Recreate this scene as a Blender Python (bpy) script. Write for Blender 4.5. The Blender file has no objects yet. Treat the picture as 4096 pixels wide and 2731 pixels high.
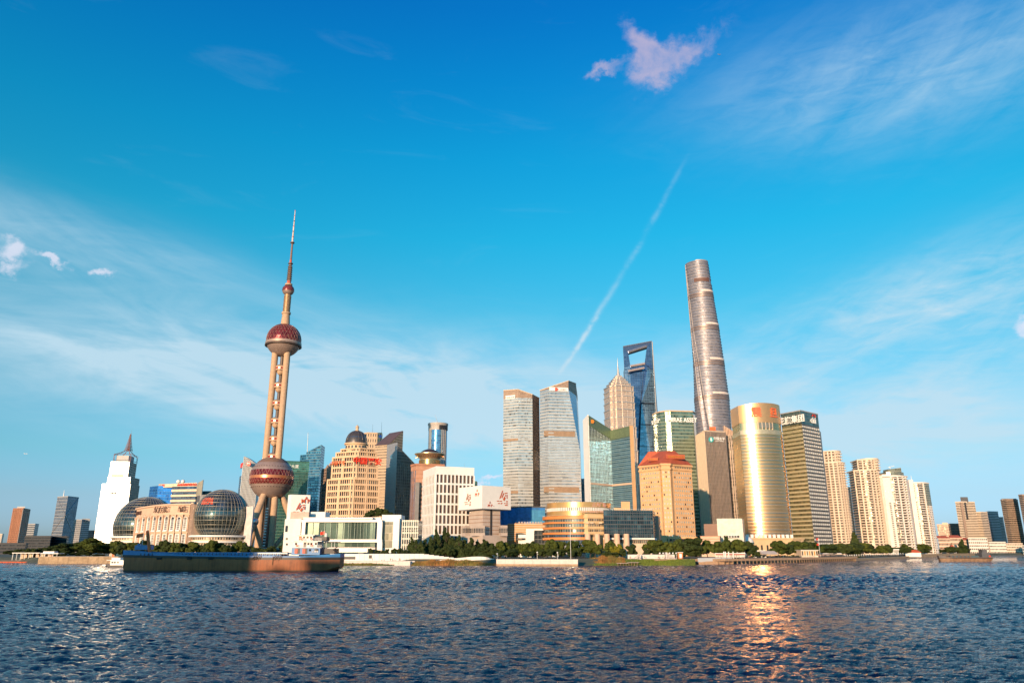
import bpy, bmesh, math, random
import numpy as np
from math import sin, cos, pi, radians, atan2, sqrt, tan
from mathutils import Vector, Matrix
random.seed(7); rng = np.random.default_rng(7)
S = bpy.context.scene
C = bpy.context.scene.collection
# ------------------------------------------------------------------ camera
F, CX, CY, TH, CAMH = 2945.0, 2048.0, 1365.5, radians(15.8), 9.0
cam = bpy.data.cameras.new('camera'); camo = bpy.data.objects.new('camera', cam); C.objects.link(camo)
camo.location = (0, 0, CAMH); camo.rotation_euler = (pi/2 + TH, 0, 0)
cam.sensor_width = 36; cam.lens = 36*F/4096; cam.clip_start = .5; cam.clip_end = 60000
S.camera = camo
# ------------------------------------------------------------------ sun, sky, exposure
SUN_EL, SUN_AZ = radians(7.5), radians(-21)          # sun behind the camera, a little to its left
sdir = Vector((sin(SUN_AZ)*cos(SUN_EL), -cos(SUN_AZ)*cos(SUN_EL), sin(SUN_EL)))
sl = bpy.data.lights.new('sun', 'SUN'); sl.energy = 5.0; sl.angle = radians(.53); sl.color = (1, .67, .41)
so = bpy.data.objects.new('sun', sl); C.objects.link(so); so.rotation_euler = sdir.to_track_quat('Z', 'Y').to_euler()
S.view_settings.view_transform = 'Standard'; S.view_settings.look = 'None'
S.view_settings.exposure = 0.35; S.view_settings.gamma = 1.0; S.view_settings.use_curve_mapping = False
S.cycles.use_denoising = True
S.cycles.max_bounces = 6; S.cycles.diffuse_bounces = 1; S.cycles.glossy_bounces = 4; S.cycles.transmission_bounces = 4
S.cycles.sample_clamp_indirect = 30; S.cycles.sample_clamp_direct = 4; S.cycles.blur_glossy = .2; S.cycles.use_fast_gi = False

def ae(x, y):                                        # direction of a point of the view: azimuth, elevation
    dy = CY - y; v = dy*cos(TH) + F*sin(TH); w = F*cos(TH) - dy*sin(TH); u = x - CX
    return atan2(u, w), atan2(v, sqrt(u*u + w*w))

class NT:                                            # small node-tree helper
    def __init__(s, t): s.t = t; s.n = t.nodes; s.l = t.links
    def node(s, ty, **k):
        n = s.n.new(ty)
        for a, b in k.items(): setattr(n, a, b)
        return n
    def put(s, sock, v):
        if isinstance(v, bpy.types.NodeSocket): s.l.new(v, sock)
        elif v is not None: sock.default_value = v
    def m(s, op, a, b=None, c=None, clamp=False):
        n = s.node('ShaderNodeMath', operation=op); n.use_clamp = clamp
        s.put(n.inputs[0], a); s.put(n.inputs[1], b)
        if c is not None: s.put(n.inputs[2], c)
        return n.outputs[0]
    def vm(s, op, a, b=None):
        n = s.node('ShaderNodeVectorMath', operation=op); s.put(n.inputs[0], a); s.put(n.inputs[1], b); return n.outputs[0]
    def mix(s, f, a, b, bt='MIX'):
        n = s.node('ShaderNodeMix', data_type='RGBA', blend_type=bt); s.put(n.inputs['Factor'], f)
        s.put(n.inputs[6], a if not isinstance(a, tuple) else (*a, 1)); s.put(n.inputs[7], b if not isinstance(b, tuple) else (*b, 1)); return n.outputs[2]
    def ramp(s, f, pts, interp='LINEAR'):
        n = s.node('ShaderNodeValToRGB'); s.put(n.inputs[0], f); e = n.color_ramp.elements; n.color_ramp.interpolation = interp
        while len(e) < len(pts): e.new(.5)
        for i, (p, c) in enumerate(pts): e[i].position = p; e[i].color = (*c, 1) if len(c) == 3 else c
        return n.outputs[0]
    def noise(s, vec, scale, det=4, rough=.55, dist=0, dims='3D', w=None):
        n = s.node('ShaderNodeTexNoise', noise_dimensions=dims); s.put(n.inputs['Vector'], vec); n.inputs['Scale'].default_value = scale
        n.inputs['Detail'].default_value = det; n.inputs['Roughness'].default_value = rough; n.inputs['Distortion'].default_value = dist; return n.outputs['Fac']
    def sep(s, v): n = s.node('ShaderNodeSeparateXYZ'); s.put(n.inputs[0], v); return n.outputs
    def comb(s, x, y, z):
        n = s.node('ShaderNodeCombineXYZ'); s.put(n.inputs[0], x); s.put(n.inputs[1], y); s.put(n.inputs[2], z); return n.outputs[0]
    def smooth(s, x, a, b):
        n = s.node('ShaderNodeMapRange', interpolation_type='SMOOTHSTEP'); s.put(n.inputs[0], x); n.inputs[1].default_value = a; n.inputs[2].default_value = b; return n.outputs[0]

W = bpy.data.worlds.new('World'); S.world = W; W.use_nodes = True
w = NT(W.node_tree); w.n.clear()
sky = w.node('ShaderNodeTexSky', sky_type='NISHITA'); sky.sun_disc = False; sky.sun_elevation = SUN_EL
sky.sun_rotation = pi - SUN_AZ; sky.air_density = 1.0; sky.dust_density = .6; sky.ozone_density = 2.0
dirv = w.vm('NORMALIZE', w.node('ShaderNodeTexCoord').outputs['Generated'])
sx, sy, sz = w.sep(dirv)
AZ = w.m('ARCTAN2', sx, sy); EL = w.m('ARCSINE', sz)
elp = w.m('MAXIMUM', EL, 0.0)
tint = w.ramp(elp, [(0, (.74, 1.25, 3.0)), (.027, (.80, 1.28, 2.9)), (.0635, (.84, 1.22, 2.1)), (.116, (.72, 1.38, 1.78)), (.196, (.64, 1.50, 1.70)), (.305, (.40, 1.74, 1.85)), (.4125, (.14, 1.92, 2.12)), (.517, (.06, 1.84, 2.32)), (.617, (.035, 1.58, 2.45)), (.70, (.03, 1.34, 2.5))])
base = w.mix(1.0, sky.outputs[0], tint, 'MULTIPLY')
# clouds: one field of thin cirrus over the whole sky, plus the clouds that stand in view
sph = w.comb(w.m('MULTIPLY', AZ, 1.0), w.m('MULTIPLY', EL, 2.6), 0.0)
wn_ = w.node('ShaderNodeTexNoise'); w.l.new(w.vm('MULTIPLY', dirv, (20, 20, 24)), wn_.inputs['Vector']); wn_.inputs['Scale'].default_value = 1.0; wn_.inputs['Detail'].default_value = 6; wn_.inputs['Roughness'].default_value = .62
wr_, wg_, _ = w.sep(wn_.outputs['Color'])
AZW = w.m('ADD', AZ, w.m('MULTIPLY', w.m('SUBTRACT', wr_, .5), .075)); ELW = w.m('ADD', EL, w.m('MULTIPLY', w.m('SUBTRACT', wg_, .5), .075))
WARP = [False]
def rot(x0, y0, ang):
    a = w.m('SUBTRACT', AZW if WARP[0] else AZ, x0); b = w.m('SUBTRACT', ELW if WARP[0] else EL, y0)
    return (w.m('ADD', w.m('MULTIPLY', a, cos(ang)), w.m('MULTIPLY', b, sin(ang))), w.m('SUBTRACT', w.m('MULTIPLY', b, cos(ang)), w.m('MULTIPLY', a, sin(ang))))
def blob(p, q, wid, power=1.0):                       # soft elongated patch from p to q (view points), half width in view units
    (x0, y0), (x1, y1) = ae(*p), ae(*q); ang = atan2(y1-y0, x1-x0); L = max(sqrt((x1-x0)**2+(y1-y0)**2)/2, 1e-3)
    a, b = rot((x0+x1)/2, (y0+y1)/2, ang)
    a = w.m('DIVIDE', a, L); b = w.m('DIVIDE', b, wid/F)
    r = w.m('ADD', w.m('MULTIPLY', a, a), w.m('MULTIPLY', b, b))
    return w.m('POWER', 2.718, w.m('MULTIPLY', r, -power))
def addm(*xs):
    r = xs[0]
    for x in xs[1:]: r = w.m('ADD', r, x)
    return r
wisp_v = w.vm('MULTIPLY', dirv, (3.0, 3.0, 13.0))
n1 = w.noise(wisp_v, 1.6, 8, .62, 1.2); n2 = w.noise(w.vm('MULTIPLY', dirv, (5, 5, 20)), 3.2, 6, .65, .6)
rawx, rawy = rot(0.0, 0.3, radians(24))
streak = w.noise(w.comb(w.m('MULTIPLY', rawx, 1.6), w.m('MULTIPLY', rawy, 7.0), 3.0), 2.2, 8, .58, .9)
rawx2, rawy2 = rot(0.0, 0.3, radians(-17))
streakl = w.noise(w.comb(w.m('MULTIPLY', rawx2, 1.6), w.m('MULTIPLY', rawy2, 6.5), 9.0), 2.2, 8, .58, .9)
veil_l = addm(w.m('MULTIPLY', blob((-500, 720), (900, 1110), 100), .8), w.m('MULTIPLY', blob((-700, 1150), (2500, 1600), 215), 1.25))
veil_c = addm(w.m('MULTIPLY', blob((700, 1560), (3500, 1700), 150), .95), w.m('MULTIPLY', blob((300, 1420), (2300, 1500), 150), .55), w.m('MULTIPLY', blob((2500, 1800), (4700, 1700), 170), .75))
veil_r = addm(w.m('MULTIPLY', blob((3000, 1400), (4500, 900), 130), 1.0), w.m('MULTIPLY', blob((2950, 430), (4500, 30), 190), .75), w.m('MULTIPLY', blob((2600, 1480), (4300, 1620), 150), .7), w.m('MULTIPLY', blob((3500, 1420), (4600, 1180), 200), .75))
cl = w.m('MULTIPLY', veil_l, w.smooth(w.m('ADD', w.m('MULTIPLY', streakl, .62), w.m('MULTIPLY', n1, .45)), .22, .86))
cr = w.m('MULTIPLY', veil_r, w.smooth(w.m('ADD', w.m('MULTIPLY', streak, .62), w.m('MULTIPLY', n2, .42)), .26, .88))
cc = w.m('MULTIPLY', veil_c, w.smooth(w.m('ADD', w.m('MULTIPLY', n1, .6), w.m('MULTIPLY', streakl, .45)), .18, .80))
gen = w.m('MULTIPLY', w.smooth(n1, .56, .9), w.m('MULTIPLY', w.smooth(EL, -.02, .12), .07))
puffn = w.noise(w.vm('MULTIPLY', dirv, (26, 26, 32)), 1.0, 9, .66, .35)
def puff(ps, k=1.7, lo=.18, hi=1.45):
    WARP[0] = True; m_ = addm(*[blob(*p) for p in ps]); WARP[0] = False; e_ = w.smooth(m_, .04, .35)
    return w.m('MULTIPLY', e_, w.smooth(w.m('ADD', w.m('MINIMUM', m_, 1.05), w.m('MULTIPLY', w.m('SUBTRACT', puffn, .5), k)), lo, hi))
big = puff([((2500, 120), (2640, 250), 60), ((2570, 335), (2900, 115), 50), ((2520, 190), (2640, 320), 70), ((2330, 318), (2490, 265), 24)])
small = puff([((-40, 985), (110, 1045), 40), ((160, 1030), (285, 1048), 19), ((368, 1085), (455, 1098), 27), ((4060, 1290), (4200, 1330), 45), ((1880, 1930), (2010, 1920), 16)], 1.1, .2, .95)
(tx0, ty0), (tx1, ty1) = ae(2235, 1500), ae(2760, 600)
ta = atan2(ty1-ty0, tx1-tx0); tl = sqrt((tx1-tx0)**2+(ty1-ty0)**2)
ca, cb = rot(tx0, ty0, ta); ca = w.m('DIVIDE', ca, tl)
wob = w.m('MULTIPLY', w.m('SUBTRACT', w.noise(w.vm('MULTIPLY', dirv, (30, 30, 30)), 1.0, 5, .6), .5), .007)
wid = w.m('ADD', .0024, w.m('MULTIPLY', w.m('MULTIPLY', ca, w.m('SUBTRACT', 1.0, ca)), .006))
cbn = w.m('DIVIDE', w.m('ADD', cb, wob), wid)
trail = w.m('MULTIPLY', w.m('POWER', 2.718, w.m('MULTIPLY', w.m('MULTIPLY', cbn, cbn), -1.0)), w.m('MULTIPLY', w.smooth(ca, -.03, .12), w.m('ADD', w.m('SUBTRACT', 1.0, w.smooth(ca, .12, .5)), w.m('MULTIPLY', w.m('SUBTRACT', 1.0, w.smooth(ca, .8, 1.02)), .32))))
trail = w.m('MULTIPLY', trail, w.m('ADD', .10, w.m('MULTIPLY', w.smooth(puffn, .35, .65), .55)))
cirrus = w.m('MINIMUM', addm(w.m('MULTIPLY', cl, .85), w.m('MULTIPLY', cr, 1.05), w.m('MULTIPLY', cc, 1.2), gen, trail), .86)
CLOUD_B = 7.2
col = w.mix(cirrus, base, (CLOUD_B*.64, CLOUD_B*.86, CLOUD_B*1.0))
col = w.mix(w.m('MULTIPLY', big, .66), col, (CLOUD_B*.78, CLOUD_B*.62, CLOUD_B*.76))
col = w.mix(w.m('MULTIPLY', small, .75), col, (CLOUD_B*.90, CLOUD_B*.92, CLOUD_B*1.08))
bg = w.node('ShaderNodeBackground'); w.l.new(col, bg.inputs[0]); bg.inputs[1].default_value = .096
wo = w.node('ShaderNodeOutputWorld'); w.l.new(bg.outputs[0], wo.inputs[0])

# ------------------------------------------------------------------ helpers
def px(x, y, Y):
    dy = CY - y; v = dy*cos(TH) + F*sin(TH); d = F*cos(TH) - dy*sin(TH)
    return (x-CX)/d*Y, CAMH + v/d*Y
def Xp(x, y, Y): return px(x, y, Y)[0]
def Zp(y, Y): return px(CX, y, Y)[1]
def Yw(y, z=0.0):                                    # distance of a point seen at row y that lies at height z
    dy = CY - y; v = dy*cos(TH) + F*sin(TH); d = F*cos(TH) - dy*sin(TH); return (z-CAMH)/(v/d)
def foot(cs, depth=None):                            # visible corners, left to right -> footprint (counter-clockwise)
    p = [(Xp(x, y, Y), Y) for x, y, Y in cs]
    if depth is None and len(p) == 3: return p + [(p[0][0]+p[2][0]-p[1][0], p[0][1]+p[2][1]-p[1][1])]
    yb = max(q[1] for q in p) + (depth or 30); return p + [(p[-1][0]*yb/p[-1][1]-4, yb), (p[0][0]*yb/p[0][1]+4, yb)]
def outset(poly, d):
    n = len(poly); out = []
    for i in range(n):
        a, b, c = Vector(poly[i-1]), Vector(poly[i]), Vector(poly[(i+1) % n])
        e, f = (b-a).normalized(), (c-b).normalized(); n1 = Vector((e.y, -e.x)); n2 = Vector((f.y, -f.x)); k = n1+n2
        k = k/max(k.length_squared/2, .35) if k.length > 1e-6 else n1
        out.append((b.x+k.x*d, b.y+k.y*d))
    return out
def org(o):
    v = Vector((0, 0, 0))
    while o is not None: v = v + o.location; o = o.parent
    return v
class MB:
    def __init__(s): s.v = []; s.f = []; s.u = []; s.mi = []; s.cm = 0
    def face(s, pts, uv=None):
        k = len(s.v); s.v += [tuple(p) for p in pts]; s.f.append(list(range(k, k+len(pts)))); s.u.append(uv); s.mi.append(s.cm); return s
    def faces(s, verts, fs):
        k = len(s.v); s.v += [tuple(p) for p in verts]
        for f in fs: s.f.append([k+i for i in f]); s.u.append(None); s.mi.append(s.cm)
        return s
    def box(s, c, size, rz=0, rx=0):
        hx, hy, hz = size[0]/2, size[1]/2, size[2]/2; M = Matrix.Rotation(rz, 3, 'Z') @ Matrix.Rotation(rx, 3, 'X') if (rz or rx) else None
        P = [Vector((i*hx, j*hy, k*hz)) for k in (-1, 1) for i, j in ((-1, -1), (1, -1), (1, 1), (-1, 1))]
        if M: P = [M @ q for q in P]
        return s.faces([(q.x+c[0], q.y+c[1], q.z+c[2]) for q in P], [(3, 2, 1, 0), (4, 5, 6, 7), (0, 1, 5, 4), (1, 2, 6, 5), (2, 3, 7, 6), (3, 0, 4, 7)])
    def prism(s, a, z0, z1, b=None, cap=True, bot=True):
        b = b or a; n = len(a); L = 0; z0 = z0 if isinstance(z0, (list, tuple)) else [z0]*n; z1 = z1 if isinstance(z1, (list, tuple)) else [z1]*n
        for i in range(n):
            j = (i+1) % n; d = sqrt((a[j][0]-a[i][0])**2+(a[j][1]-a[i][1])**2)
            s.face([(*a[i], z0[i]), (*a[j], z0[j]), (*b[j], z1[j]), (*b[i], z1[i])], [(L, z0[i]), (L+d, z0[j]), (L+d, z1[j]), (L, z1[i])]); L += d
        if cap: s.face([(*b[i], z1[i]) for i in range(n)])
        if bot: s.face([(*a[i], z0[i]) for i in reversed(range(n))])
        return s
    def lathe(s, prof, n=32, c=(0, 0), a0=0, a1=2*pi, um=None):
        full = abs(a1-a0-2*pi) < 1e-6
        for i in range(n):
            t0, t1 = a0+(a1-a0)*i/n, a0+(a1-a0)*(i+1)/n
            for (r0, z0), (r1, z1) in zip(prof, prof[1:]):
                P = []; U = []; rr = um or max(r0, r1)
                for r, z, t, in ((r0, z0, t0), (r0, z0, t1), (r1, z1, t1), (r1, z1, t0)):
                    q = (c[0]+r*cos(t), c[1]+r*sin(t), z)
                    if P and r < 1e-6 and any(sum((m-n_)**2 for m, n_ in zip(q, o)) < 1e-12 for o in P): continue
                    P.append(q); U.append((rr*t, z))
                s.face(P, U)
        return s
    def tube(s, p, q, r0, r1=None, n=8, cap=True):
        p, q = Vector(p), Vector(q); r1 = r0 if r1 is None else r1; d = (q-p).normalized()
        a = d.orthogonal().normalized() if abs(d.z) > .99 else d.cross(Vector((0, 0, 1))).normalized(); b = d.cross(a)
        A = [p+(a*cos(2*pi*i/n)+b*sin(2*pi*i/n))*r0 for i in range(n)]; B = [q+(a*cos(2*pi*i/n)+b*sin(2*pi*i/n))*r1 for i in range(n)]
        fs = [(i, n+i, n+(i+1) % n, (i+1) % n) for i in range(n)]
        if cap: fs += [tuple(range(n)), tuple(reversed(range(n, 2*n)))]
        return s.faces(A+B, fs)
    def poly(s, pts): return s.face(pts)
    def mesh(s, name, mats, o=(0, 0, 0), smooth=False):
        me = bpy.data.meshes.new(name); ox, oy, oz = o
        me.from_pydata([(a-ox, b-oy, c-oz) for a, b, c in s.v], [], s.f)
        mats = mats if isinstance(mats, (list, tuple)) else [mats]
        for m_ in mats: me.materials.append(m_)
        if len(mats) > 1: me.polygons.foreach_set('material_index', s.mi)
        if any(s.u):
            ul = me.uv_layers.new(name='UVMap'); arr = []
            for f, u in zip(s.f, s.u): arr += [c for t in (u or [(0, 0)]*len(f)) for c in t]
            ul.data.foreach_set('uv', arr)
        if smooth:
            bm = bmesh.new(); bm.from_mesh(me); bmesh.ops.remove_doubles(bm, verts=bm.verts, dist=1e-4); bm.to_mesh(me); bm.free()
            me.polygons.foreach_set('use_smooth', [True]*len(me.polygons))
            if smooth != True: me.set_sharp_from_angle(angle=radians(smooth))
        return me
    def build(s, name, mats, parent=None, smooth=False, kind=None, o=None):
        base = org(parent) if parent is not None else Vector(o or (0, 0, 0))
        ob = bpy.data.objects.new(name, s.mesh(name, mats, base, smooth)); C.objects.link(ob)
        if parent is not None: ob.parent = parent
        else: ob.location = base
        if kind: ob['kind'] = kind
        return ob
def inst(me, name, parent, loc, rz=0, rx=0, sc=None):
    ob = bpy.data.objects.new(name, me); C.objects.link(ob); ob.parent = parent
    ob.location = Vector(loc)-org(parent) if parent is not None else loc
    if rz or rx: ob.rotation_euler = (rx, 0, rz)
    if sc: ob.scale = sc
    return ob
def tag(o, label, cat=None, group=None, kind=None):
    if label: o['label'] = label
    if cat: o['category'] = cat
    if group: o['group'] = group
    if kind: o['kind'] = kind
    return o
def thing(name, label, cat, loc, group=None):
    o = bpy.data.objects.new(name, None); C.objects.link(o); o.location = loc; o.empty_display_size = 2
    return tag(o, label, cat, group)
def bldg(name, label, poly, z0=3.5, cat='building', group=None):
    return thing(name, label, cat, (sum(p[0] for p in poly)/len(poly), sum(p[1] for p in poly)/len(poly), z0), group)
def ring_mesh(poly, h, d, mats, name): return MB().prism(outset(poly, d), 0, h).mesh(name, mats)
def floors(root, poly, z0, z1, n, bf, d, mat, name='floor_band', zs=None):
    """n floor slabs / spandrels round the footprint, each a part"""
    fh = (z1-z0)/n; me = ring_mesh(poly, fh*bf, d, mat, name)
    for k in range(n): inst(me, name, root, (0, 0, z0+fh*k)).location = Vector((0, 0, z0+fh*k))-org(root)
def edge(poly, i): return Vector(poly[i]), Vector(poly[(i+1) % len(poly)])
def piers(root, p, q, z0, z1, n, wd, d, mat, name='pier', ends=True):
    p, q = Vector(p), Vector(q); e = q-p; rz = atan2(e.y, e.x); nrm = Vector((e.y, -e.x)).normalized()
    me = MB().box((0, -d/2+.2, (z1-z0)/2), (wd, d+.4, z1-z0)).mesh(name, mat)
    for k in range(n+1 if ends else n):
        t = k/n if ends else (k+.5)/n; c = p+e*t; inst(me, name, root, (c.x, c.y, z0), rz)
def windows(root, p, q, z0, z1, nc, nr, wf, hf, mat, name='window', d=.15, tilt=.004, cap=300, skip=None):
    """grid of single window panes on one wall; past the cap they are joined into one part"""
    p, q = Vector(p), Vector(q); e = q-p; rz = atan2(e.y, e.x); cw = e.length/nc; ch = (z1-z0)/nr
    me = MB().box((0, 0, 0), (cw*wf, d*2, ch*hf)).mesh(name, mat)
    cnt = root.get('_w', 0); rest = MB()
    for r in reversed(range(nr)):
        for c in range(nc):
            if skip and skip(c, r): continue
            pt = p+e*((c+.5)/nc); z = z0+ch*(r+.5)
            if cnt < cap: inst(me, name, root, (pt.x, pt.y, z), rz+random.gauss(0, tilt), random.gauss(0, tilt)); cnt += 1
            else: rest.box((pt.x, pt.y, z), (cw*wf, d*2, ch*hf), rz)
    root['_w'] = cnt
    if rest.f: rest.build('more_'+name+'s', mat, root, kind='stuff')
TXT = {}
def text(s, size, mat, root, p, q, t, z, name='sign_letters', out=.4, ext=.12, sx=1.0, align='CENTER', bold=0.0):
    """lettering on the wall p-q at fraction t, bottom height z"""
    cu = bpy.data.curves.new(name, 'FONT'); cu.body = s; cu.size = size; cu.extrude = ext; cu.align_x = align; cu.offset = bold; cu.resolution_u = 2
    tmp = bpy.data.objects.new('t', cu); C.objects.link(tmp); dg = bpy.context.evaluated_depsgraph_get(); dg.update()
    me = bpy.data.meshes.new_from_object(tmp.evaluated_get(dg)); bpy.data.objects.remove(tmp)
    me.materials.clear(); me.materials.append(mat)
    p, q = Vector(p), Vector(q); e = q-p; c = p+e*t; nrm = Vector((e.y, -e.x)).normalized()*out
    return inst(me, name, root, (c.x+nrm.x, c.y+nrm.y, z), atan2(e.y, e.x), pi/2, (sx, 1, 1))

# ------------------------------------------------------------------ materials
MATS = {}
def mat(name, col, rough=.6, metal=0.0, var=.12, vs=.25, rnd=0.0, spec=.5, bump=0.0, bs=2.0):
    if name in MATS: return MATS[name]
    m_ = bpy.data.materials.new(name); m_.use_nodes = True; t = NT(m_.node_tree); b = t.n['Principled BSDF']
    pos = t.node('ShaderNodeNewGeometry').outputs['Position']
    n = t.noise(pos, vs, 5, .65)
    c = t.mix(t.smooth(n, .3, .7), tuple(x*(1-var) for x in col), tuple(min(1, x*(1+var)) for x in col))
    if rnd:
        oi = t.node('ShaderNodeObjectInfo').outputs['Random']
        c = t.mix(t.m('MULTIPLY', oi, rnd), c, tuple(x*.25 for x in col))
    t.l.new(c, b.inputs['Base Color']); b.inputs['Roughness'].default_value = rough; b.inputs['Metallic'].default_value = metal
    b.inputs['Specular IOR Level'].default_value = spec
    if bump:
        bp = t.node('ShaderNodeBump'); bp.inputs['Strength'].default_value = bump; bp.inputs['Distance'].default_value = .2
        t.l.new(t.noise(pos, bs, 5, .6), bp.inputs['Height']); t.l.new(bp.outputs[0], b.inputs['Normal'])
    MATS[name] = m_; return m_
def curtain(name, cols, fh=4.0, bay=1.5, frame=(.25, .22, .2), ff=.12, bf=.08, rough=.08, metal=.55, tilt=.012, pick=(.0, .55, .85), rv=.1, lit=0):
    """curtain wall: panes over storeys (UV in metres), each with its own tint and a slight tilt, plus painted reflection blotches"""
    m_ = bpy.data.materials.new(name); m_.use_nodes = True; t = NT(m_.node_tree); b = t.n['Principled BSDF']
    uv = t.node('ShaderNodeUVMap').outputs[0]; u, v, _ = t.sep(uv)
    cu, cv = t.m('DIVIDE', u, bay), t.m('DIVIDE', v, fh)
    cell = t.comb(t.m('FLOOR', cu), t.m('FLOOR', cv), 0.0)
    wn = t.node('ShaderNodeTexWhiteNoise', noise_dimensions='2D'); t.l.new(cell, wn.inputs['Vector'])
    c = t.ramp(wn.outputs['Value'], [(p, c_) for p, c_ in zip(pick, cols)], 'CONSTANT')
    big_ = t.node('ShaderNodeTexWhiteNoise', noise_dimensions='2D'); t.l.new(t.comb(t.m('FLOOR', t.m('DIVIDE', u, bay*3.0)), t.m('FLOOR', cv), 3.0), big_.inputs['Vector'])
    lowf = t.smooth(t.noise(t.vm('MULTIPLY', uv, (.05, .035, 1)), 1.0, 4, .6, .8), .35, .65)  # broad blotches painted into the tint, imitating reflected clouds and buildings
    c = t.mix(1.0, c, t.ramp(t.m('ADD', t.m('MULTIPLY', big_.outputs['Value'], .62), t.m('MULTIPLY', lowf, .38)), [(0, (.52, .52, .52)), (.35, (.85, .85, .85)), (.8, (1.08, 1.08, 1.08)), (1, (1.3, 1.3, 1.3))]), 'MULTIPLY')
    fr = t.m('MAXIMUM', t.m('LESS_THAN', t.m('FRACT', cv), ff), t.m('LESS_THAN', t.m('FRACT', cu), bf))
    t.l.new(t.mix(fr, c, frame), b.inputs['Base Color'])
    t.l.new(t.m('MULTIPLY', t.m('SUBTRACT', 1.0, fr), metal), b.inputs['Metallic'])
    t.l.new(t.m('ADD', t.m('ADD', rough, t.m('MULTIPLY', wn.outputs['Value'], rv)), t.m('MULTIPLY', fr, .35)), b.inputs['Roughness'])
    geo = t.node('ShaderNodeNewGeometry').outputs['Normal']
    off = t.vm('MULTIPLY', t.vm('SUBTRACT', wn.outputs['Color'], (.5, .5, .5)), (tilt, tilt, tilt))
    low = t.node('ShaderNodeTexNoise'); t.l.new(uv, low.inputs['Vector']); low.inputs['Scale'].default_value = .12
    off2 = t.vm('MULTIPLY', t.vm('SUBTRACT', low.outputs['Color'], (.5, .5, .5)), (tilt*.8,)*3)
    t.l.new(t.vm('NORMALIZE', t.vm('ADD', geo, t.vm('ADD', off, off2))), b.inputs['Normal'])
    MATS[name] = m_; return m_
def pane(name, cols, rough=.06, metal=.5, pick=(0, .5, .8), tilt=.01):
    """single window panes: tint picked per object"""
    m_ = bpy.data.materials.new(name); m_.use_nodes = True; t = NT(m_.node_tree); b = t.n['Principled BSDF']
    oi = t.node('ShaderNodeObjectInfo').outputs['Random']
    t.l.new(t.ramp(oi, [(p, c_) for p, c_ in zip(pick, cols)], 'CONSTANT'), b.inputs['Base Color'])
    b.inputs['Metallic'].default_value = metal; b.inputs['Roughness'].default_value = rough
    n = t.node('ShaderNodeTexNoise'); t.l.new(t.node('ShaderNodeNewGeometry').outputs['Position'], n.inputs['Vector']); n.inputs['Scale'].default_value = .3
    off = t.vm('MULTIPLY', t.vm('SUBTRACT', n.outputs['Color'], (.5, .5, .5)), (tilt,)*3)
    t.l.new(t.vm('NORMALIZE', t.vm('ADD', t.node('ShaderNodeNewGeometry').outputs['Normal'], off)), b.inputs['Normal'])
    MATS[name] = m_; return m_
WHITE = mat('white_panel', (.78, .76, .72), .55, var=.05, vs=.1)
WSTONE = mat('white_stone', (.74, .71, .66), .6, var=.06, vs=.15)
CREAM = mat('cream_stone', (.66, .52, .38), .7, var=.10)
TAN = mat('tan_stone', (.55, .40, .27), .7, var=.10)
SAND = mat('sand_stone', (.62, .42, .30), .7, var=.08)
BRICK = mat('red_granite', (.42, .19, .11), .55, var=.12)
BROWN = mat('brown_cladding', (.30, .21, .16), .5, var=.10)
ORANGE = mat('orange_stone', (.60, .28, .10), .6, var=.10)
PEACH = mat('peach_stone', (.68, .40, .20), .65, var=.07, vs=.1)
GREY = mat('grey_cladding', (.32, .32, .33), .5, var=.10)
DGREY = mat('dark_grey_cladding', (.10, .10, .11), .5, var=.15)
STEEL = mat('steel', (.55, .53, .52), .35, .8, var=.06)
DARK = mat('dark_recess', (.03, .03, .035), .5, var=.2)
ROOFR = mat('red_roof', (.42, .09, .04), .7, var=.12)
RED = mat('red_sign', (.75, .05, .02), .5, var=.04)
REDORANGE = mat('orange_red_sign', (.72, .13, .03), .5, var=.04)
SIGNW = mat('white_sign', (.85, .85, .83), .5, var=.02)
SIGNG = mat('dark_sign', (.10, .05, .04), .5, var=.05)
GREEN = mat('sign_green', (.02, .25, .12), .5, var=.05)
CONC = mat('concrete', (.40, .33, .27), .75, var=.14, vs=.3)
GLASSD = pane('dark_window', [(.05, .06, .07), (.10, .10, .10), (.30, .26, .20)], .08, .5)
GLASSB = pane('blue_window', [(.10, .22, .36), (.16, .30, .42), (.05, .10, .16)], .07, .6)
GLASSW = pane('warm_window', [(.30, .27, .22), (.16, .14, .12), (.05, .05, .05)], .08, .5)
# ================================================================== SETTING: water, land
def water_mat():
    m_ = bpy.data.materials.new('river_water'); m_.use_nodes = True; t = NT(m_.node_tree); b = t.n['Principled BSDF']
    pos = t.node('ShaderNodeNewGeometry').outputs['Position']
    b.inputs['Base Color'].default_value = (.004, .008, .060, 1); b.inputs['Roughness'].default_value = .03; b.inputs['IOR'].default_value = 1.25
    h1 = t.noise(t.vm('MULTIPLY', pos, (1.0, 1.5, 1)), 2.6, 5, .68, .4); h2 = t.noise(t.vm('MULTIPLY', pos, (1, 1.6, 1)), .5, 4, .6, .3)
    patch = t.smooth(t.noise(t.vm('MULTIPLY', pos, (.35, 1.0, 1)), .018, 3, .5), .35, .65)
    bp = t.node('ShaderNodeBump'); bp.inputs['Distance'].default_value = .40
    t.l.new(t.m('ADD', .55, t.m('MULTIPLY', patch, .45)), bp.inputs['Strength'])
    t.l.new(t.m('ADD', h1, t.m('MULTIPLY', h2, 1.6)), bp.inputs['Height']); t.l.new(bp.outputs[0], b.inputs['Normal'])
    return m_
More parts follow.
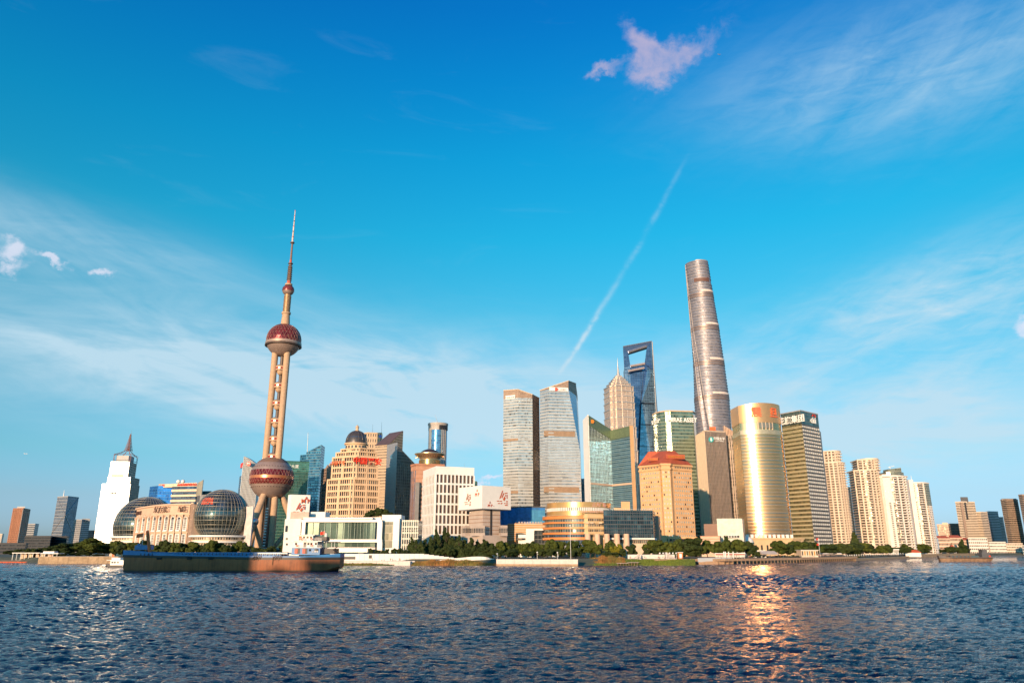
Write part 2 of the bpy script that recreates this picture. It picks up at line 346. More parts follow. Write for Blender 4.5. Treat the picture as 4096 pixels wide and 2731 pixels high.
def make_water():
    nu = 900; us = np.linspace(-1.0, 1.0, nu)
    ys = [3.0]
    while ys[-1] < 45: ys.append(ys[-1]*1.12)
    while ys[-1] < 640: ys.append(ys[-1]*1.0039)
    while ys[-1] < 45000: ys.append(ys[-1]*1.12)
    ys = np.array(ys); Y, U = np.meshgrid(ys, us, indexing='ij'); X = U*(Y+40)
    Z = np.zeros_like(X); DX = np.zeros_like(X); DY = np.zeros_like(X); V2 = np.zeros_like(X)
    sp = np.maximum(Y*.0039, (Y+40)*2.0/nu)
    for k in range(96):
        lam = 10**rng.uniform(-.36, .80); ang = rng.normal(radians(78), .75); kk = 2*pi/lam
        a = (.0150*lam**.9 if lam < 1.5 else .0150*1.5**.9*(1.5/lam)**.7)*rng.uniform(.5, 1.3); ph = rng.uniform(0, 2*pi)
        att = np.clip((lam/sp-1.9)/1.4, 0, 1)*np.clip((2500-Y)/1500, 0, 1)
        q = kk*(X*cos(ang)+Y*sin(ang))+ph; sq, cq = np.sin(q), np.cos(q)
        Z += a*(sq+.18*np.cos(2*q))*att; DX -= .9*a*cq*cos(ang)*att; DY -= .9*a*cq*sin(ang)*att; V2 += .5*(a*kk*att)**2
    full = V2[40:80].mean(); gain = np.clip(np.sqrt(full/np.maximum(V2, full*.02)), 1, 5)*np.clip((3000-Y)/2400, 0, 1)
    gust = .80+.30*np.sin(X*.021+1.3*np.sin(Y*.013))*np.sin(Y*.027+1.1+.7*np.sin(X*.011))+.16*np.sin(X*.09+2*np.sin(Y*.05))*np.sin(Y*.11)
    gust = gust*gain*np.clip(.60+Y*.0020, 0, 1.05); Z *= gust; DX *= gust; DY *= gust
    co = np.stack([X+DX, Y+DY, Z], -1).reshape(-1, 3).astype(np.float32); nr = len(ys)
    i = np.arange(nr-1)[:, None]*nu+np.arange(nu-1)[None, :]; q = np.stack([i, i+1, i+nu+1, i+nu], -1).reshape(-1, 4)
    me = bpy.data.meshes.new('river_water'); me.vertices.add(len(co)); me.vertices.foreach_set('co', co.ravel())
    me.loops.add(q.size); me.loops.foreach_set('vertex_index', q.ravel().astype(np.int32))
    me.polygons.add(len(q)); me.polygons.foreach_set('loop_start', np.arange(0, q.size, 4, dtype=np.int32)); me.polygons.foreach_set('use_smooth', np.ones(len(q), bool))
    me.update(calc_edges=True); me.materials.append(water_mat())
    o = bpy.data.objects.new('river_water', me); C.objects.link(o); o['kind'] = 'structure'; o['label'] = 'choppy dark blue river water'
make_water()
GZ = 3.6
shore_px = [(-2600, 2246), (-900, 2246), (0, 2248), (110, 2251), (260, 2254), (480, 2253), (1000, 2256), (1330, 2258), (1640, 2261), (2000, 2262), (2310, 2263), (2620, 2260), (2850, 2256), (3100, 2250), (3430, 2241), (3560, 2233), (3640, 2229.5), (3760, 2224), (3900, 2221), (4096, 2219.5), (4600, 2218), (7000, 2217)]
shore = [(Xp(x, y, Yw(y)), Yw(y)) for x, y in shore_px]
def shore_y(X):
    for (a, b), (c, d) in zip(shore, shore[1:]):
        if a <= X <= c: return b+(d-b)*(X-a)/(c-a)
    return 700
def SY(x, d=0.0):                                     # distance of the waterline in view column x, plus d
    for (xa, ya), (xb, yb) in zip(shore_px, shore_px[1:]):
        if xa <= x <= xb: return Yw(ya+(yb-ya)*(x-xa)/(xb-xa))+d
    return 1400+d
GROUND = mat('ground', (.10, .11, .07), .9, var=.25, vs=.05)
g = MB(); n = len(shore)
for (a, b), (c, d) in zip(shore, shore[1:]):
    g.face([(a, b+3, -2), (c, d+3, -2), (c, d+20, GZ), (a, b+20, GZ)]); g.face([(a, b+20, GZ), (c, d+20, GZ), (c*60, d+45000, GZ), (a*60, b+45000, GZ)])
g.build('ground', GROUND, kind='structure')
PAVE = mat('bund_paving', (.30, .27, .24), .8, var=.12)
MB().prism([(-900, -400), (900, -400), (900, 2.6), (-900, 2.6)], -2, 7.4).build('bund_promenade', PAVE, kind='structure')

# ------------------------------------------------------------------ river walls and banks
STW = mat('quay_stone', (.36, .25, .15), .8, var=.25, vs=.35)
WALLW = mat('white_quay_stone', (.66, .58, .53), .7, var=.10, vs=.4)
GRASS = mat('bank_grass', (.09, .13, .025), .9, var=.35, vs=.6)
REEDM = mat('reed', (.17, .14, .035), .9, var=.4, vs=.15, rnd=0)
REEDO = mat('dry_reed', (.30, .14, .04), .9, var=.4, vs=.2)
def wall_run(name, label, x0, x1, ytop, yw0, yw1, m_, th=3.0, z0=-1.5, group=None, coping=None, block=None):
    """a river wall between two view columns: blocks side by side with joints, one object per wall"""
    Y0, Y1 = Yw(yw0), Yw(yw1); A, B = Vector((Xp(x0, yw0, Y0), Y0)), Vector((Xp(x1, yw1, Y1), Y1)); e = B-A; L = e.length; d = e/L; nn = Vector((-d.y, d.x))
    zt = Zp(ytop, (Y0+Y1)/2); r = thing(name, label, 'wall', (A.x, A.y, 0), group); nb = max(2, int(L/(block or 9)))
    me = MB().box((0, th/2, (zt+z0)/2), (L/nb-.12, th, zt-z0)).mesh('wall_block', m_)
    for k in range(nb): c = A+e*((k+.5)/nb); inst(me, 'wall_block', r, (c.x, c.y, 0), atan2(e.y, e.x), 0).location.z = 0
    c = A+e*.5+nn*(th/2+.2); MB().box((c.x, c.y, (zt+z0)/2-.2), (L, th-.3, zt-z0-.1), atan2(e.y, e.x)).build('wall_core', m_, r)
    if coping:
        c = A+e*.5+nn*(th/2); MB().box((c.x, c.y, zt+.15), (L+.2, th+.3, .3), atan2(e.y, e.x)).build('coping', coping, r)
    return r, A, B, zt
wall_run('river_wall', 'brown stone river wall below the big trees at left', 150, 470, 2226, 2253.5, 2253, STW, coping=CONC, block=6)
wall_run('river_wall', 'pale stone river wall behind the stern of the cargo ship', 1290, 1640, 2243, 2258.5, 2261, WALLW, block=7)
wall_run('river_wall', 'long low white river wall left of the grassy bank', 1985, 2312, 2238, 2262.3, 2263, WALLW, coping=WSTONE, block=5)
# stone footing with dark gaps under the white wall
r, A, B, zt = wall_run('wall_footing', 'weathered stone footing row at the waterline under the white wall', 1985, 2312, 2255, 2262.9, 2263.6, STW, th=1.2, block=3.2)
# terrace of the white museum: upper wall and ramp
def slab(name, label, pts, z0, z1, m_, cat='terrace', kind=None):
    o = MB().prism(pts, z0, z1).build(name, m_, o=(pts[0][0], pts[0][1], z0)); return tag(o, label, cat, kind=kind)
def q(x, Y, y=2250): return (Xp(x, y, Y), Y)
tr = thing('riverside_terrace', 'long white stone terrace with ramp in front of the glass hall', 'terrace', (Xp(1600, 2240, 484), 484, GZ))
Yt = 484
zt1, zt2 = Zp(2214, Yt), Zp(2243, Yt)
nb = 26
for k in range(nb):
    a, b = 1318+(1835-1318)*k/nb, 1318+(1835-1318)*(k+1)/nb
    za = zt1 if b < 1700 else zt1-(b-1700)/140*(zt1-Zp(2232, Yt))
    MB().prism([q(a, Yt), (q(b, Yt)[0]-.08, Yt), (q(b, Yt+14)[0]-.08, Yt+14), q(a, Yt+14)], -.5, [za, za, za, za]).build('stone_panel', WSTONE, tr)
MB().prism([q(1322, Yt-.25), q(1420, Yt-.25), q(1420, Yt), q(1322, Yt)], Zp(2236, Yt), Zp(2225, Yt)).build('dark_opening', DARK, tr)
MB().prism([q(1474, Yt-.25), q(1486, Yt-.25), q(1486, Yt), q(1474, Yt)], Zp(2232, Yt), Zp(2219, Yt)).build('dark_opening', DARK, tr)
# ramp that climbs to the right
nb = 14
for k in range(nb):
    a, b = 1690+(1990-1690)*k/nb, 1690+(1990-1690)*(k+1)/nb
    f = lambda x: Zp(2245-20*min(1, (x-1690)/200) if x < 1940 else 2225+14*(x-1940)/50, 478)
    MB().prism([q(a, 476), (q(b, 476)[0]-.08, 476), (q(b, 481)[0]-.08, 481), q(a, 481)], -1, [f(a), f(b), f(b), f(a)]).build('ramp_panel', WSTONE, tr)
MB().prism([q(1318, 472.5), q(1660, 471), q(1660, 484), q(1318, 484)], -1, Zp(2242, 474)).build('lower_walk', WALLW, tr)
# small benches / lamps posts on the walk (dark)
BENCH = mat('bench_wood', (.06, .04, .03), .6)
for x in (1532, 1578, 1632, 1680, 1728, 1782, 1840):
    Xb = Xp(x, 2240, 473); r = thing('bench', 'dark bench on the pale walk below the white terrace', 'bench', (Xb, 473, Zp(2242, 474)), 'benches along the terrace walk')
    MB().box((Xb, 473, Zp(2242, 474)+.5), (2.4, .6, .12)).build('seat', BENCH, r)
    for s in (-1, 1): MB().box((Xb+s*.9, 473, Zp(2242, 474)+.22), (.15, .5, .44)).build('leg', BENCH, r)
# pale wall panels of the right stair terrace
slab('raised_terrace', 'pale stone terrace wall with stairs above the reed bank', [q(2512, 492), q(2700, 489), q(2700, 500), q(2512, 503)], 0, Zp(2217, 491), WALLW)
st = thing('stairway', 'flight of pale steps at the right end of the raised terrace', 'stairs', (Xp(2700, 2230, 487), 487, GZ))
for k in range(8): MB().box((Xp(2700-5*k, 2230, 487), 487, (GZ+.2+k*.55)/2), (1.0, 4, GZ+.2+k*.55)).build('step', WALLW, st)
st = thing('stairway', 'flight of pale steps at the left end of the raised terrace', 'stairs', (Xp(2520, 2230, 490), 490, GZ))
for k in range(8): MB().box((Xp(2560-5*k, 2230, 489), 489, (6.2-k*.5)/2), (1.0, 4, 6.2-k*.5)).build('step', WALLW, st)

def reeds(name, label, x0, x1, Ya, Yb, hfun, n, mats, zf, w=.35):
    """one mass of reed blades on a sloping bank"""
    V = []; Fc = []; mi = []
    for k in range(n):
        t = random.random(); x = x0+(x1-x0)*t; s = random.random(); Y = Ya+(Yb-Ya)*s; X = Xp(x, 2250, Y); z = zf(s); h = hfun(t)*random.uniform(.55, 1.1); a = random.uniform(-.6, .6); l = random.gauss(0, .25)*h
        i = len(V); ww = w*random.uniform(.5, 1.3)
        V += [(X-ww*cos(a), Y-ww*sin(a), z-.2), (X+ww*cos(a), Y+ww*sin(a), z-.2), (X+l+.05, Y+random.gauss(0, .1)*h, z+h)]; Fc.append((i, i+1, i+2)); mi.append(0 if random.random() < .5+.45*sin(t*9+name.__len__()) else 1)
    me = bpy.data.meshes.new(name); me.from_pydata(V, [], Fc)
    for m_ in mats: me.materials.append(m_)
    me.polygons.foreach_set('material_index', mi); o = bpy.data.objects.new(name, me); C.objects.link(o); tag(o, label, 'reeds', kind='stuff')
def bank(name, label, pts, m_): # pts: list of (x, Yw, Yback, zback)
    g = MB()
    for a, b in zip(pts, pts[1:]):
        g.face([(*q(a[0], a[1]), -.6), (*q(b[0], b[1]), -.6), (*q(b[0], b[2]), b[3]), (*q(a[0], a[2]), a[3])])
    tag(g.build(name, m_, kind='structure'), label)
bank('reed_bank', 'earth bank under the dry reeds before the ramp', [(1560, 468, 476, .8), (1700, 464, 475, 1.6), (1850, 463, 475, 2.4), (1990, 463, 474, 1.0)], GRASS)
reeds('reed_bed', 'orange brown reeds at the waterline below the white ramp', 1640, 1985, 464, 474, lambda t: 1.0+1.5*sin(pi*min(1, t*1.15))*(1+.35*sin(t*31)), 5200, [REEDM, REEDO], lambda s: -.2+1.6*s)
reeds('shore_grass', 'thin dark grass at the waterline behind the ship stern', 1330, 1650, 466, 471.5, lambda t: 1.1, 1500, [REEDM, GRASS], lambda s: -.2+.8*s)
bank('grass_bank', 'green grassy river bank right of the white wall', [(2311, 462, 484, 3.2), (2440, 463, 487, 3.6), (2620, 466, 490, 3.6), (2760, 470, 490, 3.6)], GRASS)
reeds('reed_bed', 'tall green and rust reeds on the bank below the round mall', 2360, 2500, 468, 484, lambda t: 1.4+1.5*sin(pi*t)*(1+.4*sin(t*23)), 6500, [REEDM, REEDO], lambda s: .3+2.6*s)
reeds('shore_grass', 'bright green grass along the waterline of the bank', 2311, 2780, 463, 482, lambda t: 1.0, 7000, [GRASS, mat('fresh_grass', (.13, .17, .02), .9, var=.3, vs=.5)], lambda s: -.1+3.0*s)

# ------------------------------------------------------------------ boardwalk with piles
DECK = mat('deck_wood', (.42, .27, .17), .8, var=.2, vs=.8)
PILE = mat('wet_pile', (.24, .16, .10), .8, var=.3, vs=.8)
bw = thing('boardwalk', 'long timber boardwalk on piles along the right bank', 'boardwalk', (Xp(3000, 2250, 500), 500, GZ))
pts = []
for x, y in [(2620, 2259), (2700, 2258.5), (2800, 2256.5), (2900, 2255.5), (3000, 2253.5), (3100, 2251), (3200, 2248.5), (3300, 2245.5), (3430, 2241.5)]:
    Y = Yw(y)-1.5; pts.append((Xp(x, y, Y), Y))
dk = MB()
for (a, b), (c, d) in zip(pts, pts[1:]):
    e = Vector((c-a, d-b)); L = e.length; rz = atan2(e.y, e.x); n_ = max(1, int(L/4.5))
    me = MB().box((0, -.1, -.25), (L/n_-.06, .5, 1.5)).mesh('fascia_board', DECK); mp = MB().tube((0, 0, -4), (0, 0, 0), .38, n=8).mesh('pile', PILE)
    mr = MB().box((0, 0, .55), (.12, .12, 1.1)).mesh('railing_post', DGREY)
    for k in range(n_):
        t = (k+.5)/n_; p = (a+e.x*t, b+e.y*t)
        inst(me, 'fascia_board', bw, (p[0], p[1], GZ-.6), rz); inst(mp, 'pile', bw, (a+e.x*k/n_, b+e.y*k/n_+.6, GZ-.9)); inst(mr, 'railing_post', bw, (p[0], p[1]+.3, GZ-.2), rz)
    dk.prism([(a, b), (c, d), (c, d+9), (a, b+9)], GZ-.5, GZ-.15)
    MB().box(((a+c)/2, (b+d)/2+.3, GZ+.9), (L, .1, .1), rz).build('handrail', DGREY, bw)
dk.build('deck', DECK, bw)
# white landing stage and right far quay
slab('landing_stage', 'white concrete landing stage before the white pergola', [q(2792, SY(2792, -4)), q(2930, SY(2930, -4)), q(2930, SY(2930, 6)), q(2792, SY(2792, 6))], 1.6, 4.1, WHITE, 'landing stage')
ls = thing('timber_fender', 'brown plank fender under the white landing stage', 'fender', (Xp(2860, 2250, SY(2860, -3)), SY(2860, -3), 0))
for k in range(24): xk_ = 2794+137*(k+.5)/24; MB().box((Xp(xk_, 2250, SY(xk_, -3)), SY(xk_, -3), .5), (.8, .3, 3)).build('plank', DECK, ls)
wall_run('river_wall', 'long brown quay wall right of the boardwalk', 3425, 3640, 2228, 2241.5, 2229.8, STW, coping=CONC, block=12)
wall_run('river_wall', 'distant low quay wall behind the right barge', 3640, 3900, 2213, 2229.2, 2221.2, STW, block=20)
# ================================================================== BUILDINGS, left to right
def simple_tower(name, label, cs, glass, band=None, fh=4.0, bf=.35, bd=.25, depth=None, ztop=None, z0=GZ, roof=None, cat='tower', pier=None, group=None, parapet=2.0):
    poly = foot(cs, depth); zt = ztop or px(*cs[min(1, len(cs)-1)])[1]
    r = bldg(name, label, poly, z0, cat, group)
    MB().prism(poly, z0, zt).build('glass_walls' if band is not None else 'walls', glass, r)
    if band is not None:
        n = max(2, int(round((zt-z0)/fh))); floors(r, poly, z0, zt, n, bf, bd, band)
        MB().prism(outset(poly, bd+.1), zt-parapet*.2, zt+parapet).build('parapet', roof or band, r)
    if pier:
        for i, n, wd, d, m_ in pier: p, e = edge(poly, i); piers(r, p, e, z0, zt, n, wd, d, m_)
    return r, poly, zt
# -- far left blocks
CW_GREY = curtain('grey_curtain', [(.10, .12, .15), (.16, .18, .20), (.06, .07, .08)], 3.6, 2.2, (.20, .19, .18), .3, .2, .15, .4)
SHADEC = mat('shade_dark_cladding', (.035, .035, .04), .6); CW_SHADE = curtain('shade_dark_curtain', [(.03, .035, .04), (.05, .055, .06), (.02, .02, .02)], 4, 2.2, (.04, .04, .045), .3, .2, .2, .3)  # near-black colours paint in the shade lying over the low left blocks
CW_BLUE = curtain('blue_curtain', [(.10, .24, .42), (.14, .30, .48), (.06, .13, .24)], 4, 1.6, (.12, .2, .3), .14, .1, .06, .75)
CW_DKBLUE = curtain('dark_blue_curtain', [(.05, .10, .16), (.09, .15, .21), (.03, .05, .08)], 4, 1.8, (.13, .15, .18), .16, .12, .07, .7)
r, p, z = simple_tower('apartment_tower', 'far pale tower at the left edge of the skyline', [(-8, 2135, 2600), (9, 2136, 2600), (16, 2138, 2640)], CW_GREY, CREAM, 3.6, .5)
r, p, z = simple_tower('office_tower', 'red brown tower with sunlit orange face at far left', [(53, 2037, 1400), (93, 2035, 1392), (122, 2033, 1440)], curtain('red_tower_glass', [(.20, .12, .08), (.12, .08, .06), (.3, .2, .12)], 3.6, 2.4, (.24, .10, .05), .45, .25, .2, .3), mat('dark_brick', (.30, .125, .07), .6), 3.7, .45, .3, pier=[(0, 6, 1.2, .3, BRICK), (1, 4, 1.5, .3, GREY)])
MB().prism(foot([(67, 2037, 1400), (98, 2037, 1400)], 22), z, z+5).build('roof_house', GREY, r)
simple_tower('office_block', 'grey stepped block right of the red brown tower', [(107, 2094, 1520), (140, 2097, 1515), (155, 2099, 1540)], CW_GREY, GREY, 3.8, .4)
simple_tower('office_block', 'low dark block behind the trees at far left', [(-30, 2176, 1000), (102, 2176, 990), (112, 2178, 1060)], CW_SHADE, SHADEC, 4, .45, cat='building')
simple_tower('office_block', 'low wide dark block below the blue grey tower', [(101, 2143, 1150), (203, 2147, 1140), (212, 2149, 1200)], CW_SHADE, SHADEC, 4, .45, cat='building')
simple_tower('office_block', 'low dark block left of the white tower', [(203, 2146, 1180), (268, 2148, 1170), (276, 2150, 1240)], CW_SHADE, SHADEC, 4, .45, cat='building')
r, p, z = simple_tower('office_tower', 'slim blue grey glass tower with diagonal braces and white spire', [(230, 1988, 1900), (272, 1986, 1880), (315, 1990, 1925)], curtain('slate_curtain', [(.12, .17, .24), (.15, .20, .27), (.09, .13, .18)], 4.2, 3, (.26, .26, .27), .2, .12, .12, .5), GREY, 8.4, .10, .2)
for i in (0, 1):
    a, b = edge(p, i); nn = Vector(((b-a).y, -(b-a).x)).normalized()*.5; hh = (z-GZ)/3
    for k in range(3):
        A, B = (a, b) if (k+i) % 2 else (b, a)
        MB().tube((A.x+nn.x, A.y+nn.y, GZ+hh*k), (B.x+nn.x, B.y+nn.y, GZ+hh*(k+1)), .55, n=5).build('brace', STEEL, r)
cx_ = Vector(p[1])*.6+Vector(p[3])*.4
MB().tube((Xp(253, 1985, 1895), 1897, z), (Xp(255, 1962, 1895), 1897, Zp(1960, 1895)), 1.6, .4, 8).build('spire', WHITE, r)
r, p, z = simple_tower('office_block', 'two part grey block beside the blue grey tower', [(297, 2083, 1500), (327, 2080, 1490), (361, 2077, 1520)], CW_GREY, GREY, 3.8, .45, pier=[(0, 5, 1.3, .4, GREY)])
MB().prism(foot([(329, 2074, 1500), (360, 2074, 1505)], 20), z-1, Zp(2073, 1500)).build('tower_half', GREY, r)
simple_tower('office_block', 'small dark block just left of the white tower', [(352, 2122, 1560), (380, 2124, 1560)], CW_GREY, DGREY, 4, .4, depth=30, cat='building')

# -- white mirror tower with lattice crown
WMIRR = curtain('white_mirror_glass', [(.80, .82, .82), (.72, .76, .78), (.66, .70, .72)], 4.0, 3.2, (.50, .52, .53), .14, .10, .36, .55, .03, rv=.06)
WSIDE = curtain('stone_side_glass', [(.20, .17, .13), (.14, .12, .10), (.25, .22, .18)], 4.0, 2.5, (.24, .20, .15), .4, .3, .3, .1)
Yf = 1290
def wt(x0, x1, xs, y, z0, zt, r, nm):
    a = (Xp(x0, y, Yf), Yf); b = (Xp(x1, y, Yf+(x1-x0)*.042), Yf+(x1-x0)*.042); s = (Xp(xs, y, Yf+42), Yf+42); poly = [a, b, s, (a[0]+s[0]-b[0], a[1]+s[1]-b[1])]
    m_ = MB(); m_.cm = 0; L = 0
    for i in range(4):
        j = (i+1) % 4; d = (Vector(poly[j])-Vector(poly[i])).length; m_.cm = 0 if i in (0, 3) else 1
        m_.face([(*poly[i], z0), (*poly[j], z0), (*poly[j], zt), (*poly[i], zt)], [(L, z0), (L+d, z0), (L+d, zt), (L, zt)]); L += d
    m_.cm = 1; m_.face([(*p_, zt) for p_ in poly]); m_.build(nm, [WMIRR, WSIDE], r); return poly
zA, zB, zC = Zp(1845, Yf), Zp(1906, Yf), Zp(1934, Yf)
r = thing('office_tower', 'gleaming white mirror tower with red lattice mast on top', 'tower', (Xp(460, 2100, Yf), Yf+20, GZ))
wt(408, 523, 560, 1934, GZ, zC, r, 'lower_shaft'); wt(431, 523, 560, 1906, zC, zB, r, 'middle_shaft'); pt = wt(443.5, 519, 549, 1845, zB, zA, r, 'upper_shaft')
pw_ = foot([(408, 1934, Yf-.2), (523, 1934, Yf+4.6)], 30)
WBAND = mat('white_band', (.46, .47, .48), .7, var=.05); a_, b_ = edge(pw_, 0)
for k in range(17): c_ = (a_+b_)/2; MB().box((c_.x, c_.y-.15, GZ+4.5*k+2), ((b_-a_).length-.6, .5, .55), atan2((b_-a_).y, (b_-a_).x)).build('floor_band', WBAND, r)
for (x0, x1, y, nm) in ((445, 492, 1903, 'terrace_recess'),):
    MB().prism(foot([(x0, y, Yf-.3), (x1, y, Yf+1.7)], 3), Zp(1905.5, Yf), Zp(1897, Yf)).build(nm, CREAM, r)
for x in (443, 456): MB().prism(foot([(x, 1970, Yf-.3), (x+5, 1970, Yf-.2)], 2), Zp(1973, Yf), Zp(1968, Yf)).build('open_window', GREY, r)
hz = Zp(1819, Yf); ph = foot([(466, 1830, Yf+5), (515, 1830, Yf+7), (537, 1830, Yf+34)]); MB().prism(ph, zA, hz).build('penthouse', GREY, r)
LAT = mat('lattice_paint', (.22, .10, .09), .6)
cr = outset(ph, 3.5); ctr = Vector((Xp(514, 1800, Yf+20), Yf+20)); ap = Zp(1802, Yf+15)
lat = MB()
for i in range(4):
    a, b = cr[i], cr[(i+1) % 4]
    for off in (0, 1.6):
        lat.tube((a[0]+off, a[1], zA), (a[0]+off, a[1], hz+2), .28, n=4)
    for k in range(6): lat.tube((a[0], a[1], zA+(hz-zA)*k/6), (a[0]+1.6, a[1], zA+(hz-zA)*(k+1)/6), .2, n=4)
    lat.tube((a[0], a[1], hz+2), (b[0], b[1], hz+2), .28, n=4); lat.tube((a[0], a[1], zA+3), (b[0], b[1], zA+3), .22, n=4)
    for t0 in range(5):
        t = t0/5; u_ = (t0+1)/5
        f = lambda t: Vector((a[0]+(ctr.x-a[0])*t, a[1]+(ctr.y-a[1])*t, hz+2+(ap+3-hz)*t**1.6))
        lat.tube(f(t), f(u_), .38, n=4); lat.tube(f(t)-Vector((0, 0, 2.2)), f(u_), .22, n=4); lat.tube(f(t)-Vector((0, 0, 2.2)), f(u_)-Vector((0, 0, 2.2*(1-u_))), .25, n=4)
lat.build('crown_lattice', LAT, r)
ms = MB(); zt = Zp(1738, Yf+20); nS = 12
for k in range(nS):
    z0, z1 = ap+(zt-ap)*k/nS, ap+(zt-ap)*(k+1)/nS; w0, w1 = 4.2*(1-k/nS)**1.3+.7, 4.2*(1-(k+1)/nS)**1.3+.7
    for sx_, sy_ in ((-1, -1), (1, -1), (1, 1), (-1, 1)):
        ms.tube((ctr.x+sx_*w0, ctr.y+sy_*w0, z0), (ctr.x+sx_*w1, ctr.y+sy_*w1, z1), .3, n=4); ms.tube((ctr.x+sx_*w0, ctr.y+sy_*w0, z0), (ctr.x-sx_*w1, ctr.y+sy_*w1, z1), .22, n=4)
    ms.box((ctr.x, ctr.y, z1), (2*w1+.8, 2*w1+.8, .35))
ms.tube((ctr.x, ctr.y, ap), (ctr.x, ctr.y, zt+2), .5, n=5); ms.build('mast', LAT, r); MB().tube((ctr.x+1, ctr.y, zt), (ctr.x+1, ctr.y, Zp(1716, Yf+20)), .3, .12, 5).build('antenna', STEEL, r)

# -- convention hall with two glass globes
GLOBE = curtain('globe_glass', [(.10, .14, .15), (.07, .10, .10), (.14, .18, .19)], 2.2, 2.0, (.10, .11, .10), .06, .06, .03, .8, .03)
GLOBER = mat('globe_red', (.65, .10, .04), .3, .2)
MULL = mat('globe_mullion', (.42, .38, .30), .5, .3)
hall = thing('convention_hall', 'peach stone hall with arched windows and two glass globes', 'hall', (Xp(760, 2200, 640), 650, GZ))
def globe(xc, yc, Y, rpx, ycut, ybase, xl, xr, red=False):
    Xc, Zc = px(xc, yc, Y+rpx/3000*Y); R = rpx/3005*Y*1.02; Yc = Y+R; zc = Zp(ycut, Y)
    a0 = math.asin(max(-1, (zc-Zc)/R)); prof = [(R*cos(a0+(pi/2-a0)*k/28), Zc+R*sin(a0+(pi/2-a0)*k/28)) for k in range(29)]
    prof[-1] = (1e-7, Zc+R); gl = MB().lathe(prof, 56, (Xc, Yc), um=R).build('globe', GLOBE, hall, smooth=True)
    nM = 44; me = MB()
    for k in range(28):
        (r0, z0), (r1, z1) = prof[k], prof[k+1]; me.tube((r0+.06, 0, z0-Zc), (r1+.06, 0, z1-Zc), .10, n=4, cap=False)
    rib = me.mesh('meridian_rib', MULL)
    for k in range(nM): inst(rib, 'meridian_rib', gl, (Xc, Yc, Zc), 2*pi*k/nM)
    for k in range(1, 27, 2):
        rr, zz = prof[k]; MB().lathe([(rr-.05, zz-.08), (rr+.12, zz-.08), (rr+.12, zz+.08), (rr-.05, zz+.08)], 64, (Xc, Yc)).build('ring_rib', MULL, gl)
    if red:                                                        # red panels near the top left
        pm = MB(); 
        for i in range(11):
            for j in range(5):
                if (i+j*2) % 9 == 8: continue
                t0 = -pi/2-.62+i*.055-.02*j; e0 = .40+j*.062
                f = lambda t, e: (Xc+(R+.05)*cos(e)*cos(t), Yc+(R+.05)*cos(e)*sin(t), Zc+(R+.05)*sin(e))
                MB().face([f(t0, e0), f(t0+.05, e0), f(t0+.05, e0+.056), f(t0, e0+.056)]).build('red_pane', GLOBER, gl)
    # ring base
    rb = R*.985
    zb = [Zp(y_, Y) for y_ in ybase]
    b_ = MB().lathe([(rb, GZ), (rb, zb[0]-1)], 64, (Xc, Yc)).build('globe_base', CREAM, hall)
    MB().lathe([(0.01, zb[0]+.9), (rb+2.2, zb[0]+.4), (rb+2.2, zb[0]-1.0), (rb, zb[0]-1.0)], 64, (Xc, Yc)).build('cornice', WHITE, b_)
    MB().lathe([(rb, zb[2]), (rb+1.6, zb[2]), (rb+1.6, zb[2]-1.2), (rb, zb[2]-1.2)], 64, (Xc, Yc)).build('cornice', WHITE, b_)
    MB().lathe([(rb, zb[4]), (rb+1.2, zb[4]), (rb+1.2, zb[4]-1.0), (rb, zb[4]-1.0)], 64, (Xc, Yc)).build('cornice', WHITE, b_)
    for zz0, zz1 in ((zb[1], zb[0]-1.2), (zb[3], zb[2]-1.4)):
        me = MB().box((0, 0, 0), (2*pi*rb/64*.62, .4, (zz1-zz0)*.8)).mesh('window', GLASSW)
        for k in range(64):
            t = 2*pi*(k+.5)/64
            if sin(t) < .35: inst(me, 'window', b_, (Xc+rb*cos(t), Yc+rb*sin(t), (zz0+zz1)/2), t+pi/2)
    return Xc, Yc, R
globe(580, 2104, 700, 116, 2143, [2145, 2158, 2163, 2178, 2182], 0, 0)
Xc2, Yc2, R2 = globe(885, 2063, 615, 105, 2136, [2141, 2158, 2163, 2178, 2181], 0, 0, True)
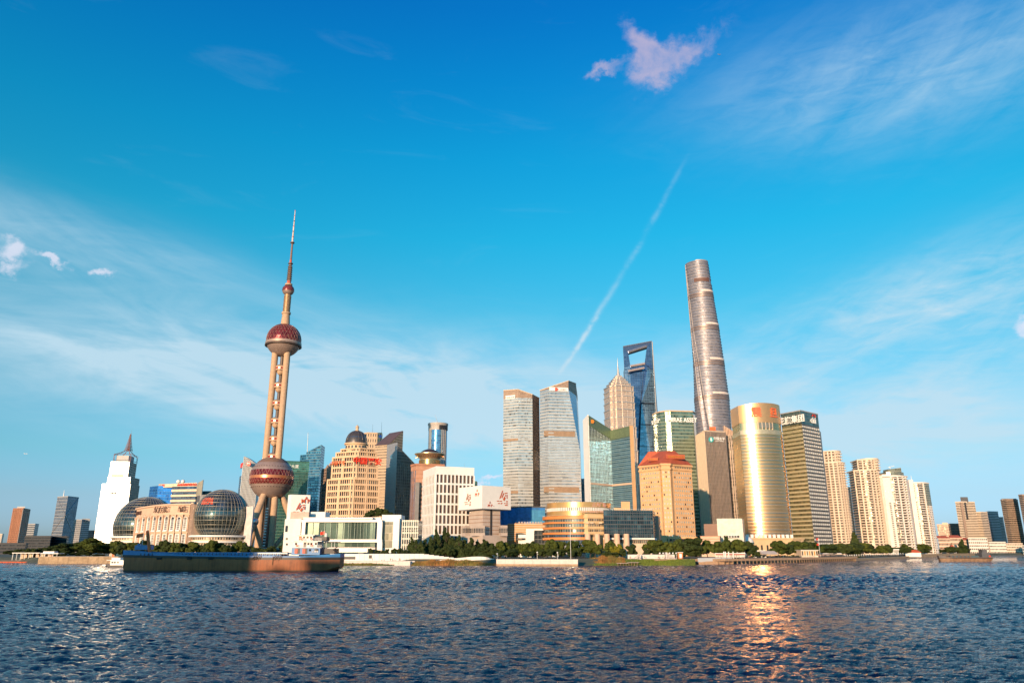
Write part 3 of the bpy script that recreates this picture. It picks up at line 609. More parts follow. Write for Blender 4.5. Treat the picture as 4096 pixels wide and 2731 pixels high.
# curved facade: arc from far left to near right
P0, P1 = Vector((Xp(512, 2100, 735), 735)), Vector((Xp(752, 2100, 632), 632)); ctl = Vector((Xp(610, 2100, 622), 622))
bez = lambda t: P0*(1-t)**2+ctl*2*t*(1-t)+P1*t*t
NB = 11; pts = [bez(k/NB) for k in range(NB+1)]; zt = Zp(2013, 632)
W1 = [(p_.x, p_.y) for p_ in pts]+[(P1.x+2, P1.y+60), (P0.x+8, P0.y+40)]
MB().prism(W1, GZ, zt).build('hall_wall', SAND, hall)
MB().prism(outset(W1, 1.2), zt-1.2, zt).build('top_cornice', SAND, hall); MB().prism(outset(W1, .7), zt-9.2, zt-8.2).build('architrave', SAND, hall); MB().prism(outset(W1, .6), GZ+19.2, GZ+20.2).build('string_course', SAND, hall)
for k in range(NB):
    a, b = pts[k], pts[k+1]; e = b-a; L = e.length; rz = atan2(e.y, e.x); c = (a+b)/2; nn = Vector((e.y, -e.x)).normalized()
    M = Matrix.Translation((c.x, c.y, 0)) @ Matrix.Rotation(rz, 4, 'Z')
    def loc(x, y, z): v = M @ Vector((x, y, z)); return (v.x, v.y, v.z)
    w_ = L*.27
    for lev, (zb_, zt_, arch) in enumerate(((GZ+21.5, zt-12.5, True), (GZ+5, GZ+18, False))):
        pr = [(-w_, zb_), (w_, zb_), (w_, zt_)]
        if arch: pr += [(w_*cos(t), zt_+w_*sin(t)) for t in [pi*i/8 for i in range(1, 8)]]
        pr += [(-w_, zt_)]
        wd = MB().face([loc(x, -.05, z_) for x, z_ in pr]).build('arched_window' if arch else 'window', GLASSW, hall)
        fr = MB()
        pr2 = pr+[pr[0]]
        for (x0, z0), (x1, z1) in zip(pr2, pr2[1:]): fr.tube(loc(x0, -.2, z0), loc(x1, -.2, z1), .32, n=4)
        for i in (-1, 1): fr.box(loc(i*w_*.4, -.2, (zb_+zt_)/2), (.22, .25, zt_-zb_), rz)
        for i in range(1, 6): fr.box(loc(0, -.2, zb_+(zt_-zb_)*i/6), (w_*2, .25, .22), rz)
        fr.build('window_frame', SIGNW, wd)
        if arch:
            ar = MB()
            for i in range(10):
                t0, t1 = pi*i/10, pi*(i+1)/10; ar.tube(loc((w_+.7)*cos(t0), -.3, zt_+(w_+.7)*sin(t0)), loc((w_+.7)*cos(t1), -.3, zt_+(w_+.7)*sin(t1)), .45, n=5)
            ar.build('arch_moulding', SAND, wd)
    MB().box(loc(0, -.5, GZ+20.9), (L*.62, 1.0, .8), rz).build('sill', SIGNW, hall)
    MB().box((a.x+nn.x*.6, a.y+nn.y*.6, (GZ+zt-9)/2), (L*.17, 1.4, zt-9-GZ), rz).build('pilaster', SAND, hall)
    MB().box((a.x+nn.x*.8, a.y+nn.y*.8, zt-10), (L*.22, 2.0, 1.6), rz).build('capital', SAND, hall)
e0, e1 = pts[7], pts[10]
text('东方滨江大酒店', 5.6, SIGNG, hall, e0, e1, .30, zt-6.6, out=1.0, ext=.3)
text('浦东国际会议', 3.8, SIGNG, hall, pts[1], pts[4], .45, zt-6.4, out=1.0, ext=.3)
lg = MB()
for s in (0, 1, 2): lg.tube((pts[6].x-2+s*2.2, pts[6].y-1.2, zt-6.5), (pts[6].x-.5+s*2.2, pts[6].y-1.4, zt-1.8-s*.6), .35, n=5)
lg.build('bird_emblem', SIGNG, hall)
MB().prism(foot([(754, 2100, 632), (768, 2100, 626)], 30), GZ, zt-.5).build('drain_recess', BROWN, hall)
MB().prism(foot([(768, 2100, 624), (815, 2100, 632), (990, 2100, 640)], 30), GZ, Zp(2017, 624)).build('wing_wall', SAND, hall)
MB().prism(foot([(978, 2100, 634), (1007, 2100, 628), (1012, 2100, 650)]), GZ, Zp(2024, 632)).build('end_slab', mat('pale_grey_slab', (.62, .57, .55), .7), hall)
for k in range(9): MB().box((Xp(770+24*k, 2017, 640), 640, Zp(2015, 640)), (2.0, 1.5, 2.4)).build('roof_unit', CREAM, hall) if k in (0, 1, 4) else None

# -- blue glass block, stone banded centre with red letters, teal box
r, p, z = simple_tower('glass_block', 'bright blue glass block behind the left globe', [(599, 1950, 1000), (632, 1944, 985), (698, 1943, 990)], curtain('bright_blue_curtain', [(.05, .25, .62), (.06, .30, .70), (.04, .16, .45)], 3.6, 2.0, (.06, .2, .4), .1, .08, .05, .85), None, depth=40, ztop=Zp(1943, 990), cat='building')
MB().prism(foot([(634, 1943, 992), (697, 1943, 994)], 30), z, z+3).build('roof_rail', BROWN, r)
r, p, z = simple_tower('office_block', 'stone banded office block with red roof letters and two dishes', [(692, 1938, 968), (787, 1936, 960), (806, 1940, 990)], CW_DKBLUE, CREAM, 6.4, .42, .9, ztop=Zp(1945, 965), cat='building', parapet=.6)
MB().prism(foot([(655, 1935, 985), (787, 1932, 962)], 26), Zp(1944, 965), Zp(1930, 965)).build('sign_parapet', CREAM, r)
text('中国金融信息中心', 4.3, RED, r, (Xp(655, 1935, 984), 984), (Xp(787, 1932, 961), 961), .73, Zp(1943, 963), out=.8, ext=.4, bold=.06)
MB().prism(foot([(655, 1933, 984), (661, 1933, 984)], 8), Zp(1940, 965), Zp(1931, 965)).build('red_panel', RED, r)
f = [(Xp(787, 1950, 958), 958), (Xp(809, 1950, 953), 953), (Xp(812, 1950, 975), 975)]
MB().prism(f, [Zp(1985, 958)]*3, [Zp(1932, 958), Zp(1918, 953), Zp(1918, 975)]).build('corner_fin', mat('fin_metal', (.45, .38, .28), .4, .5), r)
for x in (714, 732):
    dz = Zp(1925, 975); MB().lathe([(2.6*sin(t), dz-2.4*cos(t)) for t in [pi*k/10 for k in range(11)]], 14, (Xp(x, 1925, 975), 975)).build('satellite_dome', WHITE, r, smooth=True)
simple_tower('glass_block', 'small teal glass box right of the red roof letters', [(805, 1958, 1010), (846, 1963, 1010)], curtain('teal_curtain', [(.04, .20, .22), (.06, .26, .28), (.03, .12, .14)], 4, 3, (.08, .16, .16), .12, .1, .06, .7), None, depth=30, cat='building')
r, p, z = simple_tower('exhibition_roof', 'dark ribbed roof building behind the right globe', [(787, 1990, 800), (800, 1981, 795), (862, 1982, 790)], DGREY, None, depth=40, cat='building')
for k in range(14): MB().box((Xp(800+4.6*k, 1990, 788), 789.5, z-6), (.5, 1, 13)).build('rib', GREY, r)

# -- white bank tower with curved top
BANKW = curtain('bank_white_ribs', [(.42, .40, .37), (.34, .32, .30), (.22, .22, .22)], 4.0, 3.0, (.70, .68, .64), .15, .4, .2, .35)
r, p, z = simple_tower('bank_tower', 'white ribbed bank tower with curved top and red corner panel', [(966, 1829, 1320), (976, 1827, 1300), (1035, 1850, 1315)], CW_DKBLUE, None, ztop=Zp(1900, 1300))
pl = foot([(966, 1829, 1320), (976, 1827, 1300), (1035, 1850, 1315)]); A, B = Vector(pl[1]), Vector(pl[2])
prev = None
for k in range(12):
    t0, t1 = k/12, (k+1)/12; a, b = A+(B-A)*t0, A+(B-A)*t1; zz = lambda t: Zp(1826+34*t**1.4, 1305)
    MB().prism([(a.x, a.y-1), (b.x, b.y-1), (b.x, b.y+14), (a.x, a.y+14)], GZ, [zz(t0), zz(t1), zz(t1), zz(t0)]).build('rib_panel', BANKW, r)
piers(r, A-Vector((0, 1)), B-Vector((0, 1)), GZ, Zp(1862, 1305), 12, .8, 1.0, WHITE, 'fin')
MB().prism([(pl[0][0]-.5, pl[0][1]), (pl[1][0]-.3, pl[1][1]-1), (pl[1][0], pl[1][1]+3), (pl[0][0], pl[0][1]+4)], Zp(1868, 1305), Zp(1850, 1305)).build('red_panel', RED, r)
MB().tube((Xp(994, 1854, 1296), 1299, Zp(1854, 1296)), (Xp(994, 1854, 1296), 1297, Zp(1854, 1296)), 3.7, n=20).build('round_logo', RED, r)
text('M', 5.2, SIGNW, r, (Xp(984, 1854, 1297), 1297), (Xp(1004, 1854, 1297), 1297), .5, Zp(1857.5, 1297), out=.4, name='logo_letter', bold=.1)
for k in range(9): MB().prism([(pl[0][0]-.3, pl[0][1]-.5), (pl[1][0]-.2, pl[1][1]-.5), (pl[1][0], pl[1][1]+2), (pl[0][0], pl[0][1]+2)], GZ+18*k, GZ+18*k+1.4).build('floor_band', STEEL, r)

# -- the tall pearl tower
PC = mat('pearl_concrete', (.46, .31, .20), .75, var=.10, vs=.3)
PSH = mat('pearl_grey_shell', (.34, .25, .22), .45, .35, var=.10, vs=.3)
PRED = mat('pearl_red_pane', (.30, .03, .04), .18, .5, var=.1, rnd=.75)
PLAT = mat('pearl_lattice', (.42, .26, .20), .45, .3)
PDK = mat('pearl_dark', (.10, .07, .06), .5)
Yp = 950.0; Xa = Xp(1181, 841, Yp)
def axz(y): return Zp(y, Yp)
pearl = thing('television_tower', 'tall television tower with red spheres on three concrete columns', 'tower', (Xa, Yp, GZ))
ax = (Xa, Yp)
Zu, Zl, Zs = axz(1361), axz(1912), axz(1161); Ru, Rl, Rs = 22.8, 27.4, 7.9
def sphere_prof(R, Z, e0, e1, n=12): return [(max(1e-6, R*cos(e0+(e1-e0)*k/n)), Z+R*sin(e0+(e1-e0)*k/n)) for k in range(n+1)]
def tri_band(parent, R, Z, els, n, bar=.22):
    """rows of triangular panes between latitudes els, with lattice bars"""
    lt = MB()
    for row, (e0, e1) in enumerate(zip(els, els[1:])):
        d = pi/n; sh = d*(row % 2)
        f = lambda t, e: (R*cos(e)*cos(t), R*cos(e)*sin(t), R*sin(e))
        up = MB().face([f(-d, e0), f(d, e0), f(0, e1)]).mesh('pane', PRED); dn = MB().face([f(0, e0), f(d, e1), f(-d, e1)]).mesh('pane', PRED)
        for k in range(n):
            t = 2*pi*k/n+sh
            inst(up, 'pane', parent, (*ax, Z), t); inst(dn, 'pane', parent, (*ax, Z), t+d)
            g_ = lambda t, e: (ax[0]+(R+.1)*cos(e)*cos(t), ax[1]+(R+.1)*cos(e)*sin(t), Z+(R+.1)*sin(e))
            lt.tube(g_(t-d, e0), g_(t, e1), bar, n=4, cap=False); lt.tube(g_(t+d, e0), g_(t, e1), bar, n=4, cap=False); lt.tube(g_(t-d, e0), g_(t+d, e0), bar, n=4, cap=False)
    o = lt.build('lattice', PLAT, parent); o['kind'] = 'stuff'
# upper sphere
us = MB().lathe(sphere_prof(Ru-.5, Zu, -pi/2, pi/2, 24), 48, ax).build('upper_sphere', mat('pearl_red_base', (.28, .06, .05), .35, .3), pearl, smooth=True)
tri_band(us, Ru-.2, Zu, [radians(a) for a in (-9, 4, 17, 30, 43, 56)], 30, .13)
MB().lathe(sphere_prof(Ru-.1, Zu, radians(56), pi/2, 8), 40, ax).build('cap_shell', mat('pearl_copper', (.45, .20, .11), .4, .5, var=.1), us, smooth=True)
MB().lathe(sphere_prof(Ru+.1, Zu, -pi/2, radians(-22), 10), 48, ax).build('lower_bowl', PSH, us, smooth=True)
MB().lathe([(Ru*.95, Zu-9.5), (Ru+1.0, Zu-8.8), (Ru+1.0, Zu-7.7), (Ru-.2, Zu-7.4)], 56, ax).build('deck_ring', PDK, us, smooth=30)
MB().lathe([(Ru-.6, Zu-7.3), (Ru+.7, Zu-7.0), (Ru+.5, Zu-3.6), (Ru-.2, Zu-3.4)], 56, ax).build('white_ring', mat('pearl_white_ring', (.38, .27, .22), .45, .3), us, smooth=30)
# small sphere, shaft and masts
MB().lathe(sphere_prof(Rs, Zs, -pi/2, radians(-14), 8), 28, ax).build('small_sphere', PSH, pearl, smooth=True)
MB().lathe(sphere_prof(Rs, Zs, radians(-14), radians(40), 8), 28, ax).build('small_sphere_red', mat('pearl_red_plain', (.36, .06, .06), .2, .5), pearl, smooth=True)
MB().lathe(sphere_prof(Rs, Zs, radians(40), pi/2, 4), 28, ax).build('small_sphere_cap', PDK, pearl, smooth=True)
for a in (-8, 4, 18, 32): MB().lathe([(Rs*cos(radians(a))-.1, Zs+Rs*sin(radians(a))-.3), (Rs*cos(radians(a))+.25, Zs+Rs*sin(radians(a))), (Rs*cos(radians(a))-.1, Zs+Rs*sin(radians(a))+.3)], 28, ax).build('ring', PDK, pearl)
z1, z2, z3, z4 = axz(1294), axz(1258), axz(1250), axz(1184)
MB().lathe([(6.0, z1-2), (4.9, z2)], 24, ax).build('cone_shaft', PC, pearl, smooth=True)
MB().lathe([(4.9, z2), (6.0, z2+.5), (6.0, z3), (4.4, z3+.6)], 24, ax).build('collar', PC, pearl, smooth=30)
MB().lathe([(4.1, z3), (4.1, z4+2)], 20, ax).build('ringed_shaft', mat('pearl_bronze', (.40, .24, .12), .4, .5), pearl, smooth=True)
for k in range(13): zz = z3+1+(z4-z3)*k/13; MB().lathe([(4.0, zz), (4.9, zz+.2), (4.9, zz+.7), (4.0, zz+.9)], 20, ax).build('gallery_ring', PC, pearl, smooth=30)
zc0, zc1, zc2 = axz(1135), axz(1056), axz(973); ztop_ = axz(841)
MB().lathe([(3.2, Zs+Rs-1), (4.9, zc0-2.5), (4.9, zc0-.5), (2.5, zc0)], 20, ax).build('collar', PC, pearl, smooth=30)
OR = mat('mast_red', (.50, .10, .05), .5)
MB().lathe([(3.0, zc0), (2.6, zc0+4)], 8, ax).build('mast_foot', OR, pearl)
MB().lathe([(2.5, zc0+4), (2.0, zc1-1)], 8, ax).build('lattice_mast', mat('mast_brown', (.22, .13, .10), .6, var=.3, vs=1.5), pearl)
for k in range(14): zz = zc0+5+(zc1-zc0-7)*k/14; MB().box((*ax, zz), (5.6-.05*k, 5.6-.05*k, .5), pi/4*(k % 2)).build('mast_rung', PDK, pearl)
MB().lathe([(1.9, zc1-1), (3.4, zc1), (3.4, zc1+1), (1.6, zc1+1.6)], 10, ax).build('mast_collar', PDK, pearl)
MB().lathe([(1.7, zc1+1.5), (1.5, zc1+6)], 8, ax).build('mast_foot', OR, pearl)
MB().lathe([(1.5, zc1+6), (1.2, zc2)], 8, ax).build('middle_mast', mat('mast_brown', (0, 0, 0)), pearl)
MB().lathe([(1.2, zc2-1), (2.9, zc2), (2.9, zc2+1.4), (1.1, zc2+2)], 12, ax).build('mast_collar', PDK, pearl)
for k in range(6):
    a, b = zc2+2+(ztop_-zc2-2)*k/6, zc2+2+(ztop_-zc2-2)*(k+1)/6; MB().lathe([(1.25-.14*k, a), (1.2-.14*k, b-1.2)], 8, ax).build('mast_segment', mat('mast_white', (.66, .52, .46), .5), pearl)
    MB().lathe([(1.3-.14*k, b-1.2), (1.2-.14*k, b)], 8, ax).build('mast_joint', PDK if k in (1, 3) else OR, pearl)
# columns and pods
zu0 = Zu-Ru*.85; colr = 9.6; ca = [radians(a) for a in (-90-65, -90+55, -90+175)]
colp = [(ax[0]+colr*cos(a), ax[1]+colr*sin(a)) for a in ca]
for c_ in colp: MB().lathe([(4.15, GZ), (4.15, zu0+4)], 24, c_).build('column', PC, pearl, smooth=True)
MB().lathe([(2.4, Zl+Rl-1), (2.4, zu0)], 12, ax).build('lift_shaft', PDK, pearl, smooth=True)
for i, y in enumerate((1476, 1545, 1615, 1686, 1757, 1828)):
    zz = axz(y); yo = ax[1]-2.5; pd = MB().lathe([(6.6, zz-3), (6.6, zz+3)], 24, (ax[0], yo)).build('pod', PC, pearl, smooth=30)
    MB().lathe([(6.75, zz-1.0), (6.75, zz+1.1)], 24, (ax[0], yo)).build('red_band', mat('pod_red', (.40, .03, .03), .25, .3), pd, smooth=True)
    MB().box((ax[0], yo-6.72, zz), (2.4, .4, 2.1)).build('bright_pane', mat('pod_pane', (.5, .36, .3), .3, .5), pd)
    MB().lathe([(6.6, zz+3), (4.2, zz+4.8), (.01, zz+5.6)], 24, (ax[0], yo)).build('dome_cap', PSH, pd, smooth=True)
    MB().lathe([(6.8, zz-3.2), (6.8, zz-2.6)], 24, (ax[0], yo)).build('rim', PLAT, pd, smooth=True)
    MB().lathe([(.01, zz-3.01), (6.6, zz-3)], 24, (ax[0], yo)).build('underside', PC, pd)
    if i < 5: MB().lathe(sphere_prof(4.6, zz-4.4, -pi/2, pi/4, 10), 20, (ax[0], yo)).build('under_sphere', PC, pd, smooth=True)
# lower sphere
lsph = MB().lathe(sphere_prof(Rl-.4, Zl, -pi/2, pi/2, 24), 56, ax).build('lower_sphere', PSH, pearl, smooth=True)
tri_band(lsph, Rl, Zl, [radians(a) for a in (4.5, 20)], 36, .15); tri_band(lsph, Rl, Zl, [radians(a) for a in (-18, -10.5, -3)], 40, .13)
MB().lathe([(Rl-.6, Zl-1.4), (Rl-.1, Zl-1.4), (Rl-.1, Zl+2.1), (Rl-.6, Zl+2.1)], 56, ax).build('amber_band', mat('pearl_amber', (.62, .22, .10), .25, .5), lsph, smooth=30)
hm = MB().tube((Rl-1, 0, 0), (Rl+.12, 0, 0), .55, n=8).mesh('porthole', PDK)
for e, n_ in ((-26, 44), (30, 44)):
    for k in range(n_):
        t = 2*pi*k/n_; o = inst(hm, 'porthole', lsph, (*ax, Zl)); o.rotation_euler = (0, -radians(e), t)
MB().lathe(sphere_prof(Rl-.2, Zl, radians(45), radians(85), 8), 56, ax).build('roof_shell', mat('pearl_roof', (.24, .15, .11), .5, .3), lsph, smooth=True)
for k in range(7): a = radians(46+5*k); MB().lathe([(Rl*cos(a)-.1, Zl+Rl*sin(a)-.2), (Rl*cos(a)+.15, Zl+Rl*sin(a)), (Rl*cos(a)-.1, Zl+Rl*sin(a)+.2)], 56, ax).build('roof_rib', PSH, lsph)
# inclined legs with balls
BALL = mat('steel_ball', (.62, .58, .57), .28, .9, var=.03)
for i, ph_ in enumerate((-15, 105, 225)):
    a = radians(ph_-90); d_ = Vector((cos(a), sin(a)))
    top = Vector((ax[0]+d_.x*13, ax[1]+d_.y*13, Zl-Rl*.72)); ft = Vector((ax[0]+d_.x*50, ax[1]+d_.y*50, GZ)); mid = top+(ft-top)*.48
    lg = MB().tube(top, ft, 4.0, 4.3, 20).build('inclined_leg', PC, pearl, smooth=30)
    MB().lathe(sphere_prof(6.0, mid.z, -pi/2, pi/2, 14), 24, (mid.x, mid.y)).build('leg_ball', BALL, lg, smooth=True)
    b2 = (ax[0]+d_.x*8, ax[1]+d_.y*8, GZ+6); MB().tube(mid, b2, 2.6, 2.6, 12).build('brace', PC, lg, smooth=30)
    for k in range(9):
        s = mid+(ft-mid)*(k+.5)/9.5 if k < 9 else mid; dd = (ft-mid).normalized(); MB().tube(s, s+dd*.35, 4.38, n=20).build('joint_ring', BROWN, lg)
MB().lathe([(4.6, GZ), (4.6, Zl-Rl+4)], 12, (ax[0]+1, ax[1]-6)).build('core_shaft', mat('core_glass', (.10, .09, .09), .2, .5), pearl)
for k in range(16): MB().box((ax[0]+1, ax[1]-11, GZ+4+3.4*k), (3.0, .6, 1.3)).build('lift_light', SIGNW, pearl)
MB().prism([(ax[0]-30, ax[1]-30), (ax[0]+34, ax[1]-30), (ax[0]+34, ax[1]+30), (ax[0]-30, ax[1]+30)], GZ, GZ+8).build('podium', mat('pearl_podium', (.42, .36, .32), .7), pearl)
for k in range(6): MB().lathe([(4.2, GZ+.2), (4.2, GZ+6.2)], 12, (ax[0]-24+10*k, ax[1]-31), -pi, 0).build('arch_opening', DARK, pearl)
# -- green glass block and blue slanted tower right of the pearl tower
CW_GREEN = curtain('green_curtain', [(.03, .13, .11), (.05, .19, .15), (.02, .06, .05)], 4.2, 2.2, (.06, .13, .10), .25, .12, .08, .6)
r, p, z = simple_tower('office_block', 'dark green glass block with white characters behind the pearl tower', [(1095, 1850, 1060), (1133, 1846, 1040), (1236, 1853, 1050)], CW_GREEN, mat('green_band', (.05, .12, .09), .3, .3), 4.2, .25, .2, depth=40, ztop=Zp(1849, 1045))
text('汇亚大厦', 5.4, SIGNW, r, Vector(p[1]), Vector(p[2]), .31, z-7.5, out=.8)
MB().prism(outset(p, .5), z-13, z+.5).build('top_fascia', curtain('green_fascia', [(.06, .20, .15), (.08, .25, .19), (.05, .15, .11)], 3, 2, (.12, .22, .18), .12, .1, .1, .5), r)
CW_SLANT = curtain('ocean_curtain', [(.04, .15, .24), (.08, .26, .36), (.02, .06, .10)], 4.2, 2.0, (.05, .15, .22), .25, .10, .05, .75)
r, p, z = simple_tower('glass_tower', 'blue glass tower with slanted crown and mast', [(1201, 1819, 1190), (1236, 1817, 1180)], CW_SLANT, None, depth=35, ztop=Zp(1818, 1185))
pl = foot([(1226, 1806, 1178), (1286, 1778, 1172), (1300, 1786, 1200)]); MB().prism(pl, GZ, [Zp(1808, 1178), Zp(1778, 1172), Zp(1778, 1172), Zp(1808, 1178)]).build('slanted_shaft', CW_SLANT, r)
for k in range(26):
    me = None; zz = GZ+4.6*k+20; MB().prism(outset(pl, .25), zz, zz+.9).build('floor_band', mat('blue_band', (.06, .14, .2), .25, .5), r)
MB().tube((Xp(1226, 1815, 1185), 1190, z), (Xp(1229, 1727, 1185), 1190, Zp(1727, 1185)), .8, .35, 6).build('mast', STEEL, r)
r, p, z = simple_tower('hotel_tower', 'brown stone tower with small turret between blue tower and domed tower', [(1288, 1880, 1090), (1312, 1876, 1075), (1350, 1876, 1085)], GLASSD, BROWN, 4, .5, .4, depth=35, pier=[(0, 4, 1.6, .5, BROWN), (1, 8, 1.6, .5, BROWN)])
pl = foot([(1316, 1853, 1085), (1350, 1853, 1085)], 20); MB().prism(pl, z, Zp(1853, 1085)).build('upper_stage', BROWN, r)
c_ = (Xp(1308, 1876, 1080), 1083); MB().lathe([(3.2, z), (3.2, z+3), (.01, z+8)], 8, c_).build('turret', BROWN, r)

# -- domed cream tower with red characters
Yd = 880
PA = thing('domed_tower', 'cream stone stepped tower with dark dome and red characters', 'tower', (Xp(1424, 2050, Yd), Yd+20, GZ))
GOLDW = mat('cream_gold_stone', (.66, .45, .28), .65, var=.07)
def pa_tier(xl, xc, xr, yref, z0, z1, nl, nr_, fh, ledge=True):
    cs = [(xl, yref, Yd+14), (xc-6, yref, Yd+1), (xc+6, yref, Yd+1), (xr, yref, Yd+14)]; poly = foot(cs, 34)
    tier = MB().prism(outset(poly, -1.0), z0, z1).build('tier', GLASSD, PA); n = max(1, int(round((z1-z0)/fh))); f = (z1-z0)/n
    me = ring_mesh(poly, f*.30, .35, GOLDW, 'floor_band')
    for k in range(n): inst(me, 'floor_band', tier, (*org(tier)[:2], 0)).location = Vector((0, 0, z0+f*k))-org(tier)
    for i, cnt in ((0, nl), (1, 1), (2, nr_)):
        a, b = edge(poly, i); piers(tier, a, b, z0, z1, cnt, .9, .2, GOLDW); piers(tier, a, b, z0, z1, 2 if cnt > 2 else 1, 2.2, .5, GOLDW)
        e_ = (b-a).normalized(); nn = Vector((e_.y, -e_.x))
        windows(tier, a-nn*.8, b-nn*.8, z0, z1, max(1, cnt), n, .55, .55, GLASSD, d=.1)
    if ledge: MB().prism(outset(poly, 1.1), z1-.6, z1+.9).build('cornice', GOLDW, tier)
    return poly
zz = [GZ, Zp(1915, Yd), Zp(1826, Yd), Zp(1806, Yd), Zp(1792, Yd)]
pa_tier(1311, 1409, 1516, 1930, zz[0], zz[1], 11, 12, 6.9)
pb = pa_tier(1331, 1421, 1509, 1850, zz[1]+.5, zz[2], 9, 10, 6.7)
pa_tier(1346, 1427, 1504, 1815, zz[2]+.5, zz[3], 8, 8, 6); pa_tier(1366, 1432, 1498, 1800, zz[3]+.5, zz[4], 6, 6, 5.5)
e0, e1 = edge(pb, 2); text('中国平安', 8.6, RED, PA, e0, e1, .50, zz[2]-7.6, out=1.2, ext=.5, bold=.22, sx=1.05)
e0, e1 = edge(pb, 0); text('中国平安', 5.6, REDORANGE, PA, e0, e1, .28, zz[2]-8.5, out=1.2, ext=.3)
cd = (Xp(1425, 1780, Yd+18), Yd+18); zd0, zd1, zd2 = Zp(1801, Yd+14), Zp(1774, Yd+14), Zp(1722, Yd+14); rd = 44/2975*(Yd+14)
dr = MB().lathe([(rd*.95, zd0-3), (rd*.95, zd1-1)], 40, cd).build('drum', GOLDW, PA, smooth=30)
MB().lathe([(rd*.95, zd1-1.5), (rd+1.2, zd1-1), (rd+1.2, zd1+.4), (rd*.8, zd1+.5)], 40, cd).build('drum_cornice', GOLDW, dr, smooth=30)
wm = MB().box((0, 0, 0), (2.0, .5, 3.6)).mesh('window', GLASSD)
for k in range(18): t = 2*pi*k/18; inst(wm, 'window', dr, (cd[0]+rd*.955*cos(t), cd[1]+rd*.955*sin(t), (zd0+zd1)/2-.5), t+pi/2)
SLATE = mat('dome_slate', (.07, .065, .07), .4, .3); hd = zd2-zd1
prof = [(rd*cos(pi/2*k/14)**.9, zd1+.5+hd*sin(pi/2*k/14)) for k in range(14)]+[(.8, zd1+.5+hd)]
dm = MB().lathe(prof, 40, cd).build('dome', SLATE, PA, smooth=True)
rb = MB()
for (r0, z0), (r1, z1) in zip(prof, prof[1:]): rb.tube((r0+.05, 0, z0-zd1), (r1+.05, 0, z1-zd1), .22, n=4, cap=False)
rb = rb.mesh('dome_rib', mat('dome_rib_metal', (.20, .16, .13), .4, .5))
for k in range(16): inst(rb, 'dome_rib', dm, (*cd, zd1), 2*pi*k/16)
MB().lathe([(rd*.985, zd1+2.2), (rd*.90, zd1+8)], 40, cd, -pi, 0).build('dome_glazing', pane('dome_glass', [(.06, .12, .2)]*3, .06, .6), dm)
MB().lathe([(2.4, zd2), (2.6, zd2+1), (1.8, zd2+1.5), (1.8, zd2+4), (2.4, zd2+4.4), (1.9, zd2+6), (.01, zd2+8)], 14, cd).build('lantern', TAN, dm, smooth=30)
# tan tower behind
r, p, z = simple_tower('office_tower', 'tan stone tower with blue square logo behind the dome', [(1452, 1742, 1210), (1470, 1733, 1200), (1527, 1736, 1205)], GLASSD, TAN, 9, .45, .4, depth=30, pier=[(1, 6, 2.6, .5, TAN)])
MB().box((Xp(1521, 1744, 1196), 1197, Zp(1744, 1196)), (4.2, .8, 4.4)).build('blue_logo', mat('logo_blue', (.02, .12, .55), .4), r)
for x, y0 in ((1487, 1692), (1523, 1684)): MB().tube((Xp(x, 1735, 1205), 1212, z), (Xp(x+1, y0, 1205), 1212, Zp(y0, 1205)), .35, .15, 5).build('antenna', STEEL, r)
# slant roofed striped tower
STRIPE = curtain('tan_stripe', [(.20, .15, .10), (.12, .10, .08), (.26, .2, .14)], 4.2, 2.0, (.46, .34, .23), .5, .35, .2, .2)
pl = foot([(1499, 1781, 1115), (1555, 1779, 1105), (1612, 1750, 1135)], None); r = bldg('office_tower', 'brown tower with steep slanted roof beside the domed tower', pl, GZ, 'tower')
MB().prism(pl, GZ, [Zp(1781, 1110), Zp(1779, 1105), Zp(1724, 1135), Zp(1730, 1135)]).build('shaft', STRIPE, r)
for k in range(30): z_ = GZ+4.6*k; MB().prism(outset(pl[:3]+[pl[3]], .3), z_, z_+1.0).build('floor_band', TAN, r)
MB().faces([(*pl[0], Zp(1780, 1110)+.4), (*pl[1], Zp(1778, 1105)+.4), (*pl[2], Zp(1723, 1135)+.4), (*pl[3], Zp(1729, 1135)+.4)], [(0, 1, 2, 3)]).build('slanted_roof', mat('slate_roof', (.12, .08, .075), .5), r)
# grey glass tower with sloping shoulder and round logo
CW_GG = curtain('grey_green_curtain', [(.07, .09, .10), (.11, .13, .14), (.04, .05, .05)], 4.0, 1.8, (.13, .13, .13), .2, .2, .1, .55)
pl = foot([(1549, 1776, 1010), (1590, 1776, 985), (1659, 1850, 1005)]); r = bldg('glass_tower', 'dark grey glass tower with sloping shoulder and round white logo', pl, GZ, 'tower')
MB().prism(pl, GZ, [Zp(1776, 1010), Zp(1780, 985), Zp(1851, 1000), Zp(1846, 1005)]).build('shaft', CW_GG, r)
p0, p1 = Vector(pl[0]), Vector(pl[1])
MB().prism([(p0.x, p0.y-.6), (p1.x, p1.y-.6), (p1.x, p1.y), (p0.x, p0.y)], GZ, Zp(1774, 997)).build('grey_face', mat('silver_grid', (.36, .35, .36), .35, .4, var=.15, vs=.5), r)
for k in range(34): z_ = GZ+3.6*k+4; c = (p0+p1)/2; MB().box((c.x, c.y-.7, z_), ((p1-p0).length, .5, .5), atan2((p1-p0).y, (p1-p0).x)).build('floor_band', GREY, r)
p1, p2 = Vector(pl[1]), Vector(pl[2]); piers(r, p1, p2, GZ, Zp(1856, 995), 9, .5, .3, mat('mullion_grey', (.25, .24, .22), .4, .4), 'mullion')
c = (Vector(pl[0])*.45+Vector(pl[1])*.55); MB().tube((c.x, c.y-.5, Zp(1824, 990)), (c.x, c.y-1.2, Zp(1824, 990)), 2.9, n=20).build('round_logo', SIGNW, r)
text('P', 3.6, GREY, r, p0-Vector((0, 1.3)), Vector(pl[1])-Vector((0, 1.3)), .56, Zp(1828, 990), name='logo_letter')

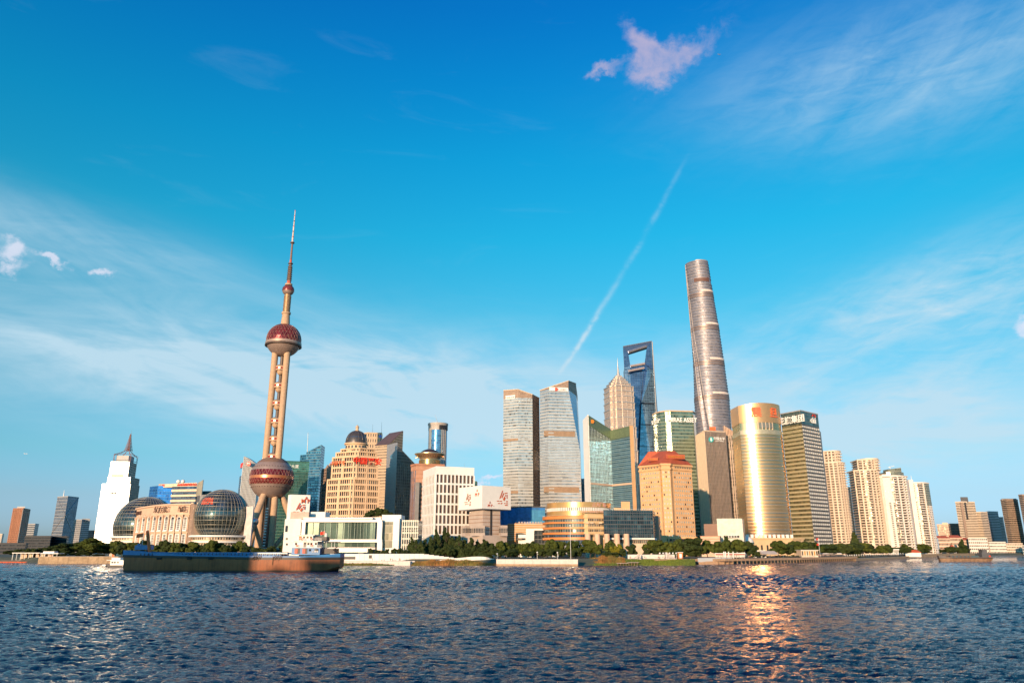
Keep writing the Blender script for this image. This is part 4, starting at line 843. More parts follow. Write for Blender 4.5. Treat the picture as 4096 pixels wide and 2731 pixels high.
# -- red stone block with bronze rotunda
Yr = 740
pl = foot([(1645, 1857, Yr+12), (1665, 1855, Yr), (1775, 1859, Yr+8)], 40); zr = Zp(1856, Yr)
r = bldg('rotunda_building', 'red stone block with bronze rotunda and flared disc roof', pl, GZ)
MB().prism(pl, GZ, zr).build('stone_walls', mat('pink_stone', (.48, .25, .16), .65, var=.1), r)
for k in range(22): z_ = GZ+4*k+2; MB().prism(outset(pl, .12), z_, z_+.5).build('stone_course', BRICK, r)
a, b = edge(pl, 0); windows(r, a, b, GZ+2, zr-6, 5, 1, .4, 1, GLASSB, 'glass_strip', d=.2); 
MB().prism(foot([(1662, 1935, Yr-2.5), (1678, 1935, Yr-2.5)], 10), GZ, Zp(1928, Yr)).build('corner_bay', DGREY, r)
a, b = (Xp(1666, 1945, Yr-.6), Yr-.4), (Xp(1692, 1945, Yr-.6), Yr+1); windows(r, a, b, GZ, Zp(1936, Yr), 4, 16, .6, .5, GLASSW)
MB().prism(outset(pl, .8), zr-1, zr+.8).build('cornice', BRICK, r)
BRONZE = mat('bronze', (.46, .28, .13), .22, .9, var=.12, vs=.2); crt = (Xp(1719, 1830, Yr+18), Yr+18)
kz = lambda y: Zp(y, Yr+8); k_ = (Yr+18)/2970
MB().lathe([(42*k_, kz(1864)), (42*k_, kz(1836))], 48, crt).build('rotunda', BRONZE, r, smooth=True)
piersm = MB().box((0, 0, 0), (.35, .5, kz(1838)-kz(1862))).mesh('bronze_rib', BRONZE)
for k in range(48): t = 2*pi*k/48; inst(piersm, 'bronze_rib', r, (crt[0]+42*k_*cos(t), crt[1]+42*k_*sin(t), kz(1850)), t+pi/2)
MB().lathe([(42*k_, kz(1836)), (40*k_, kz(1832)), (45*k_, kz(1824)), (61*k_, kz(1813)), (61*k_, kz(1810.5)), (38*k_, kz(1806))], 48, crt).build('flared_disc', mat('bronze_light', (.60, .46, .30), .3, .8), r, smooth=40)
fm = MB().box((0, 0, 0), (.3, 3.6, .5), 0, radians(35)).mesh('flare_bracket', BRONZE)
for k in range(36): t = 2*pi*k/36; inst(fm, 'flare_bracket', r, (crt[0]+52*k_*cos(t), crt[1]+52*k_*sin(t), kz(1821)), t+pi/2)
MB().lathe([(39*k_, kz(1808)), (36*k_, kz(1803)), (26*k_, kz(1796)), (12*k_, kz(1791)), (.01, kz(1790))], 40, crt).build('dome', mat('bronze_dark', (.10, .06, .05), .4, .5), r, smooth=True)
# -- blue cylindrical tower behind it
Yc_ = 1300; k_ = Yc_/2930; cc = (Xp(1751, 1740, Yc_+18), Yc_+18); r = thing('round_tower', 'blue glass cylindrical tower with white crown behind the rotunda', 'tower', (*cc, GZ))
MB().lathe([(38*k_, GZ), (38*k_, Zp(1690, Yc_))], 40, cc, um=38*k_).build('shaft', curtain('sky_blue_curtain', [(.12, .30, .50), (.16, .36, .56), (.08, .18, .32)], 4.2, 2.2, (.10, .2, .32), .12, .08, .05, .85), r, smooth=True)
for t in (-2.5, -2.25, -1.02, -.8, -.55): MB().box((cc[0]+38.4*k_*cos(t), cc[1]+38.4*k_*sin(t), (GZ+Zp(1712, Yc_))/2), (1.6, 1.4, Zp(1712, Yc_)-GZ), t+pi/2).build('vertical_fin', mat('fin_pale', (.5, .42, .34), .4, .4), r)
MB().lathe([(38.5*k_, Zp(1716, Yc_)), (39*k_, Zp(1698, Yc_)), (41*k_, Zp(1694, Yc_)), (41*k_, Zp(1688, Yc_)), (30*k_, Zp(1687, Yc_))], 40, cc).build('crown', mat('crown_pale', (.40, .36, .33), .5), r, smooth=40)
cm = MB().box((0, 0, 0), (1.6, 1.0, Zp(1698, Yc_)-Zp(1716, Yc_))).mesh('crown_slot', DARK)
for k in range(12): t = -1.3+.11*k; inst(cm, 'crown_slot', r, (cc[0]+39*k_*cos(t), cc[1]+39*k_*sin(t), Zp(1707, Yc_)), t+pi/2)
MB().tube((*cc, Zp(1690, Yc_)), (cc[0]-6, cc[1], Zp(1650, Yc_)), .4, .15, 5).build('mast', GREY, r)

# -- white gridded block
Yb = 615
pl = foot([(1693, 1879, Yb+40), (1744, 1863, Yb), (1897, 1871, Yb+14)]); z = Zp(1863, Yb); r = bldg('gridded_block', 'white office block with regular tall dark windows', pl, GZ)
MB().prism(outset(pl, -.6), GZ, z-8).build('window_core', GLASSD, r); MB().prism(pl, Zp(1896, Yb), z).build('blank_parapet', WHITE, r)
z0_, z1_ = GZ, Zp(1896, Yb); nr_ = 8; fh = (z1_-z0_)/nr_
for k in range(nr_): MB().prism(pl, z0_+fh*k, z0_+fh*k+fh*.19).build('floor_band', WHITE, r)
for i, nc in ((0, 9), (1, 10)):
    a, b = edge(pl, i); e_ = (b-a).normalized(); nn = Vector((e_.y, -e_.x)); L = (b-a).length
    piers(r, a-nn*.25, b-nn*.25, z0_, z1_, nc, L/nc*.36, .3, WHITE)
    windows(r, a-nn*.5, b-nn*.5, z0_, z1_, nc, nr_, .62, .80, pane('grid_window', [(.06, .06, .07), (.12, .10, .08), (.03, .03, .04)], .1, .4) if i == 0 else MATS['grid_window'], d=.1)
    # brown side panel in each window
    me = MB().box((0, 0, 0), (L/nc*.2, .3, fh*.78)).mesh('brown_panel', mat('window_brown', (.16, .09, .06), .5))
    for rr in range(nr_):
        for c in range(nc): pt = a-nn*.35+(b-a)*((c+.66)/nc); inst(me, 'brown_panel', r, (pt.x, pt.y, z0_+fh*(rr+.6)), atan2(e_.y, e_.x))
MB().tube((Xp(1855, 1868, Yb+10), Yb+20, z), (Xp(1855, 1852, Yb+10), Yb+20, z+4), .12, .08, 5).build('antenna', STEEL, r)
simple_tower('glass_block', 'sliver of grey green building beside the white gridded block', [(1897, 1921, 900), (1907, 1923, 900)], CW_GREEN, None, depth=20, cat='building')

# -- museum with white sign box on stone base
ym = 585
pl = foot([(1836, 1953, ym+26), (1929, 1939, ym), (2043, 1945, ym+18)]); zb, zt = Zp(2032, ym), Zp(1940, ym)
r = bldg('museum_tower', 'stone tower carrying a big white sign box with red emblem', pl, GZ)
bx_ = MB().prism(pl, zb, zt).build('sign_box', WHITE, r)
MB().prism(outset(pl, .1), zb-.5, zb).build('box_edge', GREY, r)
MSTONE = mat('striped_stone', (.46, .38, .33), .7, var=.08); MLINE = mat('stone_line', (.28, .15, .10), .7)
pb = foot([(1877, 2040, ym+24), (1932, 2040, ym+6), (2001, 2040, ym+16)]); MB().prism(pb, GZ, zb).build('stone_shaft', MSTONE, r)
for k in range(10): z_ = GZ+6+(zb-GZ-8)*k/10; MB().prism(outset(pb, .12), z_, z_+.45).build('stone_course', MLINE, r)
a, b = edge(pb, 1); c = a+(b-a)*.47; MB().box((c.x, c.y-.2, (GZ+zb)/2), (1.6, .5, zb-GZ), atan2((b-a).y, (b-a).x)).build('slot_window', DARK, r)
pc = foot([(1852, 2140, ym+18), (1932, 2140, ym-3), (2028, 2140, ym+10)]); MB().prism(pc, GZ, Zp(2140, ym)).build('stone_base', MSTONE, r)
for k in range(3): z_ = GZ+2+3*k; MB().prism(outset(pc, .1), z_, z_+.4).build('stone_course', MLINE, r)
for x0, x1, x2, Y in ((1846, 1862, 1880, ym+14), (1880, 1902, 1940, ym-1), (1995, 2003, 2030, ym+4)):
    pd = foot([(x0, 2110, Y+6), (x1, 2110, Y), (x2, 2110, Y+2)]); z0_, z1_ = Zp(2143, Y), Zp(2100, Y); by = MB().prism(pd, z0_, z1_).build('bay_window', MSTONE, r)
    for i in (0, 1):
        a, b = edge(pd, i); windows(by, a, b, z0_+2.2, z1_-1.8, 3 if i == 0 else 6, 1, .72, .9, GLASSD, 'pane', d=.12)
        n_ = Vector(((b-a).y, -(b-a).x)).normalized()*.2
        for k in range(5): cc_ = (a+b)/2+n_; MB().box((cc_.x, cc_.y, z0_+2.6+1.1*k), ((b-a).length*.98, .12, .18), atan2((b-a).y, (b-a).x)).build('louvre', MSTONE, by)
# emblem: tilted abstract of bars built as flat raised shapes
def emblem(root, p, q_, t, z, s, m_, mirror=1):
    p, q_ = Vector(p), Vector(q_); e = (q_-p).normalized(); n_ = Vector((e.y, -e.x))*.25; o = p+(q_-p)*t
    f = lambda u, v: (o.x+e.x*u*s+n_.x, o.y+e.y*u*s+n_.y, z+v*s)
    shapes = [[(-.55, .1), (-.42, .02), (.0, .95), (-.14, 1.0)], [(-.62, -.02), (-.55, -.1), (-.40, .05), (-.47, .12)], [(-.3, .12), (-.16, .02), (.18, .62), (.06, .72)], [(-.02, -.12), (.2, .3), (.42, .08), (.2, -.32)], [(.24, .72), (.72, .8), (.72, .68), (.3, .6)], [(.34, .5), (.46, .52), (.46, .22), (.36, .26)], [(.58, .52), (.72, .54), (.72, .02), (.58, 0)],
        [(-1.0, -.3), (-.6, -.28), (-.6, -.38), (-1.0, -.4)], [(-.5, -.3), (-.2, -.28), (-.2, -.4), (-.5, -.42)], [(-.85, -.6), (-.5, -.58), (-.5, -.68), (-.85, -.7)], [(-.35, -.55), (-.1, -.54), (-.2, -.7), (-.4, -.7)], [(.15, -.55), (.4, -.54), (.4, -.64), (.15, -.65)], [(.5, -.3), (.76, -.28), (.76, -.42), (.5, -.44)], [(.5, -.55), (.76, -.53), (.76, -.66), (.5, -.68)], [(.3, -.78), (.76, -.76), (.76, -.88), (.3, -.9)]]
    for sh in shapes:
        k = sum((sh[i][0]*sh[(i+1) % 4][1]-sh[(i+1) % 4][0]*sh[i][1]) for i in range(4)); sh = sh if k > 0 else sh[::-1]
        MB().face([f(u, v) for u, v in sh]).build('emblem_bar', m_, root)
EMB = mat('emblem_red', (.55, .10, .03), .5)
a, b = edge(pl, 1); emblem(bx_, a, b, .72, (zb+zt)/2-.5, 6.2, EMB); text('M P -', 3.0, EMB, bx_, a, b, .30, zb+1.3, out=.25); text('A', 2.2, EMB, bx_, a, b, .265, zb+4.0, out=.25)
a, b = edge(pl, 0); emblem(bx_, a, b, .42, (zb+zt)/2-1.5, 5.2, mat('emblem_dark', (.30, .07, .03), .5)); text('M P', 3.8, EMB, bx_, a, b, .80, zb+9.5, out=.25); text('A', 2.8, EMB, bx_, a, b, .80, zb+13, out=.25)

# -- museum hall: white frame, big glass, sign tower
yh = 525
r = thing('museum_hall', 'long white museum hall with huge green glass wall and sign tower', 'museum', (Xp(1350, 2200, yh), yh+10, GZ))
FRW = mat('bright_white_frame', (.82, .79, .70), .45, var=.03)
def bxp(nm, x0, x1, y0, y1, Y, dep, m_, par=None, zb=None): # box between view columns/rows at distance Y
    return MB().prism([(Xp(x0, (y0+y1)/2, Y), Y), (Xp(x1, (y0+y1)/2, Y), Y), (Xp(x1, (y0+y1)/2, Y), Y+dep), (Xp(x0, (y0+y1)/2, Y), Y+dep)], GZ if zb is None else Zp(y1, Y), Zp(y0, Y)).build(nm, m_, par or r)
tw = MB().prism(foot([(1153, 1982, yh+6), (1166, 1977, yh+3), (1242, 1978, yh+8)]), GZ, Zp(1978, yh+5)).build('sign_tower', WHITE, r)
A_, B_ = (Xp(1166, 2020, yh+2.9), yh+2.9), (Xp(1242, 2020, yh+7.8), yh+7.8)
emblem(tw, A_, B_, .46, Zp(2036, yh), 4.7, EMB); text('M P', 4.0, EMB, tw, A_, B_, .72, Zp(2009, yh), out=.25, bold=.05); text('A', 3.4, EMB, tw, A_, B_, .75, Zp(1997, yh), out=.25, bold=.05)
bxp('tower_louvre', 1162, 1235, 2047, 2078, yh+2.2, 2, mat('louvre_tan', (.45, .36, .29), .6), tw, 1)
MB().prism(foot([(1139, 2090, yh-1), (1206, 2074, yh-9), (1212, 2074, yh+10)]), GZ, Zp(2074, yh-6)).build('side_wall', WSTONE, r)
for x, y in ((1142, 2102), (1143, 2150), (1144, 2172)): MB().prism([(Xp(x, y, yh-2.6), yh-2.6), (Xp(x+8, y, yh-3.4), yh-3.4), (Xp(x+8, y, yh-2), yh-2), (Xp(x, y, yh-2), yh-2)], Zp(y+(24 if y < 2120 else 8), yh), Zp(y, yh)).build('slit_window', GLASSD, r)
Yg = yh-10
GW = curtain('museum_glass', [(.16, .24, .20), (.12, .19, .16), (.22, .29, .23)], 40, 4.4, (.16, .20, .16), .0, .03, .06, .6, .02)
bxp('hall_glass', 1222, 1500, 2085, 2155, Yg+3, 1.0, GW, r, 1); bxp('hall_glass', 1222, 1500, 2168, 2192, Yg+3, 1.0, GW, r, 1)
bxp('top_beam', 1206, 1528, 2078, 2087, Yg, 16, FRW, r, 1); bxp('middle_beam', 1206, 1528, 2156, 2168, Yg, 16, FRW, r, 1); bxp('base_beam', 1318, 1470, 2193, 2208, Yg-6, 20, FRW, r, 1)
bxp('left_jamb', 1206, 1220, 2087, 2156, Yg, 14, FRW, r, 1); bxp('right_jamb', 1508, 1528, 2087, 2156, Yg, 14, FRW, r, 1); bxp('right_jamb', 1508, 1528, 2168, 2200, Yg, 14, FRW, r, 1)
for k in range(12): bxp('glass_fin', 1226+24*k, 1226.8+24*k, 2087, 2155, Yg+2.2, .8, mat('glass_fin', (.35, .45, .38), .2, .2), r, 1)
bxp('hall_roof', 1212, 1524, 2068, 2079, Yg+8, 30, WSTONE, r, 1); bxp('roof_block', 1240, 1301, 2046, 2072, Yg+20, 14, WSTONE, r, 1); bxp('roof_block', 1315, 1490, 2068, 2076, Yg+4, 14, WSTONE, r, 1)
bxp('lobby_floor', 1222, 1500, 2188, 2196, Yg+1, 4, WALLW, r, 1)
pq = mat('lobby_colour', (.30, .16, .12), .7, rnd=.8)
for k in range(22): x = 1330+7.6*k; bxp('lobby_planter', x, x+4, 2186, 2190, Yg+1.2, 1, MATS['lobby_colour'], r, 1)
bxp('stair_tower', 1525, 1602, 2058, 2200, Yg+4, 18, WHITE, r); bxp('stair_glazing', 1531, 1571, 2086, 2190, Yg+3.7, .6, curtain('stair_glass', [(.20, .20, .15), (.26, .25, .18), (.14, .14, .11)], 5, 2.0, (.35, .32, .25), .1, .06, .15, .4), r, 1)
bxp('stair_pier', 1571, 1596, 2072, 2196, Yg+2, 6, WHITE, r, 1)
GB = curtain('office_glass', [(.10, .14, .13), (.16, .20, .18), (.05, .07, .07)], 5.5, 1.7, (.26, .27, .23), .10, .1, .08, .55)
bxp('office_wing', 1596, 1673, 2079, 2200, Yg+6, 22, GB, r)
for k in range(5): bxp('floor_band', 1595.5, 1673.5, 2079+24*k, 2085+24*k, Yg+5.6, .5, mat('wing_band', (.28, .29, .25), .4, .2), r, 1)
for k in range(9): bxp('mullion', 1598+9*k, 1599+9*k, 2079, 2196, Yg+5.3, .4, STEEL, r, 1)
# garden block with trees on its roof behind
simple_tower('garden_block', 'dark low block under roof trees behind the museum hall', [(1440, 2072, 640), (1556, 2072, 640)], DGREY, None, depth=30, cat='building')

# -- blue mesh hoarding, orange striped block, white low building
BLUEM = mat('blue_mesh', (.05, .20, .50), .5, var=.3, vs=.3)
pl = foot([(2001, 2030, 668), (2070, 2027, 655), (2122, 2034, 650), (2180, 2036, 655)], 40); r = bldg('clad_building', 'building wrapped in bright blue mesh beside the round mall', pl, GZ)
MB().prism(pl, Zp(2098, 655), Zp(2030, 655)).build('blue_mesh', BLUEM, r); MB().prism(outset(pl, -1), GZ, Zp(2098, 655)).build('lower_storey', DGREY, r)
a, b = edge(pl, 1); windows(r, a, b, Zp(2090, 650), Zp(2032, 650), 9, 12, .5, .25, mat('mesh_tie', (.03, .10, .30), .5), 'mesh_tie', d=.06)
a, b = edge(pl, 2); windows(r, a, b, Zp(2092, 650), Zp(2038, 650), 4, 4, .93, .94, mat('blue_sheet', (.10, .36, .58), .35, .1, var=.1, rnd=.2), 'blue_sheet', d=.1); MB().prism(outset(pl, .3), Zp(2030, 655), Zp(2030, 655)+1).build('roof_edge', DGREY, r)
pl = foot([(2031, 2095, 640), (2060, 2092, 630), (2178, 2092, 636)], 12); r = bldg('striped_block', 'orange and cream striped low block below the blue mesh', pl, GZ); z = Zp(2092, 632)
MB().prism(pl, GZ, z).build('stripe_walls', ORANGE, r)
for k in range(8): MB().prism(outset(pl, .2), z-1.2-1.75*k, z-.4-1.75*k).build('cream_band', CREAM, r)
for k in range(10): MB().box((Xp(2066+11*k, 2090, 640), 640, z+.8), (1.4, 1.4, 1.6)).build('vent', GREY, r)
pl = foot([(2073, 2150, 612), (2104, 2114, 600), (2196, 2114, 604)], 25); r = bldg('low_building', 'white low building with dark glass panel before the orange block', pl, GZ); z = Zp(2114, 600)
MB().prism(foot([(2104, 2114, 600), (2136, 2114, 600)], 26), GZ, z).build('block', WSTONE, r); MB().prism(foot([(2138, 2116, 602), (2192, 2116, 602)], 24), GZ, z-1).build('glass_panel', curtain('low_glass', [(.06, .07, .07), (.10, .11, .10), (.04, .04, .04)], 3.4, 2.6, (.16, .15, .13), .1, .08, .08, .5), r)
MB().prism(foot([(2136, 2114, 600), (2198, 2113, 600)], 26), z-1.2, z+.2).build('lintel', WSTONE, r); MB().prism(foot([(2192, 2134, 599), (2233, 2134, 599)], 26), GZ, Zp(2133, 599)).build('block', WHITE, r); MB().prism(foot([(2192, 2114, 599.5), (2199, 2114, 599.5)], 26), GZ, z).build('jamb', WHITE, r)
MB().prism(foot([(2073, 2138, 606), (2104, 2137, 603)], 20), GZ, Zp(2137, 604)).build('block', WSTONE, r)
for x in (2077, 2090): MB().prism(foot([(x, 2153, 602.6), (x+11, 2153, 602.4)], 3), Zp(2158, 603), Zp(2151, 603)).build('window', GLASSD, r)
MB().prism(foot([(2207, 2150, 598.7), (2219, 2150, 598.7)], 2), Zp(2154, 599), Zp(2149, 599)).build('window', GLASSD, r)

# -- round mall
Ym = 575; k_ = Ym/3015
r = thing('round_mall', 'round gold and orange shopping mall with glowing top drum', 'mall', (Xp(2313, 2150, Ym+26), Ym+26, GZ))
mc = (Xp(2313, 2010, Ym+26), Ym+26); R1 = 130*k_*1.03
zm = lambda y: Zp(y, Ym+3)
GOLDM = mat('gold_panel', (.66, .40, .16), .30, .55, var=.06); ORM = mat('orange_panel', (.62, .22, .06), .45, var=.08)
MGL = curtain('mall_glass', [(.14, .17, .16), (.08, .10, .10), (.24, .24, .20)], 12, 2.0, (.40, .34, .24), .0, .12, .08, .5)
MB().lathe([(R1, zm(2028)), (R1, zm(2007)), (R1-1, zm(2006)), (.01, zm(2005))], 72, mc).build('top_drum', GOLDM, r, smooth=40)
MB().lathe([(R1-.8, zm(2042)), (R1-.8, zm(2027))], 72, mc, um=R1).build('window_band', MGL, r, smooth=True)
pm = MB().box((0, 0, 0), (.9, .7, zm(2027)-zm(2042))).mesh('window_pier', WSTONE)
for k in range(60): t = -pi-.2+(pi+.4)*k/59; inst(pm, 'window_pier', r, (mc[0]+(R1-.6)*cos(t), mc[1]+(R1-.6)*sin(t), zm(2034.5)), t+pi/2)
MB().lathe([(R1-.3, zm(2062)), (R1, zm(2061)), (R1, zm(2042)), (R1-.8, zm(2041.6))], 72, mc).build('gold_parapet', GOLDM, r, smooth=40)
R2 = R1+3.2
levels = [(2063, 2075), (2086, 2093), (2107, 2115), (2128, 2136), (2148, 2158)]
for i, (y0, y1) in enumerate(levels): MB().lathe([(R2-2, zm(y1)), (R2, zm(y1)), (R2, zm(y0)), (R2-2.5, zm(y0)+.1)], 72, mc, -pi-.3, .3).build('orange_band', ORM, r, smooth=40)
for i, (y0, y1) in enumerate(((2075, 2086), (2093, 2107), (2115, 2128), (2136, 2148), (2158, 2172))): MB().lathe([(R2-1.6, zm(y1)), (R2-1.6, zm(y0))], 72, mc, um=R1).build('window_band', MGL if i < 3 else CW_DKBLUE, r, smooth=True)
MB().lathe([(.01, zm(2061.5)), (R2, zm(2062.5))], 72, mc).build('balcony', CONC, r)
hd = MB(); 
for k in range(50):
    t = -pi+pi*k/49; MB().tube((mc[0]+R2*.99*cos(t), mc[1]+R2*.99*sin(t), zm(2062)), (mc[0]+R2*.99*cos(t), mc[1]+R2*.99*sin(t), zm(2058)), .08, n=4).build('balcony_post', STEEL, r)
# stone bay on the right of the drum
pb = foot([(2338, 2100, Ym-3.5), (2352, 2100, Ym-5), (2414, 2100, Ym-1)], 30); MB().prism(pb, GZ, zm(2056)).build('stone_bay', mat('gold_stone', (.62, .42, .22), .55, var=.08), r)
a, b = edge(pb, 1)
for k in range(4): windows(r, a, b, zm(2085+21*k), zm(2074+21*k), 9, 1, .7, .9, GLASSW, d=.15)
for k in range(4): MB().prism(outset(pb, .7), zm(2072+21*k), zm(2065+21*k)).build('balcony_band', mat('gold_stone', (0, 0, 0)), r)
for x in (2368, 2402, 2350): MB().box((Xp(x, 2097, Ym-6), Ym-5.5, zm(2092)), (2.6, 1.5, 1.2)).build('bracket', TAN, r)
# sign on the drum: curved row of characters
def arc_text(s, size, m_, R, z, t0, dt, name='sign_letters'):
    for i, ch in enumerate(s):
        if ch == ' ': continue
        t = t0+dt*i; c = Vector((mc[0]+R*cos(t), mc[1]+R*sin(t))); e = Vector((-sin(t), cos(t))); text(ch, size, m_, r, c-e, c+e, .5, z, name=name, out=.25, ext=.15)
PINK = mat('pink_sign', (.70, .42, .34), .4); arc_text('正大广场', 3.9, PINK, R1, zm(2024.5), -1.17, .135)
MB().lathe([(1.5, -.2), (2.1, -.2), (2.1, .2), (1.5, .2), (1.5, -.2)], 20).build('round_logo', PINK, r).matrix_local = Matrix.Translation(Vector((mc[0]+(R1+.2)*cos(-1.31), mc[1]+(R1+.2)*sin(-1.31), zm(2018)))-r.location) @ Matrix.Rotation(-1.31+pi/2, 4, 'Z') @ Matrix.Rotation(pi/2, 4, 'X')
text('SUPER BRAND MALL', 2.5, PINK, r, (pb[1][0]-4, pb[1][1]-.8), pb[2], .5, zm(2052), out=.8, ext=.15)
for k in range(5):                                    # small roof dishes
    x = 2215+9*k; MB().tube((Xp(x, 2004, Ym+14), Ym+14, zm(2006)), (Xp(x+3, 1998, Ym+14), Ym+13, zm(1997)), .5, .2, 5).build('roof_aerial', STEEL, r)
MB().lathe([(.01, 0), (1.6, .4), (2.4, 1.1)], 14, (Xp(2222, 1998, Ym+16), Ym+16)).build('dish', WHITE, r).location.z = zm(2000)-GZ
# dark glass wing of the mall
pg = foot([(2414, 2042, Ym-4), (2610, 2046, Ym+2), (2619, 2046, Ym+24)]); z = Zp(2040, Ym)
r2 = bldg('glass_mall_wing', 'dark teal glass mall wing with stone columns beside the round mall', pg, GZ)
MB().prism(pg, Zp(2157, Ym), z).build('glass_box', curtain('wing_glass', [(.03, .07, .09), (.05, .11, .13), (.10, .18, .20)], 3.4, 2.6, (.06, .09, .10), .1, .05, .04, .75, pick=(0, .55, .86)), r2)
for k in range(7): MB().prism(outset(pg, .25), Zp(2052+15*k, Ym), Zp(2050+15*k, Ym)).build('floor_band', DGREY, r2)
a, b = edge(pg, 0); piers(r2, a, b, Zp(2157, Ym), z, 22, .16, .15, DGREY, 'mullion'); MB().prism(outset(pg, .6), Zp(2157, Ym), Zp(2150, Ym)).build('stone_sill', WSTONE, r2)
MB().prism(outset(pg, -2), GZ, Zp(2157, Ym)).build('podium', CREAM, r2); windows(r2, a+Vector((0, 1.85)), b+Vector((0, 1.85)), Zp(2172, Ym), Zp(2159, Ym), 24, 1, .75, .9, GLASSW, d=.3)
for k in range(26): MB().box((Xp(2420+7.4*k, 2038, Ym+3), Ym+2, z+.7), (.3, .3, 1.4)).build('roof_post', STEEL, r2)
MB().prism(foot([(2455, 2022, Ym+14), (2520, 2022, Ym+16)], 12), z, Zp(2030, Ym+14)).build('roof_house', PEACH, r2); MB().prism(foot([(2484, 2006, Ym+15), (2519, 2006, Ym+16)], 9), z, Zp(2005, Ym+15)).build('roof_house', PEACH, r2)
for x in (2351, 2389, 2428, 2468, 2506): MB().lathe([(2.3, GZ), (2.1, Zp(2134, Ym-9)), (.01, Zp(2134, Ym-9))], 14, (Xp(x, 2150, Ym-9), Ym-9)).build('stone_column', SAND, r2, smooth=40)
MB().prism(foot([(2619, 2062, Ym+30), (2632, 2062, Ym+30)], 20), GZ, Zp(2062, Ym+30)).build('back_wall', BROWN, r2)
# ================================================================== TALL TOWERS
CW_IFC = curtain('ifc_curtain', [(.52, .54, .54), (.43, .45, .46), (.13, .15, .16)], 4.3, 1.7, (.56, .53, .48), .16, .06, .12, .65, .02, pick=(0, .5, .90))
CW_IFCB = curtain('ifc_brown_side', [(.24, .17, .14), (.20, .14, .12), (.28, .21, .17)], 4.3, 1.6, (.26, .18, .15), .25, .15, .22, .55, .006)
BANDC = mat('cream_metal', (.52, .51, .49), .35, .4, var=.05); BANDB = mat('brown_louvre', (.34, .22, .14), .45, .3)
# left of the pair
Yi = 1110
pl = foot([(2014, 1561, Yi+12), (2072, 1556, Yi), (2129, 1577, Yi+3), (2157, 1596, Yi+45)], 50); zi = Zp(1590, Yi)
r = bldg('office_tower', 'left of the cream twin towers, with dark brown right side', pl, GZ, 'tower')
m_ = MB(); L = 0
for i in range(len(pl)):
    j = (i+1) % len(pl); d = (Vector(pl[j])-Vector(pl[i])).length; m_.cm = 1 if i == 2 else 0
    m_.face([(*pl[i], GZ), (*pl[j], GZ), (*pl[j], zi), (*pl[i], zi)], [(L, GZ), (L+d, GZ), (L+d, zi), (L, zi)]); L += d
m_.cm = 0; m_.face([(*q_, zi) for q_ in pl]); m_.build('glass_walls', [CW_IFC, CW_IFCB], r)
nfl = int((zi-GZ)/4.6); fh = (zi-GZ)/nfl
for k in range(nfl):
    f2 = [pl[0], pl[1], pl[2]]; o = outset(pl, .3); z_ = GZ+fh*k
    MB().prism([o[0], o[1], o[2], (pl[2][0]-3, pl[2][1]+4), (pl[0][0]+3, pl[0][1]+4)], z_, z_+fh*.34).build('floor_band', BANDC, r)
o = outset(pl, .45)
for y in (1752, 1962): MB().prism([o[0], o[1], (pl[1][0], pl[1][1]+3), (pl[0][0]+2, pl[0][1]+4)], Zp(y+10, Yi), Zp(y, Yi)).build('louvre_band', BANDB, r)
zc = [Zp(1561, Yi+12), Zp(1557, Yi), Zp(1577, Yi+3), Zp(1592, Yi+45), Zp(1592, Yi+45), Zp(1566, Yi+12)]
MB().prism(pl, zi, zc, b=pl, cap=False).build('crown_screen', curtain('crown_louvre', [(.30, .20, .15), (.26, .17, .13), (.34, .24, .18)], 2, 2.4, (.45, .33, .24), .25, .12, .4, .3), r)
for i in (0, 1, 2): a, b = edge(pl, i); MB().tube((a.x, a.y, zc[i]), (b.x, b.y, zc[i+1]), .7, n=6).build('crown_rail', CREAM, r)
a, b = edge(pl, 0); c0, c1 = a+(b-a)*.14, a+(b-a)*.80
MB().prism([(c0.x, c0.y-.8), (c1.x, c1.y-.8), (c1.x, c1.y), (c0.x, c0.y)], Zp(1592, Yi), Zp(1578, Yi)).build('sign_panel', SIGNW, r); text('中国建设银行', 3.2, GREY, r, a, b, .5, Zp(1589, Yi), out=1.0)
# brighter mirror panes added to paint the sun glint on the brown side
a, b = edge(pl, 2); windows(r, a+(b-a)*.1, b-(b-a)*.05, Zp(1880, Yi+20), Zp(1800, Yi+20), 8, 14, .8, .8, pane('glint_pane', [(.55, .42, .33)]*3, .08, .9, tilt=.03), 'sun_glint_pane', d=.1, tilt=.02)
# right of the pair, with hexagon sign
Yi = 1070
pl = foot([(2160, 1561, Yi+14), (2195, 1550, Yi), (2273, 1522, Yi+6), (2303, 1533, Yi+50)], 50)
Pb = foot([(2160, 1900, Yi+14), (2195, 1900, Yi), (2325, 1900, Yi+6), (2328, 1900, Yi+50)], 50)
r = bldg('office_tower', 'right of the cream twin towers, with red hexagon sign on top', Pb, GZ, 'tower')
zk, zi = Zp(1810, Yi), Zp(1556, Yi)
P2 = [(Pb[0][0], Pb[0][1]), (Pb[1][0], Pb[1][1]), (Xp(2321, 1810, Yi+6), Yi+6), (Xp(2323, 1810, Yi+50), Yi+50)]+Pb[4:]
P3 = [(Xp(2160, 1556, Yi+14), Yi+14), (Xp(2195, 1556, Yi), Yi), (Xp(2274, 1556, Yi+6), Yi+6), (Xp(2304, 1556, Yi+50), Yi+50)]+Pb[4:]
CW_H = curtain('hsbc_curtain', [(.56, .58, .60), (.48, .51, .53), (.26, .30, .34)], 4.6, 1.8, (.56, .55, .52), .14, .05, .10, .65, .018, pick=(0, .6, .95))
CW_HB = curtain('hsbc_blue_side', [(.09, .24, .40), (.12, .28, .44), (.06, .16, .28)], 4.6, 2.2, (.10, .18, .28), .12, .08, .06, .8)
